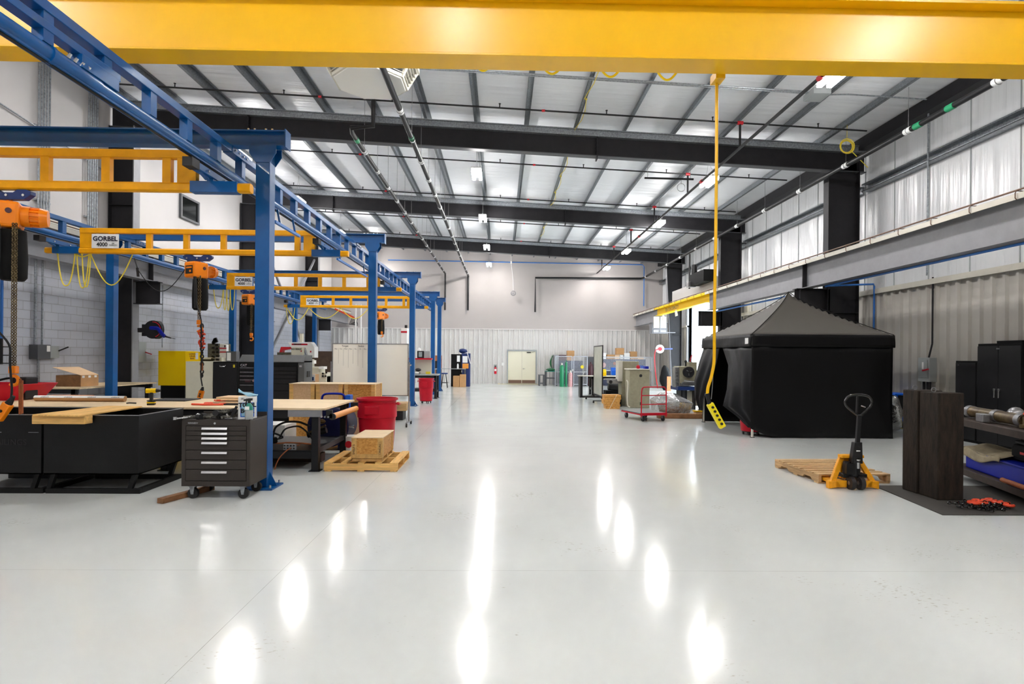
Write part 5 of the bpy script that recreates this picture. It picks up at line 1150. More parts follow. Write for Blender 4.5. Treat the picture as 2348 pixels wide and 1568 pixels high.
# ------------------------------------------------------------------ crates
def crate(name_label, loc, w, d, h, pm='osb', fm='pine', rz=0.0, group=None, writing=None, feet=False):
    t = thing('wooden_crate', name_label, 'crate', loc, rz, group)
    z0 = 0.05 if feet else 0.0
    MB().box(-w / 2 + 0.012, w / 2 - 0.012, -d / 2 + 0.012, d / 2 - 0.012, z0, h - 0.012).build('crate_panel', pm, t)
    fw = 0.075
    for s in (-1, 1):
        xa = s * (w / 2 - fw / 2)
        MB().box(xa - fw / 2, xa + fw / 2, -d / 2, -d / 2 + 0.018, z0, h - 0.012).build('corner_batten', fm, t, bevel=0.002)
        MB().box(s * w / 2 - (0.018 if s > 0 else 0), s * w / 2 + (0 if s > 0 else 0.018), -d / 2 + 0.02, -d / 2 + 0.09, z0, h - 0.012).build('corner_batten', fm, t, bevel=0.002)
        MB().box(s * w / 2 - (0.018 if s > 0 else 0), s * w / 2 + (0 if s > 0 else 0.018), d / 2 - 0.09, d / 2 - 0.02, z0, h - 0.012).build('corner_batten', fm, t, bevel=0.002)
    MB().box(-w / 2 + fw, w / 2 - fw, -d / 2 + 0.002, -d / 2 + 0.018, z0, z0 + 0.06).build('bottom_batten', fm, t, bevel=0.002)
    MB().box(-w / 2 - 0.005, w / 2 + 0.005, -d / 2 - 0.006, d / 2 + 0.006, h - 0.012, h).build('crate_lid', 'ply' if pm != 'osb_small' else 'osb', t, bevel=0.002)
    if feet:
        for q in (-d / 2 + 0.06, 0, d / 2 - 0.06): MB().box(-w / 2 + 0.01, w / 2 - 0.01, q - 0.04, q + 0.04, 0, 0.05).build('crate_skid', fm, t)
    if writing:
        text('crate_writing', writing[0], 0.045, 'ink_black', t, (-w / 2 + fw / 2, -d / 2 - 0.002, h / 2), (PI / 2, -PI / 2, 0))
        text('crate_writing', writing[1], 0.045, 'ink_black', t, (w / 2 - fw / 2, -d / 2 - 0.002, h / 2), (PI / 2, -PI / 2, 0))
    return t
Y = 11.5; g = 'shipping crates stacked behind long bench'
for k, (pa, pb) in enumerate(((663, 722), (724, 786), (789, 861))):
    xa, xb = xr(pa, pb, Y); w = xb - xa - 0.01
    crate(('left upper pale-panel crate of stacked row behind bench', 'middle upper pale-panel crate of stacked row behind bench', 'right upper chipboard crate of stacked row behind bench')[k], ((xa + xb) / 2, Y + 0.36, 0.575), w, 0.7, 0.56, ('osb_pale', 'osb_pale', 'osb')[k], 'pine', group=g)
    crate(('left lower chipboard crate seen under long bench', 'middle lower crate behind blue drum', 'right lower crate beside big red barrel')[k], ((xa + xb) / 2, Y + 0.36, 0.0), w, 0.7, 0.565, ('osb', 'osb', 'osb_pale')[k], 'pine', group=g)
a = A(863, 882, 11.6); MBp = MB(); MBp.add([(a.x, 11.6, a.z), (a.x + 0.012, 11.75, a.z), (a.x + 0.06, 11.7, a.z - 0.14), (a.x, 11.55, a.z - 0.14)], [(0, 1, 2, 3)]); 
# blue drum / compressor under bench end
t = thing('air_compressor', 'dark blue air tank with frame beneath right end of long bench', 'compressor', (-3.1, 10.65, 0)); l = t.location.copy()
MB(l).cyl((-3.1, 10.38, 0.42), (-3.1, 11.0, 0.42), 0.37, n=34).build('tank', 'tank_navy', t, smooth=True)
MB(l).cyl((-3.1, 10.34, 0.42), (-3.1, 10.38, 0.42), 0.30, 0.37, n=34).build('tank_end', 'tank_navy', t, smooth=True)
MB(l).cyl((-2.745, 10.4, 0.42), (-2.66, 10.4, 0.42), 0.02, n=8).cyl((-2.66, 10.4, 0.42), (-2.63, 10.4, 0.42), 0.035, n=10).build('drain_valve', 'chrome', t)
MB(l).tube(smooth_path([Vector((-3.28, 10.6, 0.75)), Vector((-3.28, 10.6, 0.95)), Vector((-3.22, 10.6, 1.0)), Vector((-2.92, 10.6, 1.0)), Vector((-2.86, 10.6, 0.95)), Vector((-2.86, 10.6, 0.7))]), 0.02, 8).build('carry_frame', 'blue_tote', t, smooth=True)
MB(l).box(-2.83, -2.74, 10.5, 10.7, 0.72, 0.98).build('blue_motor_box', 'royal', t, bevel=0.01)
for q in (-0.2, 0.2): MB(l).box(-3.1 + q - 0.03, -3.1 + q + 0.03, 10.4, 10.95, 0, 0.12).build('tank_foot', 'tank_navy', t)
# white bucket with red sign next to it
t = thing('white_bucket', 'white bucket with red printed mark between drum and small crate', 'bucket', (-2.62, 10.1, 0)); MB().lathe((0, 0, 0), [(0.13, 0), (0.15, 0.28), (0.155, 0.3)], 20).build('bucket_body', 'white', t, smooth=True)
MB().cyl((0.0, -0.128, 0.17), (0.0, -0.15, 0.17), 0.06, n=14).build('red_mark', 'bright_red', t)
# under bench: cables, pump, white box
t = thing('cable_coil', 'loose black and red cable loops on shelf under long bench', 'cable', (-3.3, 8.9, 0.30)); l = t.location.copy()
m = MB(l)
def loop(P_, r): 
    m.tube(smooth_path([Vector(p) for p in P_], 4, 6), r, 7)
loop([(-3.75, 8.8, 0.52), (-3.6, 8.75, 0.56), (-3.4, 8.8, 0.5), (-3.3, 8.85, 0.44), (-3.5, 8.8, 0.40), (-3.72, 8.8, 0.46), (-3.75, 8.8, 0.52)], 0.014)
loop([(-3.5, 8.9, 0.42), (-3.45, 8.85, 0.6), (-3.3, 8.85, 0.68), (-3.1, 8.9, 0.68), (-2.95, 8.95, 0.6)], 0.016)
loop([(-3.4, 8.9, 0.42), (-3.3, 8.85, 0.58), (-3.1, 8.9, 0.62), (-2.95, 8.9, 0.5), (-2.9, 8.95, 0.38)], 0.013)
m.build('black_cable', 'rubber', t, smooth=True)
m = MB(l); m.tube(smooth_path([Vector((-3.6, 8.8, 0.42)), Vector((-3.4, 8.75, 0.36)), Vector((-3.2, 8.75, 0.38)), Vector((-3.0, 8.8, 0.36)), Vector((-2.9, 8.85, 0.34))], 4, 6), 0.011, 6); m.tube(smooth_path([Vector((-3.05, 8.8, 0.34)), Vector((-3.1, 8.46, 0.33)), Vector((-3.2, 8.4, 0.22)), Vector((-3.25, 8.4, 0.12)), Vector((-3.27, 8.4, 0.04))], 4, 6), 0.009, 6); m.build('red_cable', 'rust', t, smooth=True)
solo('rubber_boot', MB().bar((-3.55, 8.75, 0.39), (-3.38, 8.7, 0.42), 0.12, 0.09), 'matte_black', 'black cable connector block on shelf under long bench', 'connector', bevel=0.02)
t = thing('valve_assembly', 'brass and black valve assembly on shelf beside bench leg', 'valve', (-2.95, 9.3, 0.30)); l = t.location.copy()
MB(l).cyl((-3.1, 9.3, 0.42), (-2.8, 9.3, 0.5), 0.05, n=12).cyl((-2.95, 9.3, 0.30), (-2.95, 9.3, 0.62), 0.04, n=12).build('valve_body', 'dark_steel', t, smooth=True)
MB(l).ball((-2.9, 9.28, 0.64), 0.06, 8, (1.6, 1, 0.7)).bar((-3.1, 9.25, 0.45), (-2.8, 9.25, 0.58), 0.03, 0.03).build('brass_fitting', 'greasy', t, smooth=True)
x0, x1 = xr(622, 700, 12.6)
solo('white_carton', MB().box(-4.9, -3.95, 10.6, 11.2, 0, 0.42), 'white', 'low white carton on floor beyond long bench shelf', 'box', bevel=0.01)
solo('grey_carton', MB().box(-4.75, -4.4, 10.7, 11.1, 0.42, 0.62), 'grey_box', 'small grey box on low white carton under bench', 'box', bevel=0.01)
t = thing('spacer_block', 'perforated metal block on shelf rail under long bench', 'block', (-3.1, 8.56, 0.3))
MB().box(-0.10, 0.08, -0.03, 0.03, 0.0, 0.09).build('block_body', 'steel', t, bevel=0.004)
for i in range(4):
    for j in range(2): MB().cyl((-0.08 + i * 0.045, -0.031, 0.025 + j * 0.04), (-0.08 + i * 0.045, -0.026, 0.025 + j * 0.04), 0.014, n=8).build('bore', 'ink_black', t)
solo('rusty_plate', MB().box(-3.65, -2.85, 9.2, 9.4, 0, 0.14), 'brown_plate', 'rusty brown bar on floor under long bench', 'bar', bevel=0.004)
# ------------------------------------------------------------------ barrels
def barrel(x, y, r, h, label, wheels=False, name='trash_barrel'):
    t = thing(name, label, 'barrel', (x, y, 0)); z0 = 0.09 if wheels else 0.0
    m = MB(); n = 34
    m.lathe((0, 0, 0), [(r * 0.80, z0), (r * 0.82, z0 + 0.01), (r * 0.93, h * 0.62), (r * 0.98, h * 0.63), (r * 0.985, h * 0.90), (r * 0.93, h * 0.91), (r * 0.94, h * 0.955), (r * 1.04, h * 0.96), (r * 1.04, h), (r * 0.97, h), (r * 0.95, h * 0.97), (r * 0.75, z0 + 0.04)], n)
    m.build('barrel_body', 'red', t, smooth=True)
    MB().box(-0.16 * r / 0.37, 0.10 * r / 0.37, -r * 1.005, -r * 0.90, h * 0.70, h * 0.86).build('front_plaque', 'red', t, bevel=0.012)
    for s in (-1, 1): MB().tube([(s * r * 0.98, -0.07, h * 0.9), (s * r * 1.12, -0.06, h * 0.88), (s * r * 1.12, 0.06, h * 0.88), (s * r * 0.98, 0.07, h * 0.9)], 0.016, 6).build('side_handle', 'red', t, smooth=True)
    if wheels:
        MB().cyl((0, 0, 0.07), (0, 0, 0.09), r * 0.75, n=24).build('dolly', 'black', t)
        for k in range(5):
            a = 2 * PI * k / 5 + 0.3; MB().cyl((r * 0.62 * math.cos(a) - 0.012, r * 0.62 * math.sin(a), 0.035), (r * 0.62 * math.cos(a) + 0.012, r * 0.62 * math.sin(a), 0.035), 0.035, n=12).build('dolly_wheel', 'rubber', t, smooth=True)
    return t
barrel(-2.27, 10.6, 0.36, 0.93, 'large open red plastic barrel behind small crate on pallet')
barrel(-2.72, 20.9, 0.27, 0.90, 'smaller red barrel on wheeled dolly right of third blue post', True)
barrel(5.63, 12.85, 0.27, 0.78, 'red barrel on dolly just inside the black tent opening', True)
# ------------------------------------------------------------------ pallets
def pallet(loc, w, d, label, rz=0.0, nb=6, m1='pine', m2='pine_y', h=0.13, notch=False):
    """stringers run along local x, deck boards along local y"""
    t = thing('wooden_pallet', label, 'pallet', loc, rz)
    for yy in (-d / 2 + 0.02, 0, d / 2 - 0.02):
        s = MB()
        if notch: s.prism([(-w / 2, 0.018), (-w / 2 + 0.16, 0.018), (-w / 2 + 0.2, 0.055), (-w / 2 + 0.36, 0.055), (-w / 2 + 0.4, 0.018), (w / 2 - 0.4, 0.018), (w / 2 - 0.36, 0.055), (w / 2 - 0.2, 0.055), (w / 2 - 0.16, 0.018), (w / 2, 0.018), (w / 2, h - 0.018), (-w / 2, h - 0.018)], 'y', yy - 0.02, yy + 0.02)
        else: s.box(-w / 2, w / 2, yy - 0.02, yy + 0.02, 0.018, h - 0.018)
        s.build('stringer', m1, t, bevel=0.002)
    for k in range(nb):
        bw = 0.12 if k in (0, nb - 1) else 0.085
        xx = -w / 2 + bw / 2 + k * (w - bw) / (nb - 1)
        MB().box(xx - bw / 2, xx + bw / 2, -d / 2, d / 2, h - 0.018, h).build('deck_board', m2, t, bevel=0.002)
    for xx in (-w / 2 + 0.06, 0, w / 2 - 0.06): MB().box(xx - 0.05, xx + 0.05, -d / 2, d / 2, 0, 0.018).build('base_board', m2, t)
    return t
pallet((-2.05, 9.02, 0), 1.08, 1.08, 'light timber pallet on floor under small crate', 0, 5, 'pine', 'pine_y')
crate('small chipboard crate with handwriting standing on light pallet', (-1.98, 9.0, 0.13), 0.46, 0.88, 0.36, 'osb', 'osb_batten', writing=('SHELF 5', 'ORIGIN'), feet=True)
pallet((4.85, 8.42, 0), 1.18, 1.02, 'old slatted pallet on floor holding the pallet jack', math.radians(90 + 2), 8, 'oldwood', 'oldwood2', 0.13, True)
# ------------------------------------------------------------------ pallet jack
t = thing('pallet_jack', 'orange pallet jack with black looped handle on old pallet', 'pallet jack', (4.66, 7.5, 0), math.radians(-1)); 
for s in (-1, 1):
    MB().box(s * 0.17 - 0.075, s * 0.17 + 0.075, 0.2, 1.25, 0.045, 0.085).prism([(0.0, 0.02), (0.25, 0.045), (0.25, 0.085), (0.0, 0.11)], 'x', s * 0.17 - 0.075, s * 0.17 + 0.075).build('fork', 'jack_orange', t, bevel=0.006)
    MB().bar((s * 0.27, 0.04, 0.08), (s * 0.10, 0.12, 0.41), 0.065, 0.05, (0, 1, 0)).build('frame_leg', 'jack_orange', t, bevel=0.006)
    MB().prism([(s * 0.33, 0.0), (s * 0.33, 0.10), (s * 0.22, 0.10), (s * 0.16, 0.03), (s * 0.22, 0.02)], 'y', 0.0, 0.08).build('fork_heel', 'jack_orange', t, bevel=0.004)
    MB().cyl((s * 0.20 - 0.04, 1.1, 0.035), (s * 0.20 + 0.04, 1.1, 0.035), 0.035, n=14).build('load_roller', 'rubber', t, smooth=True)
MB().box(-0.15, 0.15, 0.03, 0.13, 0.40, 0.44).box(-0.12, 0.12, 0.11, 0.13, 0.12, 0.42).build('battery_plate', 'jack_orange', t, bevel=0.008)
MB().box(-0.05, 0.05, 0.10, 0.105, 0.25, 0.34).build('data_plate', 'grey_box', t)
MB().box(-0.16, 0.16, -0.02, 0.12, 0.15, 0.20).build('cross_beam', 'black', t, bevel=0.006)
MB().cyl((0, 0.0, 0.18), (0, 0.0, 0.42), 0.055, n=18).cyl((-0.09, 0.02, 0.2), (-0.09, 0.02, 0.36), 0.045, n=12).box(-0.13, 0.05, -0.05, 0.05, 0.2, 0.34).build('hydraulic_pump', 'black', t, smooth=True)
MB().cyl((0.02, -0.05, 0.28), (0.02, -0.05, 0.36), 0.022, n=14).cyl((0.02, -0.05, 0.38), (0.02, -0.05, 0.40), 0.026, n=14).build('piston', 'chrome', t, smooth=True)
MB().prism([(-0.06, 0.34), (0.09, 0.34), (0.08, 0.62), (-0.02, 0.62)], 'y', -0.04, 0.04).build('handle_yoke', 'black', t, bevel=0.008)
MB().box(-0.0, 0.05, -0.042, -0.04, 0.50, 0.515).build('white_decal', 'white', t)
MB().bar((0.03, -0.01, 0.6), (0.04, -0.03, 0.98), 0.05, 0.04, (0, 1, 0)).build('drawbar', 'black', t, bevel=0.006)
MB().bar((0.005, -0.03, 0.98), (0.01, -0.035, 1.22), 0.02, 0.02, (0, 1, 0)).build('control_rod', 'black', t)
P_ = [Vector((0.02, -0.03, 0.97)), Vector((-0.13, -0.03, 1.08)), Vector((-0.16, -0.035, 1.15)), Vector((-0.12, -0.035, 1.22)), Vector((-0.05, -0.035, 1.245)), Vector((0.10, -0.035, 1.245)), Vector((0.17, -0.035, 1.22)), Vector((0.21, -0.035, 1.15)), Vector((0.18, -0.03, 1.08)), Vector((0.06, -0.03, 0.97))]
MB().tube(smooth_path(P_, 5, 5), 0.014, 10).build('loop_handle', 'gloss_black', t, smooth=True)
MB().tube([(0.06, -0.04, 1.10), (0.11, -0.045, 1.08)], 0.008, 6).build('release_lever', 'chrome', t)
for s in (-1, 1): 
    w_ = MB().cyl((s * 0.062 - 0.027, -0.03, 0.085), (s * 0.062 + 0.027, -0.03, 0.085), 0.085, n=28).build('steer_wheel', 'wheel_dark', t, smooth=True)
    MB().cyl((s * 0.062 - 0.030, -0.03, 0.085), (s * 0.062 + 0.030, -0.03, 0.085), 0.025, n=14).build('wheel_hub', 'steel', w_)
# ------------------------------------------------------------------ big timber blocks, mat
def timber(x0, x1, y0, y1, z1, label):
    t = thing('machine_block', label, 'block', ((x0 + x1) / 2, (y0 + y1) / 2, 0.012)); l = t.location.copy()
    MB(l).box(x0, x1, y0, y1, 0.012, z1).build('block_body', 'timber', t, bevel=0.012)
    MB(l).ring(((x0 + x1) / 2 - 0.1, (y0 + y1) / 2, z1 + 0.028), 0.028, 0.006, 'y', 16, 6).build('lifting_ring', 'steel', t, smooth=True)
    return t
timber(5.275, 5.6, 7.20, 7.47, 1.32, 'tall rusty brown block standing behind the other on black mat')
timber(5.29, 5.61, 6.87, 7.185, 1.31, 'tall rusty brown block nearest camera on black mat')
m = MB(); m.prism([(4.86, 6.24), (8.2, 6.24), (8.2, 7.68), (5.02, 7.68), (5.0, 7.4)], 'z', 0, 0.012)
solo('rubber_mat', m, 'mat_rubber', 'large black rubber floor mat under tall brown blocks', 'mat', bevel=0.004)
t = thing('chain_pile', 'heap of black chain with orange-red hooks on black mat', 'chain', (5.68, 6.55, 0.012)); l = t.location.copy()
rnd = random.Random(11)
for k in range(22):
    m = MB(l); a = Vector((5.35 + rnd.random() * 0.5, 6.38 + rnd.random() * 0.3, 0.03 + 0.012 * (k % 3))); b = a + Vector((rnd.uniform(-0.3, 0.35), rnd.uniform(-0.12, 0.12), rnd.uniform(-0.01, 0.02))); m.chain(a, b, 0.045, 0.007, 0.014); m.build('chain_length', 'gloss_black', t)
for (px, py, R) in ((2233, 1152, 0.05), (2242, 1148, 0.045), (2252, 1152, 0.05), (2262, 1148, 0.04), (2272, 1146, 0.045), (2288, 1152, 0.04), (2302, 1152, 0.045), (2314, 1158, 0.04)):
    c = FL(px, py, 0.06); MB(l).ring(c, R, 0.017, 'z', 14, 7, 0.3 + rnd.random(), 5.5).build('orange_hook', 'chain_red', t, smooth=True)
# ------------------------------------------------------------------ TENT
TX0, TX1, TY0, TY1 = 5.40, 8.50, 12.32, 15.37
t = thing('canopy_tent', 'large black pop-up canopy tent with hanging side walls', 'tent', ((TX0 + TX1) / 2, (TY0 + TY1) / 2, 0)); l = t.location.copy()
tcx, tcy, EZ, PZ, VZ = (TX0 + TX1) / 2, (TY0 + TY1) / 2, 2.24, 3.33, 1.97
def roofz(x, y):
    d = max(abs(x - tcx) / ((TX1 - TX0) / 2), abs(y - tcy) / ((TY1 - TY0) / 2)); d = min(1, d)
    k = min(abs(x - tcx) / ((TX1 - TX0) / 2), abs(y - tcy) / ((TY1 - TY0) / 2)) / max(d, 1e-6)
    return PZ - (PZ - EZ) * (d ** 0.80) - 0.045 * math.sin(PI * d) * (1 - k ** 6)
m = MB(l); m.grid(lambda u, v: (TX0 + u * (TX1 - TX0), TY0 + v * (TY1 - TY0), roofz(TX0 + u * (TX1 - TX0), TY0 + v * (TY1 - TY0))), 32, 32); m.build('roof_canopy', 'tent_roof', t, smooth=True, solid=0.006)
for sx in (-1, 1):
    for sy in (-1, 1):
        pts = [(tcx + sx * (TX1 - TX0) / 2 * s / 12, tcy + sy * (TY1 - TY0) / 2 * s / 12, roofz(tcx + sx * (TX1 - TX0) / 2 * s / 12, tcy + sy * (TY1 - TY0) / 2 * s / 12) + 0.006) for s in range(13)]
        MB(l).tube(pts, 0.008, 5).build('hip_seam', 'matte_black', t)
def valance(p, q, name='valance', z0=VZ, z1=EZ, n=28, w=0.012):
    p, q = Vector(p), Vector(q); d = (q - p).normalized(); nn = Vector((d.y, -d.x, 0)); m = MB(l)
    m.grid(lambda u, v: p.lerp(q, u) + nn * (w * math.sin(u * 19 + v * 3) * v + 0.01 * v) + Vector((0, 0, z1 + (z0 - z1) * v)), n, 4)
    return m.build(name, 'tent', t, smooth=True, solid=0.004)
e = 0.01
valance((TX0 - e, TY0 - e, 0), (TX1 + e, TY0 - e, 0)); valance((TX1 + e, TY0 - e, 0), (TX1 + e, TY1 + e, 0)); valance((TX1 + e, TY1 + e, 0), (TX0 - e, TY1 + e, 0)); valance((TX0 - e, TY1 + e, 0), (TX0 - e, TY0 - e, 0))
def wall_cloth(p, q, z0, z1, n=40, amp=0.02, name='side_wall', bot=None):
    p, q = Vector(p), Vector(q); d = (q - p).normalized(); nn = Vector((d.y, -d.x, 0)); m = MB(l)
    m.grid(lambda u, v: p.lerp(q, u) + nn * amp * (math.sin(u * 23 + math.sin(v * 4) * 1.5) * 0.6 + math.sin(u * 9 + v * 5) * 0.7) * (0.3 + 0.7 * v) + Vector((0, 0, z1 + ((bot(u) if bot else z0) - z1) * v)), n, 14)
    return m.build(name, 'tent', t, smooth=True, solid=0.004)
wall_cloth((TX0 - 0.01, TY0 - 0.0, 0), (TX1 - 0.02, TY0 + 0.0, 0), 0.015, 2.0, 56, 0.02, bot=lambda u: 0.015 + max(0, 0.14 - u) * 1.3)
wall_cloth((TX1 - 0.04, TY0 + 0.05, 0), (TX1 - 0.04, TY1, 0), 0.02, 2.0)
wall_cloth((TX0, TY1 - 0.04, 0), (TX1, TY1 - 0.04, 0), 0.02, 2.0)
# left face: flaps open around a tall dark triangle
def flap(rows, name):
    """rows from top to bottom: list of (y0, x0off, y1, x1off, z) spans on the left face"""
    m = MB(l); nv = len(rows) - 1
    def fn(u, v):
        i = min(int(v * nv), nv - 1); f_ = v * nv - i; a, b = rows[i], rows[i + 1]
        r = [a[k] + (b[k] - a[k]) * f_ for k in range(5)]
        y = r[0] + (r[2] - r[0]) * u; xo = r[1] + (r[3] - r[1]) * u
        return (TX0 - xo + 0.018 * math.sin(u * 14 + v * 3) , y, r[4])
    m.grid(fn, 18, 20); m.build(name, 'tent', t, smooth=True, solid=0.004)
flap([(15.33, -0.02, 14.25, -0.02, 2.0), (15.33, 0.12, 14.30, 0.03, 1.6), (15.36, 0.24, 14.6, 0.08, 1.1), (15.4, 0.2, 14.95, 0.1, 0.65), (15.36, 0.08, 15.2, 0.04, 0.32)], 'door_flap')
flap([(12.32, -0.02, 14.1, -0.02, 2.0), (12.32, 0.0, 13.5, 0.06, 1.55), (12.32, 0.02, 13.2, 0.20, 1.0), (12.32, 0.0, 13.15, 0.30, 0.62), (12.32, -0.02, 12.8, 0.12, 0.42), (12.32, -0.1, 12.5, -0.02, 0.2)], 'door_flap')
for (xx, yy) in ((TX0 + 0.05, TY0 + 0.07), (TX0 + 0.03, TY1 - 0.03), (TX1 - 0.03, TY0 + 0.06), (TX1 - 0.03, TY1 - 0.03)):
    lg = MB(l).box(xx - 0.018, xx + 0.018, yy - 0.018, yy + 0.018, 0.01, 2.2).build('tent_leg', 'offwhite', t)
    MB(l).box(xx - 0.04, xx + 0.04, yy - 0.04, yy + 0.04, 0, 0.01).build('leg_foot', 'matte_black', lg)
MB(l).box(TX0 + 0.0 - 0.028, TX0 - 0.0275 + 0.002, 12.45, 12.62, 2.03, 2.16).build('white_label', 'white', t)
MB(l).bar((tcx, tcy, PZ - 0.4), (tcx, tcy, PZ - 0.03), 0.04, 0.04).build('peak_pole', 'offwhite', t)
# ================================================================== RIGHT SIDE, BY THE WALL
# black cabinets along the right wall
t = thing('storage_cabinet', 'tall black double-door steel cabinet against ribbed right wall', 'cabinet', (9.95, 11.1, 0)); l = t.location.copy()
MB(l).box(9.76, 10.12, 10.62, 11.62, 0.0, 2.05).build('cabinet_body', 'matte_black', t, bevel=0.006)
for y0, y1, hy in ((10.63, 11.115, 11.07), (11.125, 11.61, 11.17)):
    dr = MB(l).box(9.74, 9.76, y0, y1, 0.06, 2.0).build('cabinet_door', 'black', t, bevel=0.004)
    MB(l).box(9.70, 9.74, hy - 0.02, hy + 0.02, 1.12, 1.16).box(9.70, 9.715, hy - 0.012, hy + 0.012, 0.98, 1.14).build('door_handle', 'chrome', dr, bevel=0.003)
MB(l).box(9.735, 9.74, 11.08, 11.16, 1.93, 1.96).build('maker_badge', 'chrome', t)
solo('flat_carton', MB().box(9.78, 10.1, 10.65, 11.2, 2.05, 2.10), 'matte_black', 'flat black carton on top of tall black cabinet', 'box', bevel=0.005)
t = thing('storage_cabinet', 'shorter black steel cabinet left of the tall black one', 'cabinet', (9.95, 11.95, 0)); l = t.location.copy()
MB(l).box(9.78, 10.12, 11.66, 12.22, 0, 1.70).build('cabinet_body', 'matte_black', t, bevel=0.006)
MB(l).box(9.76, 9.78, 11.68, 12.2, 0.06, 1.66).build('cabinet_door', 'black', t, bevel=0.004)
MB(l).box(9.755, 9.76, 12.1, 12.14, 1.6, 1.62).build('door_badge', 'chrome', t)
# disconnect on right wall
t = thing('disconnect_switch', 'grey electrical disconnect with red lever on ribbed right wall', 'switch', (10.05, 13.45, 1.2)); l = t.location.copy()
MB(l).box(9.98, 10.16, 13.25, 13.62, 1.2, 1.77).build('switch_box', 'grey_box', t, bevel=0.01)
MB(l).prism([(13.3, 1.30), (13.3, 1.72), (13.57, 1.72), (13.57, 1.62), (13.5, 1.5), (13.5, 1.30)], 'x', 9.955, 9.98).build('box_cover', 'grey_box', t, bevel=0.006)
MB(l).bar((9.95, 13.24, 1.5), (9.9, 13.36, 1.46), 0.05, 0.03).build('red_lever', 'bright_red', t, bevel=0.004)
MB(l).box(9.95, 9.956, 13.4, 13.45, 1.5, 1.66).build('warning_label', 'white', t)
MB(l).cyl((10.08, 13.4, 1.77), (10.12, 13.35, 2.1), 0.02, n=8).cyl((10.12, 13.35, 2.1), (10.12, 13.35, 3.66), 0.02, n=8).cyl((10.08, 13.4, 0.0), (10.08, 13.4, 1.2), 0.05, n=8).cyl((10.08, 13.55, 0.0), (10.08, 13.55, 1.2), 0.03, n=8).build('conduit', 'dark_steel', t, smooth=True)
for (yc, lab) in ((13.35, 'vertical galvanised conduit on white wall above disconnect'), (16.9, 'thin vertical conduit beside nearest right column')):
    solo('wall_conduit', MB().cyl((XR - 0.22, yc, 3.7), (XR - 0.22, yc, 7.5), 0.02, n=8), 'galv', lab, 'conduit', smooth=True)
# blue cart and wrapped bundle behind the blocks
t = thing('utility_cart', 'small blue steel cart against wall between tent and tall brown blocks', 'cart', (9.9, 14.25, 0)); l = t.location.copy()
MB(l).box(9.66, 10.12, 13.95, 14.6, 0.84, 0.88).build('cart_top', 'royal', t, bevel=0.004)
for xx in (9.72, 10.06):
    for yy in (14.0, 14.55):
        MB(l).box(xx - 0.03, xx + 0.03, yy - 0.03, yy + 0.03, 0.12, 0.84).build('cart_post', 'royal', t, bevel=0.004)
        MB(l).cyl((xx - 0.015, yy, 0.06), (xx + 0.015, yy, 0.06), 0.06, n=14).build('caster_wheel', 'rubber', t, smooth=True)
MB(l).box(9.69, 10.09, 13.97, 14.58, 0.2, 0.3).build('cart_shelf', 'royal', t, bevel=0.004)
MB(l).box(9.76, 10.03, 14.0, 14.55, 0.32, 0.82).build('cart_drawer_box', 'matte_black', t)
def lumpy(name, c, sc, m, label, cat, amp=0.12, seed=1, n=14, zmin=None, sharp=False, group=None):
    r = random.Random(seed); ph = [r.uniform(0, 6) for _ in range(6)]; mb = MB(); vs = []; fs = []; nu, nv = n * 2, n
    for j in range(nv + 1):
        th = PI * j / nv; th = min(max(th, 0.05), PI - 0.05)
        for i in range(nu):
            a = 2 * PI * i / nu; x, y, z = math.sin(th) * math.cos(a), math.sin(th) * math.sin(a), -math.cos(th)
            k = 1 + amp * (math.sin(3 * x + ph[0] + 4 * z) + math.sin(5 * y + ph[1] + 3 * x) + math.sin(7 * z + ph[2] + 4 * y)) * 0.5
            p = [c[0] + sc[0] * x * k, c[1] + sc[1] * y * k, c[2] + sc[2] * (z * k + 1)]
            if zmin is not None: p[2] = max(zmin, p[2])
            vs.append(tuple(p))
    for j in range(nv):
        for i in range(nu):
            k = (i + 1) % nu; fs.append((j * nu + i, j * nu + k, (j + 1) * nu + k, (j + 1) * nu + i))
    fs.append(tuple(range(nu - 1, -1, -1))); fs.append(tuple(nv * nu + i for i in range(nu)))
    mb.add(vs, fs)
    return solo(name, mb, m, label, cat, group, smooth=not sharp)
lumpy('wrapped_bundle', (9.3, 13.55, 0.0), (0.2, 0.3, 0.42), 'foil', 'plastic-wrapped grey bundle behind blue cart beside tent', 'bundle', 0.15, 4, zmin=0.0)
# ------------------------------------------------------------------ storage rack at right edge
P0 = Vector((6.44, 7.9, 0)); P1 = Vector((6.10, 6.7, 0)); d = (P1 - P0).normalized(); rz = math.atan2(d.y, d.x)
t = thing('storage_rack', 'low rusty steel rack of heavy parts at right edge of view', 'rack', (P0.x, P0.y, 0.012), rz)
# local: +x toward camera along the front edge, +y to the right (away from the aisle)
W_ = 1.0; L_ = 2.2
for zz, nm in ((0.78, 'upper_beam'), (0.10, 'lower_beam')):
    for yy in (0.03, W_): MB().box(-0.5, L_, yy - 0.03, yy + 0.03, zz, zz + 0.09).build(nm, 'rack_steel', t, bevel=0.004)
MB().box(-0.5, L_, 0.06, W_ - 0.03, 0.84, 0.86).build('shelf_plate', 'rack_steel', t)
MB().box(-0.5, L_, 0.06, W_ - 0.03, 0.17, 0.19).build('shelf_plate', 'rack_steel', t)
for xx in (-0.45, L_ - 0.05):
    for yy in (0.03, W_): MB().box(xx - 0.04, xx + 0.04, yy - 0.03, yy + 0.03, 0, 0.87).build('rack_leg', 'rack_steel', t)
R = Matrix.Translation((P0.x, P0.y, 0.012)) @ Matrix.Rotation(rz, 4, 'Z')
def W2(x, y, z): return R @ Vector((x, y, z))
c = W2(0.4, 0.28, 0.873)
t = thing('steel_shaft', 'long greasy steel shaft with flanges lying on rack top', 'shaft', W2(0.3, 0.26, 0.873), rz)
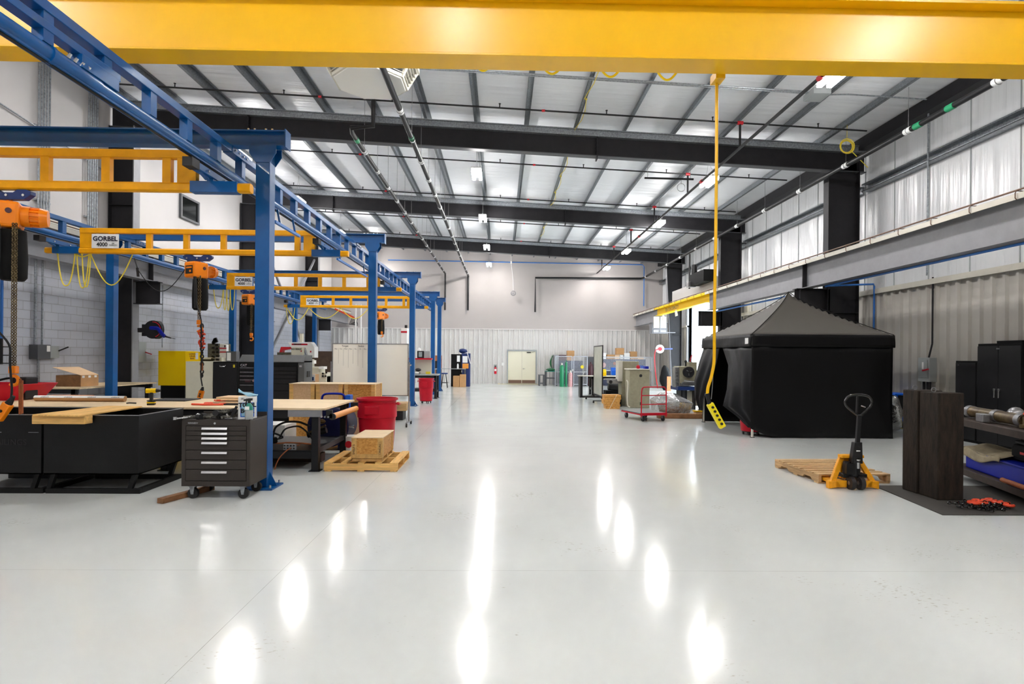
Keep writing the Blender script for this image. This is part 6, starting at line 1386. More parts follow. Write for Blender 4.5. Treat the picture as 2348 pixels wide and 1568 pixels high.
MB().cyl((-0.7, 0, 0.085), (0.62, 0, 0.085), 0.075, n=20).build('shaft_body', 'greasy', t, smooth=True)
for xx in (-0.68, 0.0, 0.55): MB().cyl((xx - 0.05, 0, 0.085), (xx + 0.05, 0, 0.085), 0.085, n=20).build('flange', 'steel', t, smooth=True)
t = thing('machined_block', 'shiny machined steel block in front of shaft on rack', 'block', W2(0.28, 0.10, 0.873), rz); MB().box(-0.09, 0.09, -0.045, 0.045, 0, 0.11).build('block_body', 'steel', t, bevel=0.01)
solo('steel_ball', MB().ball(W2(0.12, 0.55, 0.873 + 0.1), 0.1, 14), 'steel', 'round steel dome behind shaft on rack', 'part', smooth=True)
t = thing('steel_housing', 'cylindrical machined housing at right end of rack top', 'part', W2(0.95, 0.3, 0.873), rz); MB().lathe((0, 0, 0), [(0.12, 0), (0.12, 0.04), (0.09, 0.05), (0.09, 0.14), (0.11, 0.15)], 20).build('housing_body', 'greasy', t, smooth=True)
t = thing('orange_sling', 'orange-red sling hook on top of machined housing', 'hook', W2(0.95, 0.3, 1.025), rz)
MB().ring((0, 0, 0.02), 0.06, 0.02, 'z', 14, 7, 0.3, 5.2).build('hook', 'chain_red', t, smooth=True)
MB().tube([(-0.12, 0, 0.02), (0.0, 0.08, 0.04), (0.14, 0.05, 0.02)], 0.02, 7).build('strap', 'chain_red', t, smooth=True)
t = thing('tool_bag', 'black tool bag with red stripe on blue tote at right edge', 'bag', W2(1.0, 0.35, 0.46), rz)
MB().box(-0.28, 0.3, -0.16, 0.16, 0.0, 0.2).build('bag_body', 'matte_black', t, bevel=0.05)
MB().box(-0.24, 0.26, -0.13, 0.13, 0.2, 0.245).build('bag_lid', 'black', t, bevel=0.02)
MB().box(-0.05, 0.3, -0.168, -0.158, 0.09, 0.12).build('red_stripe', 'bright_red', t)
t = thing('blue_tote', 'bright blue plastic tote on lower shelf of right rack', 'tote', W2(0.6, 0.42, 0.19), rz)
MB().box(-0.75, 0.75, -0.33, 0.33, 0, 0.235).build('tote_body', 'blue_tote', t, bevel=0.02)
MB().box(-0.77, 0.77, -0.345, 0.345, 0.22, 0.25).build('tote_rim', 'blue_tote', t, bevel=0.01)
m = MB(); m.T = R
m.grid(lambda u, v: (-0.2 + 1.0 * u, 0.05 + 0.62 * v, 0.455 + 0.035 * math.sin(PI * v) + 0.022 * math.sin(8 * u + 3 * v) + 0.014 * math.sin(17 * u - 9 * v)), 26, 14)
m.grid(lambda u, v: (-0.2 + 1.0 * u, 0.05 - 0.012 * v, 0.46 + 0.022 * math.sin(8 * u) - v * (0.09 + 0.03 * math.sin(5 * u))), 26, 4)
solo('canvas_sheet', m, 'canvas', 'crumpled tan canvas sheet over blue tote', 'cloth', smooth=True, solid=0.008)
t = thing('rusty_bar', 'rusty round bar resting on lower rack beam', 'bar', W2(1.3, 0.0, 0.205), rz); MB().cyl((-0.3, -0.02, 0.03), (0.6, -0.02, 0.03), 0.03, n=12).build('bar_body', 'rust', t, smooth=True)
t = thing('dark_green_case', 'dark grey flat case lying on mat under rack', 'case', W2(0.9, -0.1, 0.0), rz)
MB().prism([(-0.7, -0.05), (0.9, -0.05), (0.9, 0.4), (-0.7, 0.4)], 'z', 0.0, 0.06).build('case_body', 'grey_dark', t, bevel=0.01); t.location = W2(0.9, 0.3, 0.0)
solo('pale_board', MB().box(W2(1.3, 0.8, 0).x, W2(1.3, 0.8, 0).x + 0.05, 6.9, 7.3, 0.885, 1.25), 'cardboard', 'tan board with round yellow tag standing at far right of rack', 'board')
# ================================================================== MIDDLE RIGHT GROUP
# rolling glass-like board seen nearly edge-on
t = thing('rolling_board', 'tall grey rolling board in black frame seen nearly edge-on', 'board', (3.78, 22.5, 0)); l = t.location.copy()
bx, y0, y1, z0, z1 = 3.78, 21.45, 23.45, 0.22, 2.17
MB(l).box(bx - 0.01, bx + 0.01, y0 + 0.03, y1 - 0.03, z0 + 0.03, z1 - 0.03).build('board_surface', 'board_grey', t)
f = MB(l); f.box(bx - 0.02, bx + 0.02, y0, y0 + 0.04, z0 - 0.15, z1); f.box(bx - 0.02, bx + 0.02, y1 - 0.04, y1, z0 - 0.15, z1); f.box(bx - 0.02, bx + 0.02, y0 + 0.04, y1 - 0.04, z1 - 0.04, z1); f.box(bx - 0.02, bx + 0.02, y0 + 0.04, y1 - 0.04, z0, z0 + 0.04); f.build('board_frame', 'black', t)
for yy in (y0 + 0.06, y1 - 0.06):
    ft = MB(l).box(bx - 0.35, bx + 0.35, yy - 0.02, yy + 0.02, 0.07, 0.10).build('board_foot', 'black', t)
    for q in (-0.32, 0.32): MB(l).cyl((bx + q, yy - 0.012, 0.036), (bx + q, yy + 0.012, 0.036), 0.035, n=12).build('caster_wheel', 'rubber', ft, smooth=True)
# olive machine cabinet
t = thing('olive_machine', 'olive-grey machine cabinet with round black hole behind red cart', 'machine', (4.68, 19.9, 0)); l = t.location.copy()
MB(l).box(4.36, 5.05, 19.5, 20.2, 0.0, 1.30).build('cabinet_body', 'olive', t, bevel=0.02)
MB(l).box(4.33, 5.08, 19.47, 20.23, 1.30, 1.33).build('top_plate', 'offwhite', t, bevel=0.004)
MB(l).cyl((4.74, 19.49, 1.10), (4.74, 19.5, 1.10), 0.05, n=22).build('round_hole', 'ink_black', t)
MB(l).box(4.72, 4.76, 19.488, 19.5, 0.1, 0.2).build('latch', 'ink_black', t)
MB(l).tube(smooth_path([Vector((4.25, 19.45, 0.95)), Vector((4.30, 19.45, 0.88)), Vector((4.27, 19.45, 0.4)), Vector((4.28, 19.43, 0.08)), Vector((4.36, 19.43, 0.03))], 3, 5), 0.022, 8).build('flex_conduit', 'offwhite', t, smooth=True)
t = thing('vertical_mill', 'olive and grey milling machine column behind olive cabinet', 'machine', (4.35, 20.8, 0)); l = t.location.copy()
MB(l).box(4.30, 4.92, 20.5, 21.1, 0.0, 1.58).build('machine_column', 'olive', t, bevel=0.02)
MB(l).box(4.16, 4.32, 20.42, 20.9, 0.86, 1.60).build('grey_side_cover', 'beige_steel', t, bevel=0.015)
MB(l).box(3.85, 4.25, 20.55, 20.95, 0.78, 0.90).box(3.72, 4.3, 20.6, 20.9, 0.90, 0.94).build('work_table', 'steel', t, bevel=0.005)
MB(l).cyl((3.9, 20.5, 0.84), (3.9, 20.44, 0.84), 0.06, n=14).build('hand_wheel', 'dark_steel', t, smooth=True)
solo('red_can', MB().lathe((4.72, 19.8, 1.33), [(0.05, 0), (0.07, 0.04), (0.07, 0.08), (0.02, 0.13)], 14), 'red', 'round red can on olive machine cabinet', 'can', smooth=True)
solo('hand_tools', MB().bar((4.45, 19.75, 1.34), (4.66, 19.7, 1.35), 0.03, 0.02), 'chrome', 'silver hand tool lying on olive machine cabinet', 'tool', bevel=0.003)
solo('blue_case', MB().box(4.92, 5.04, 19.6, 19.9, 1.33, 1.42), 'blue_tote', 'small blue case at right end of olive cabinet top', 'case', bevel=0.01)
# chipboard bundle
t = thing('chipboard_bundle', 'strapped bundle of chipboard offcuts on floor beside olive machine', 'bundle', (3.70, 19.3, 0))
rnd = random.Random(2)
for k in range(6):
    o_ = rnd.uniform(-0.02, 0.02); w = 0.23 + 0.05 * min(k, 3) / 3; MB().box(-w + o_, w + o_, -0.22, 0.22, k * 0.078, k * 0.078 + 0.074).build('offcut_layer', 'osb', t, bevel=0.004)
MB().bar((-0.1, -0.235, 0.0), (0.14, -0.235, 0.47), 0.012, 0.006, (0, 1, 0)).build('pale_strap', 'offwhite', t)
solo('dark_bin', MB().box(3.9, 4.2, 20.0, 20.5, 0, 0.42), 'matte_black', 'dark low bin behind chipboard bundle', 'bin', bevel=0.01)
t = thing('machine_crate', 'black finned motor unit on floor left of milling machine', 'motor', (3.98, 22.0, 0)); MB().box(-0.0, 0.55, -0.2, 0.4, 0, 0.45).build('motor_base', 'matte_black', t, bevel=0.01)
MB().cyl((0.1, -0.1, 0.62), (0.5, -0.1, 0.58), 0.15, n=16).build('motor_drum', 'dark_steel', t, smooth=True)
# bench with bins behind the board
bC = bench(3.95, 5.9, 25.6, 26.6, 0.88, 'pale workbench with coloured bins behind rolling board', [4.1, 5.7], top='beige_steel', lm='black')
def binbox(x, y, z, w, d, h, m, label, g='coloured parts bins'):
    t = thing('parts_bin', label, 'bin', (x, y, z), 0, g)
    MB().prism([(-d / 2, 0), (d / 2, 0), (d / 2, h), (-d / 2 + d * 0.25, h), (-d / 2, h * 0.55)], 'x', -w / 2, w / 2).build('bin_body', m, t, bevel=0.006)
    return t
binbox(4.50, 25.9, 0.88, 0.42, 0.3, 0.3, 'yellow_cab', 'upper yellow bin right of rolling board')
binbox(4.36, 25.7, 0.36, 0.34, 0.3, 0.26, 'yellow_cab', 'lower yellow bin under pale bench')
binbox(5.08, 25.9, 0.92, 0.26, 0.3, 0.34, 'royal', 'left blue bin on pale bench')
binbox(5.38, 25.9, 0.92, 0.24, 0.3, 0.34, 'royal', 'right blue bin on pale bench')
solo('white_box', MB().box(4.22, 4.5, 25.6, 25.9, 0.1, 0.36), 'white', 'white box beneath lower yellow bin', 'box', bevel=0.005)
solo('bin_stand', MB().box(4.2, 4.6, 25.62, 26.0, 0, 0.1), 'dark_steel', 'dark low stand under white box and yellow bin', 'stand')
t = thing('work_table', 'small black-legged table left of rolling board', 'table', (3.55, 24.6, 0)); l = t.location.copy()
MB(l).box(3.3, 4.3, 24.3, 25.0, 0.90, 0.93).build('table_top', 'beige_steel', t)
for xx in (3.4, 4.2): MB(l).box(xx - 0.05, xx + 0.05, 24.35, 24.95, 0.05, 0.90).build('table_leg', 'black', t)
MB(l).box(3.35, 4.25, 24.4, 24.9, 0.0, 0.06).build('table_foot', 'black', t)
# red platform cart
t = thing('platform_cart', 'red platform cart with looped handle and grey deck', 'cart', (4.1, 15.42, 0), math.radians(14))
MB().box(-0.39, 0.39, 0.0, 1.12, 0.20, 0.225).build('deck', 'cart_deck', t, bevel=0.004)
f = MB(); f.box(-0.40, 0.40, -0.03, 0.0, 0.16, 0.23); f.build('front_rail', 'red', t, bevel=0.004)
MB().box(-0.40, -0.37, 0.0, 1.12, 0.17, 0.20).box(0.37, 0.40, 0.0, 1.12, 0.17, 0.20).build('side_rails', 'red', t)
P_ = [Vector((-0.37, -0.02, 0.12)), Vector((-0.37, -0.02, 0.84)), Vector((-0.33, -0.02, 0.91)), Vector((-0.28, -0.02, 0.925)), Vector((0.28, -0.02, 0.925)), Vector((0.33, -0.02, 0.91)), Vector((0.37, -0.02, 0.84)), Vector((0.37, -0.02, 0.12))]
MB().tube(smooth_path(P_, 1, 3), 0.017, 8).build('handle_frame', 'red', t, smooth=True)
for zz in (0.46, 0.70): MB().box(-0.36, 0.36, -0.032, -0.008, zz - 0.012, zz + 0.012).build('handle_bar', 'red', t)
for sx in (-1, 1):
    for yy in (0.03, 1.0):
        w_ = MB().cyl((sx * 0.30 - 0.02, yy, 0.075), (sx * 0.30 + 0.02, yy, 0.075), 0.075, n=20).build('cart_wheel', 'rubber', t, smooth=True)
        MB().box(sx * 0.30 - 0.028, sx * 0.30 + 0.028, yy - 0.02, yy + 0.02, 0.075, 0.19).build('wheel_fork', 'steel', w_)
# foil bundle and boards
def foil():
    c = Vector((5.02, 16.95, 0.0)); mb = MB()
    base = [(-0.42, -0.35), (0.08, -0.42), (0.44, -0.3), (0.5, 0.2), (0.1, 0.5), (-0.45, 0.4)]
    mid = [(-0.5, -0.38), (0.12, -0.5), (0.58, -0.3), (0.56, 0.25), (0.1, 0.55), (-0.52, 0.42)]
    top = [(-0.35, -0.2), (-0.02, -0.25), (0.12, -0.1), (0.15, 0.1), (0.0, 0.3), (-0.3, 0.25)]
    vs = [c + Vector((x, y, 0)) for x, y in base] + [c + Vector((x, y, 0.40 + 0.06 * (i % 2))) for i, (x, y) in enumerate(mid)] + [c + Vector((x, y, 0.72 - 0.03 * i)) for i, (x, y) in enumerate(top)]
    fs = [tuple(range(5, -1, -1)), tuple(range(12, 18))]
    for r in (0, 6):
        for i in range(6):
            k = (i + 1) % 6; fs.append((r + i, r + k, r + 6 + k, r + 6 + i))
    mb.add(vs, fs)
    return solo('wrapped_machine', mb, 'foil', 'crumpled silver foil-wrapped machine part behind red cart', 'bundle', bevel=0.02)
foil()
solo('timber_beam', MB().box(4.45, 6.2, 16.15, 16.4, 0, 0.13), 'timber_red', 'long orange-brown timber on floor behind tent leg', 'timber', bevel=0.006)
for k, (x, y, z, w, r, lb, mm) in enumerate(((5.95, 16.3, 0.145, 0.9, 0.1, 'lowest pale offcut board on timber pile by tent', 'osb_pale'), (5.9, 16.32, 0.175, 0.8, -0.15, 'middle pale offcut board on timber pile by tent', 'cardboard_pale'), (5.85, 16.3, 0.21, 0.75, 0.02, 'yellow strip on timber pile by tent', 'yellow_cab'), (5.9, 16.3, 0.25, 0.6, -0.05, 'topmost white board of timber pile by tent', 'white'))):
    t = thing('offcut_board', lb, 'board', (x, y, z), r, 'offcuts piled by the tent'); MB().box(-w / 2, w / 2, -0.08, 0.08, -0.014, 0.014).build('board_body', mm, t)
# lathe
t = thing('metal_lathe', 'olive metal lathe with round chuck beside bright doorway', 'lathe', (6.3, 19.6, 0)); l = t.location.copy(); Y = 19.2
X_ = lambda px: A(px, 800, Y).x
Z_ = lambda py: A(1575, py, Y).z
MB(l).box(X_(1557), X_(1596), Y, Y + 0.6, Z_(884), Z_(840)).build('headstock', 'olive', t, bevel=0.02)
MB(l).box(X_(1583), X_(1601), Y + 0.1, Y + 0.5, Z_(873), Z_(830)).build('gear_cover', 'olive', t, bevel=0.01)
MB(l).cyl((X_(1578), Y - 0.10, Z_(853)), (X_(1578), Y, Z_(853)), 0.185, n=28).build('chuck', 'dark_steel', t, smooth=True)
for a in (0.4, 2.5, 4.6): MB(l).bar((X_(1578) + 0.03 * math.cos(a), Y - 0.12, Z_(853) + 0.03 * math.sin(a)), (X_(1578) + 0.11 * math.cos(a), Y - 0.12, Z_(853) + 0.11 * math.sin(a)), 0.03, 0.03).build('chuck_jaw', 'chrome', t)
MB(l).box(X_(1548), X_(1558), Y - 0.02, Y + 0.3, Z_(888), Z_(842)).build('control_box', 'steel', t, bevel=0.01)
for k in range(5): MB(l).cyl((X_(1552), Y - 0.06, Z_(886) + 0.12 * k), (X_(1552), Y - 0.02, Z_(886) + 0.12 * k), 0.035, n=10).build('control_knob', 'chrome', t, smooth=True)
MB(l).box(X_(1560), X_(1612), Y - 0.15, Y + 0.3, Z_(884), Z_(878)).box(X_(1562), X_(1605), Y - 0.2, Y - 0.1, Z_(878), Z_(875)).build('lathe_bed', 'steel', t, bevel=0.005)
MB(l).cyl((X_(1564), Y - 0.2, Z_(872)), (X_(1606), Y - 0.2, Z_(876)), 0.02, n=8).build('lead_screw', 'chrome', t, smooth=True)
MB(l).box(X_(1550), X_(1620), Y - 0.25, Y + 0.6, Z_(894), Z_(886)).build('chip_tray', 'navy', t, bevel=0.005)
for px in (1560, 1570, 1590, 1612): MB(l).box(X_(px), X_(px) + 0.06, Y - 0.1, Y + 0.4, 0, Z_(893)).build('machine_leg', 'black', t)
MB(l).box(X_(1575), X_(1612), Y + 0.1, Y + 0.4, 0.1, Z_(897)).build('coolant_cabinet', 'cream', t)
MB(l).bar((X_(1587), Y + 0.2, Z_(830)), (X_(1588), Y + 0.2, Z_(822)), 0.025, 0.025).bar((X_(1588), Y + 0.2, Z_(822)), (X_(1591), Y + 0.2, Z_(814)), 0.025, 0.025).build('red_lever', 'red', t)
MB(l).cyl((X_(1577), Y + 0.2, Z_(840)), (X_(1577), Y + 0.2, Z_(830)), 0.03, n=8).ball((X_(1577), Y + 0.2, Z_(829)), 0.05, 8).build('black_knob', 'ink_black', t, smooth=True)
# hose reel on the far right column
c = A(1513, 800, 30.6)
t = thing('hose_reel', 'white-disc hose reel with red hose on far right column', 'hose reel', c)
MB().cyl((0, -0.03, 0), (0, 0.03, 0), 0.23, n=28).build('reel_disc', 'white', t, smooth=True)
MB().cyl((0, -0.10, 0), (0, -0.03, 0), 0.1, n=20).build('hose_coil', 'bright_red', t, smooth=True)
MB().bar((0, 0.05, 0), (0.75, 0.3, 0.02), 0.08, 0.08).build('reel_bracket', 'navy', t)
MB().bar((0, -0.08, 0), (-0.24, -0.1, -0.05), 0.04, 0.05).build('guide_arm', 'bright_red', t)
MB().tube(smooth_path([Vector((-0.24, -0.1, -0.05)), Vector((-0.30, -0.1, -0.2)), Vector((-0.30, -0.1, -0.8)), Vector((-0.22, -0.1, -1.5)), Vector((-0.12, -0.1, -2.1))], 3, 5), 0.022, 8).build('red_hose', 'bright_red', t, smooth=True)
# leaning items in back right corner
solo('leaning_plank', MB().bar((8.05, 32.2, 0.0), (7.72, 33.4, 1.35), 0.22, 0.05), 'brown_plate', 'brown plank leaning left of far right column', 'plank', bevel=0.005)
lumpy('black_bag', (8.68, 30.4, 0.0), (0.25, 0.2, 0.65), 'matte_black', 'tall black bagged item standing before far right column', 'bag', 0.12, 6, zmin=0)
t = thing('standing_board', 'upright orange-brown board beside far right column', 'board', (8.72, 29.8, 0)); MB().box(-0.1, 0.1, -0.02, 0.02, 0, 0.75).build('board_body', 'rust_wood', t)
solo('control_locker', MB().box(7.35, 7.7, 31.0, 31.3, 0.0, 1.3), 'navy', 'narrow dark blue locker behind red hose', 'locker', bevel=0.01)
solo('yellow_box', MB().box(6.95, 7.35, 30.2, 30.5, 0.0, 0.55), 'tape_yellow', 'small yellow box in front of blue locker', 'box', bevel=0.01)
# door hood + operator + misc above the opening
solo('door_hood', MB().box(9.0, 10.1, 24.35, 30.3, 4.52, 5.22), 'grey_steel_l', 'big plain grey roll-up door hood above bright doorway', 'door hood', bevel=0.01)
t = thing('door_operator', 'black motor operator on bracket above door hood', 'motor', (8.85, 25.2, 5.05)); l = t.location.copy()
MB(l).box(8.55, 8.98, 24.3, 26.2, 5.0, 5.5).build('operator_plate', 'matte_black', t, bevel=0.01)
MB(l).cyl((8.72, 26.0, 5.5), (8.72, 26.0, 5.95), 0.13, n=16).build('motor', 'black', t, smooth=True)
MB(l).cyl((8.6, 26.3, 4.9), (8.6, 26.3, 6.5), 0.04, n=8).build('drive_shaft', 'black', t)
MB(l).box(8.45, 8.8, 26.0, 26.3, 4.95, 5.2).build('gear_box', 'steel', t, bevel=0.01)
t = thing('light_curtain_box', 'white electrical box with grey frame under yellow runway', 'box', (8.2, 30.4, 3.0)); l = t.location.copy()
a = A(1499, 762, 31.2); b = A(1528, 726, 31.2)
MB(l).box(a.x, b.x, 31.2, 31.3, A(0, 735, 31.2).z - 0.05, b.z).build('box_front', 'beige_steel', t)
MB(l).box(a.x, b.x, 31.22, 31.28, a.z, A(0, 740, 31.2).z - 0.05).build('lower_panel', 'grey_steel_l', t)
MB(l).bar((a.x, 31.21, a.z), (b.x + 0.5, 31.21, a.z), 0.04, 0.04).bar(((a.x + b.x) / 2, 31.19, a.z), ((a.x + b.x) / 2, 31.19, b.z), 0.05, 0.03).build('frame_bar', 'grey_steel', t)
for (px, lab) in ((1521, 'small pale work lamp hanging left under yellow runway beam'), (1550, 'pale work lamp hanging right under yellow runway beam')):
    c = A(px, 715, 30.0 if px < 1530 else 27.0); c.z = 4.015; m = MB(); m.cyl((c.x, c.y, c.z), (c.x, c.y, c.z - 0.08), 0.012, n=6); m.prism([(c.x - 0.05, c.z - 0.08), (c.x + 0.04, c.z - 0.08), (c.x + 0.08, c.z - 0.3), (c.x - 0.02, c.z - 0.34)], 'y', c.y - 0.05, c.y + 0.05)
    solo('hanging_lamp', m, 'offwhite', lab, 'lamp')
# outside: pale yard objects
solo('yard_fence', MB().box(26, 26.2, 20, 60, 0.0, 2.0), 'outdoor', 'pale washed-out yard fence seen through bright doorway', 'fence')
# ================================================================== BACK WALL GROUP
# table with green tarp
def simple_table(x0, x1, y0, y1, z, label, top, lm, shelf=0.0):
    t = thing('work_table', label, 'table', ((x0 + x1) / 2, (y0 + y1) / 2, 0)); l = t.location.copy()
    MB(l).box(x0, x1, y0, y1, z - 0.04, z).build('table_top', top, t, bevel=0.004)
    for xx in (x0 + 0.05, x1 - 0.05):
        for yy in (y0 + 0.05, y1 - 0.05): MB(l).box(xx - 0.04, xx + 0.04, yy - 0.04, yy + 0.04, 0, z - 0.04).build('table_leg', lm, t)
    if shelf: MB(l).box(x0 + 0.05, x1 - 0.05, y0 + 0.05, y1 - 0.05, shelf, shelf + 0.05).build('lower_shelf', lm, t)
    return t
simple_table(2.62, 3.35, 34.3, 35.0, 0.88, 'grey work table with green sheet near back double door', 'teal', 'grey_dark', 0.42)
simple_table(2.2, 2.58, 34.0, 34.5, 0.66, 'low dark grey stand left of green-topped table', 'grey_dark', 'grey_dark', 0.12)
lumpy('green_sheet', (2.98, 34.6, 0.885), (0.28, 0.25, 0.07), 'green_tarp', 'crumpled green sheet lying on grey work table', 'cloth', 0.25, 9, zmin=0.885)
solo('grey_cabinet', MB().box(3.2, 3.5, 35.2, 36.2, 0, 1.85), 'grey_steel', 'plain grey cabinet beside gas cage', 'cabinet', bevel=0.01)
m = MB(); m.grid(lambda u, v: (3.17 - 0.16 * math.sin(PI * v) * (0.7 + 0.4 * math.sin(u * 6)) - 0.02, 35.3 + 0.5 * u, 1.8 - 0.88 * v), 8, 12)
solo('green_jacket', m, 'green_tarp', 'dark green sheet hanging on side of grey cabinet', 'cloth', smooth=True, solid=0.02)
# chain-link cages
def mesh_mat():
    m = bpy.data.materials.new('chain_link'); m.use_nodes = True; nt = m.node_tree; b = nt.nodes['Principled BSDF']; L = nt.links.new
    tc = nt.nodes.new('ShaderNodeTexCoord'); sp = nt.nodes.new('ShaderNodeSeparateXYZ'); L(tc.outputs['Object'], sp.inputs[0]); outs = []
    for sg in (1, -1):
        mu = nt.nodes.new('ShaderNodeMath'); mu.operation = 'MULTIPLY'; L(sp.outputs[2], mu.inputs[0]); mu.inputs[1].default_value = sg
        ad = nt.nodes.new('ShaderNodeMath'); ad.operation = 'ADD'; L(sp.outputs[0], ad.inputs[0]); L(mu.outputs[0], ad.inputs[1])
        fr = nt.nodes.new('ShaderNodeMath'); fr.operation = 'PINGPONG'; L(ad.outputs[0], fr.inputs[0]); fr.inputs[1].default_value = 0.045
        lt = nt.nodes.new('ShaderNodeMath'); lt.operation = 'LESS_THAN'; L(fr.outputs[0], lt.inputs[0]); lt.inputs[1].default_value = 0.0055; outs.append(lt.outputs[0])
    mx = nt.nodes.new('ShaderNodeMath'); mx.operation = 'MAXIMUM'; L(outs[0], mx.inputs[0]); L(outs[1], mx.inputs[1]); L(mx.outputs[0], b.inputs['Alpha'])
    b.inputs['Base Color'].default_value = lin((205, 208, 214)) + (1,); b.inputs['Roughness'].default_value = 0.4; b.inputs['Metallic'].default_value = 0.2
    MATS['chain_link'] = m
mesh_mat()
def cage_panel(x0, x1, Y, z0, z1, label, mid=None):
    t = thing('wire_fence', label, 'fence', ((x0 + x1) / 2, Y, 0)); l = t.location.copy()
    f = MB(l); f.cyl((x0, Y, 0), (x0, Y, z1), 0.03, n=10).cyl((x1, Y, 0), (x1, Y, z1), 0.03, n=10).cyl((x0, Y, z1), (x1, Y, z1), 0.025, n=10).cyl((x0, Y, z0), (x1, Y, z0), 0.025, n=10)
    if mid: f.cyl((x0, Y, mid), (x1, Y, mid), 0.02, n=10)
    f.build('tube_frame', 'tube_galv', t, smooth=True)
    m = MB(l); m.add([(x0, Y, z0), (x1, Y, z0), (x1, Y, z1), (x0, Y, z1)], [(0, 1, 2, 3)]); m.build('chain_link_mesh', 'chain_link', t)
    return t
cY = 33.6
cage_panel(3.16, 4.12, cY, 0.12, 1.76, 'left chain-link panel of gas cylinder cage', 0.85)
cage_panel(4.22, 5.02, cY + 0.02, 0.12, 1.76, 'chain-link gate of gas cylinder cage', 0.85)
cage_panel(5.90, 8.85, cY, 0.95, 1.74, 'long chain-link panel of storage cage behind olive machine')
solo('cage_interior_shelf', MB().box(3.53, 5.0, 35.4, 36.2, 0, 1.5), 'navy_grey', 'dark shelf unit inside gas cylinder cage', 'shelf')
solo('cage_interior_shelf', MB().box(6.0, 8.8, 35.0, 36.0, 0, 1.62), 'navy_grey', 'long dark shelf unit inside storage cage', 'shelf')
def cylinder(x, y, r, h, m, label, cap='offwhite'):
    t = thing('gas_cylinder', label, 'gas cylinder', (x, y, 0), 0, 'gas cylinders'); MB().lathe((0, 0, 0), [(r * 0.96, 0), (r, 0.02), (r, h - r * 1.2), (r * 0.8, h - r * 0.5), (r * 0.35, h - 0.02)], 18).build('cylinder_body', m, t, smooth=True)
    MB().cyl((0, 0, h - 0.03), (0, 0, h + 0.09), r * 0.35, n=12).build('valve_cap', cap, t, smooth=True)
    return t
cylinder(3.50, 33.3, 0.13, 1.28, 'green_tank', 'tall green gas cylinder with white cap')
cylinder(3.76, 33.35, 0.07, 1.45, 'green_tank', 'slim green gas cylinder right of tall green one', 'green_tank')
cylinder(4.00, 33.3, 0.12, 0.85, 'pink_tank', 'short pinkish gas cylinder')
cylinder(4.28, 34.6, 0.1, 0.9, 'maroon', 'maroon gas cylinder behind cage gate')
cylinder(5.32, 34.2, 0.15, 1.35, 'maroon', 'large dark maroon gas cylinder right of cage gate', 'maroon')
cylinder(5.62, 34.3, 0.15, 1.2, 'dark_steel', 'dark gas cylinder partly behind rolling board', 'maroon')
t = thing('cylinder_rack', 'dark grey rack bench behind maroon gas cylinders', 'rack', (5.6, 35, 0)); l = t.location.copy(); MB(l).box(5.05, 5.85, 34.5, 35.2, 0, 0.7).build('rack_base', 'dark_steel', t); MB(l).box(5.1, 5.85, 35.2, 35.3, 0.7, 1.75).build('rack_back', 'grey_dark', t)
solo('cardboard_box', MB().box(4.05, 4.5, 35.5, 35.9, 1.5, 2.12), 'cardboard', 'open brown cardboard box on cage shelf left of rolling board', 'box', bevel=0.01)
solo('grey_crate', MB().box(3.55, 4.0, 35.5, 35.9, 1.5, 1.85), 'maroon', 'dark plastic crate on cage shelf left of brown box', 'crate', bevel=0.01)
t = thing('yellow_disc', 'yellow disc hanging on mesh of cage gate', 'disc', (4.72, 33.58, 1.15)); MB().cyl((0, -0.02, 0), (0, 0.02, 0), 0.1, n=16).build('disc', 'tape_yellow', t); t['category'] = 'disc'
# stock on the right cage
g = 'cartons on top of the storage cage'
bx = [(6.05, 6.40, 1.62, 2.0, 'white', 'white carton at left end on storage cage shelf'), (6.45, 6.9, 1.62, 1.9, 'cardboard', 'brown carton second from left on storage cage shelf'), (6.93, 7.22, 1.62, 1.88, 'cardboard_pale', 'pale carton third from left on storage cage shelf'), (7.02, 7.5, 1.90, 2.3, 'cardboard', 'topmost brown carton of the stack on storage cage'), (7.25, 7.45, 1.62, 1.88, 'white', 'small white carton in middle of storage cage shelf'), (7.5, 7.85, 1.62, 2.0, 'white', 'white printed carton right of middle on storage cage'), (7.9, 8.3, 1.62, 2.1, 'cardboard', 'brown carton near right end of storage cage shelf'), (8.33, 8.7, 1.62, 1.78, 'cardboard_pale', 'low pale carton at right end of storage cage shelf')]
for (a, b, z0, z1, mm, lb) in bx: solo('cardboard_box', MB().box(a, b, 35.1, 35.5, z0, z1), mm, lb, 'box', g, bevel=0.008)
# coloured stock inside the storage cage
for k, (x, z, r, mm, lb) in enumerate(((6.2, 1.25, 0.16, 'pink_tank', 'round pink object seen through storage cage mesh'), (6.9, 1.35, 0.1, 'rust', 'rusty round object seen through storage cage mesh'), (8.2, 1.4, 0.12, 'air_blue', 'blue round object seen through storage cage mesh'), (7.6, 1.3, 0.1, 'white', 'white round object seen through storage cage mesh'))):
    t = thing('stored_disc', lb, 'part', (x, 34.95, z)); MB().cyl((0, -0.04, 0), (0, 0.04, 0), r, n=16).build('disc', mm, t, smooth=True)
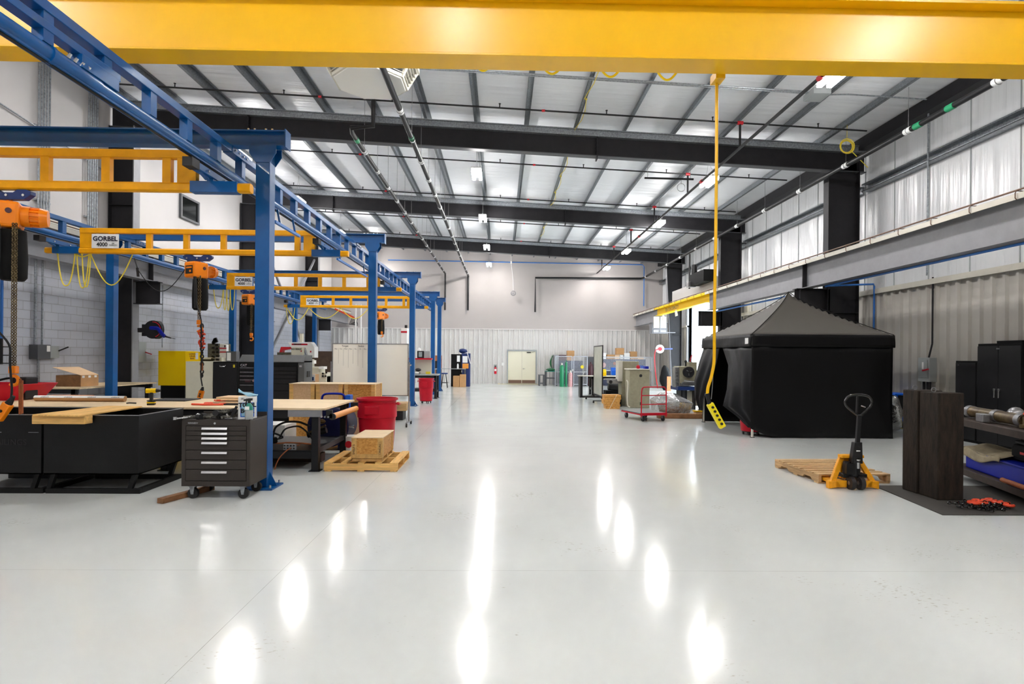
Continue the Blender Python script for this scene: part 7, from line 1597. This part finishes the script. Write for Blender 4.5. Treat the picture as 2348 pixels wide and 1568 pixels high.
# fire extinguisher
c = AX(1139, 848, -0.3) if False else None
t = thing('fire_extinguisher', 'red fire extinguisher hung on ribbed end wall left of door', 'fire extinguisher', (-0.38, YB - 0.14, 0.62))
MB().lathe((0, 0, 0), [(0.07, 0), (0.075, 0.02), (0.075, 0.36), (0.03, 0.44)], 16).build('cylinder_body', 'red', t, smooth=True)
MB().box(-0.05, 0.05, -0.02, 0.02, 0.45, 0.52).build('valve_handle', 'ink_black', t)
MB().box(-0.06, 0.06, -0.08, -0.076, 0.18, 0.32).build('paper_label', 'white', t)
MB().box(-0.09, 0.09, 0.07, 0.10, 0.30, 0.60).build('wall_bracket', 'grey_box', t)
t = thing('wall_switch', 'small white switch box on end wall beside extinguisher', 'switch', (0.08, YB - 0.06, 1.15)); MB().box(-0.06, 0.06, -0.03, 0.02, 0, 0.18).build('switch_plate', 'white', t)
# pendant reel hanging at end wall
c = A(1177, 672, YB - 0.35)
t = thing('hanging_cord_reel', 'small silver cord reel hanging in front of end wall', 'reel', c)
MB().ring((0, 0, 0), 0.14, 0.03, 'y', 18, 6).cyl((0, -0.06, 0), (0, 0.06, 0), 0.07, n=12).build('reel_body', 'steel', t, smooth=True)
MB().tube([(0, 0, 0.14), (-0.02, 0, 0.8), (-0.15, 0, 1.9), (-0.15, 0, 2.45)], 0.012, 6).build('hanging_cord', 'white', t)
MB().box(-0.2, -0.1, -0.03, 0.03, 1.85, 2.0).build('white_tag', 'white', t)
# welding cabinet group left of centre at back
t = thing('welding_cabinet', 'black and navy welding cabinet with printed sheet near end wall', 'cabinet', (-2.35, 32.9, 0)); l = t.location.copy()
MB(l).box(-2.85, -2.25, 32.6, 33.3, 0, 1.83).build('black_half', 'matte_black', t, bevel=0.01)
MB(l).box(-2.25, -1.78, 32.6, 33.3, 0, 1.88).build('navy_half', 'navy', t, bevel=0.01)
MB(l).box(-2.2, -1.92, 32.59, 32.6, 1.35, 1.72).build('printed_sheet', 'label_white', t)
MB(l).box(-2.52, -2.35, 32.59, 32.6, 1.4, 1.75).build('white_notice', 'label_white', t)
MB(l).bar((-1.95, 32.55, 1.95), (-1.75, 32.55, 1.3), 0.04, 0.04).build('white_arm', 'white', t)
MB(l).box(-2.26, -2.22, 32.585, 32.6, 0.8, 0.92).build('door_handle', 'white', t)
lumpy('welding_helmet', (-2.2, 33.0, 1.885), (0.24, 0.15, 0.13), 'navy', 'dark blue hood lying on top of welding cabinet', 'helmet', 0.1, 3, zmin=1.885)
solo('cardboard_box', MB().box(-2.68, -2.33, 32.0, 32.4, 0, 0.62), 'cardboard', 'left brown carton on floor before welding cabinet', 'box', bevel=0.01)
solo('cardboard_box', MB().box(-2.31, -1.98, 32.0, 32.4, 0, 0.70), 'cardboard', 'right taller brown carton on floor before welding cabinet', 'box', bevel=0.01)
simple_table(-3.7, -2.0, 31.9 + 0.52, 32.55, 1.02, 'narrow grey shelf table in front of welding cabinet', 'grey_box', 'grey_dark')
solo('orange_case', MB().box(-2.2, -1.86, 32.45, 32.54, 1.02, 1.3), 'orange_wood', 'small orange two-part case on grey shelf table', 'case', bevel=0.01)
solo('white_bottle', MB().lathe((-2.46, 32.48, 1.02), [(0.05, 0), (0.05, 0.2), (0.02, 0.28)], 12), 'white', 'white bottle on grey shelf table', 'bottle', smooth=True)
t = thing('bar_stool', 'dark blue-seated bar stool left of welding cabinet', 'stool', (-3.08, 31.2, 0))
MB().lathe((0, 0, 0.74), [(0.17, 0), (0.19, 0.03), (0.17, 0.07)], 18).build('seat', 'navy', t, smooth=True)
for k in range(4):
    a = PI / 4 + k * PI / 2; MB().bar((0.1 * math.cos(a), 0.1 * math.sin(a), 0.74), (0.24 * math.cos(a), 0.24 * math.sin(a), 0), 0.025, 0.025).build('leg', 'black', t)
MB().ring((0, 0, 0.28), 0.2, 0.012, 'z', 18, 6).build('foot_ring', 'black', t)
solo('plywood_sheet', MB().box(-3.9, -3.45, 33.3, 33.4, 0, 1.75), 'rust_wood', 'orange-brown sheet standing between fourth and fifth blue posts', 'board')
solo('dark_monitor', MB().box(-3.95, -3.35, 31.5, 31.6, 1.04, 1.45), 'ink_black', 'black monitor seen between two far blue posts', 'monitor', bevel=0.01)
simple_table(-4.4, -3.3, 31.3, 31.9, 1.02, 'dark table under black monitor between far blue posts', 'grey_box', 'grey_dark', 0.3)
# bench with vises between third and fourth posts
Y = 23.0; X_ = lambda px: A(px, 800, Y).x; Z_ = lambda py: A(970, py, Y).z
bD = bench(-5.2, X_(1004), Y, Y + 0.9, 0.98, 'grey-topped bench with red shelf between far blue posts', [-5.0, X_(1000) - 0.02], top='grey_box', lm='dark_steel', shelf=0.4, th=0.05)
l = bD.location
MB(l).box(X_(945) - 0.8, X_(986), Y + 0.55, Y + 0.62, 0.98, 1.6).build('back_panel', 'offwhite', bD)
MB(l).box(X_(945) - 0.8, X_(988), Y + 0.2, Y + 0.62, 1.56, 1.62).build('upper_shelf', 'red', bD)
solo('bench_vise', MB().box(X_(953), X_(962), Y + 0.1, Y + 0.25, 0.98, 1.06).ball((X_(958), Y + 0.15, 1.15), 0.09, 8, (1.4, 1, 0.8)), 'dark_steel', 'dark bench vise at left on grey-topped bench', 'vise')
solo('parts_box', MB().box(X_(976), X_(986), Y + 0.1, Y + 0.25, 0.98, 1.08), 'tape_yellow', 'small yellowish box on grey-topped bench', 'box')
solo('white_rag', MB().ball((X_(956), Y + 0.1, 1.02), 0.07, 8, (1.5, 1, 0.55)), 'white', 'white rag at left end of grey-topped bench', 'rag', smooth=True)
t = thing('monitor', 'black instrument with pale screen on red shelf', 'monitor', ((X_(954) + X_(969)) / 2, Y + 0.4, 1.62)); w = (X_(969) - X_(954)) / 2
MB().box(-w, w, -0.1, 0.1, 0, 0.29).build('monitor_body', 'ink_black', t, bevel=0.01); MB().box(-w * 0.5, w * 0.55, -0.106, -0.1, 0.05, 0.25).build('screen', 'screen', t)
solo('beige_case', MB().box(X_(970), X_(984), Y + 0.3, Y + 0.55, 1.62, 1.91), 'grey_box', 'grey instrument case on red shelf beside monitor', 'case', bevel=0.01)
solo('white_jug', MB().lathe((X_(958), Y + 0.4, 1.91), [(0.07, 0), (0.07, 0.08), (0.03, 0.13)], 12), 'white', 'white jug standing on black instrument', 'jug', smooth=True)
for k, (px, z, mm, lb) in enumerate(((982, 0.62, 'label_green', 'green box on lower shelf of grey-topped bench'), (982, 0.42, 'air_blue', 'blue box on lower shelf of grey-topped bench'))):
    solo('small_box', MB().box(X_(px) - 0.07, X_(px) + 0.07, Y + 0.12, Y + 0.4, z - 0.0, z + 0.18), mm, lb, 'box', bevel=0.006)
# pale machine tower beside third post (with red stripe)
Y = 24.6; t = thing('white_tower', 'white machine tower with red stripe left of third blue post', 'machine', (A(932, 800, Y).x, Y, 0)); l = t.location.copy()
MB(l).box(A(926, 0, Y).x, A(940, 0, Y).x, Y, Y + 0.5, 0, A(932, 752, Y).z).build('tower_body', 'white', t, bevel=0.01)
MB(l).box(A(926, 0, Y).x, A(940, 0, Y).x, Y - 0.006, Y, A(932, 763, Y).z, A(932, 759, Y).z).build('red_stripe', 'red', t)
solo('black_speaker', MB().box(A(934, 0, Y).x, A(939, 0, Y).x, Y + 0.05, Y + 0.2, A(932, 752, Y).z, A(932, 745, Y).z), 'ink_black', 'small black box on top of white machine tower', 'box')
# tall grey ribs / duct pieces behind the whiteboard: white vertical pipes
for k, (px, lb) in enumerate(((816, 'white vertical drop pipe left behind whiteboard'), (828, 'second white vertical drop pipe behind whiteboard'))):
    c = A(px, 700, 26.0); solo('vertical_pipe', MB().cyl((c.x, 26.0, 0.0), (c.x, 26.0, A(px, 697, 26).z), 0.035, n=10), 'white', lb, 'pipe', smooth=True)
t = thing('cable_festoon_bar', 'orange-red conductor bar with cable bunch at far left runway end', 'bar', A(800, 722, 27.5)); l = t.location.copy()
MB(l).bar(A(768, 708, 27.5), A(812, 728, 27.5), 0.1, 0.08).build('orange_bar', 'chain_red', t)
m = MB(l)
for k in range(6): m.tube(smooth_path([A(808 + k * 2.5, 728, 27.4), A(800 + k * 3, 745, 27.4), A(806 + k * 3, 742 + k * 1, 27.4), A(818, 736, 27.4)], 3, 5), 0.014, 5)
m.build('cable_bunch', 'dark_steel', t, smooth=True)
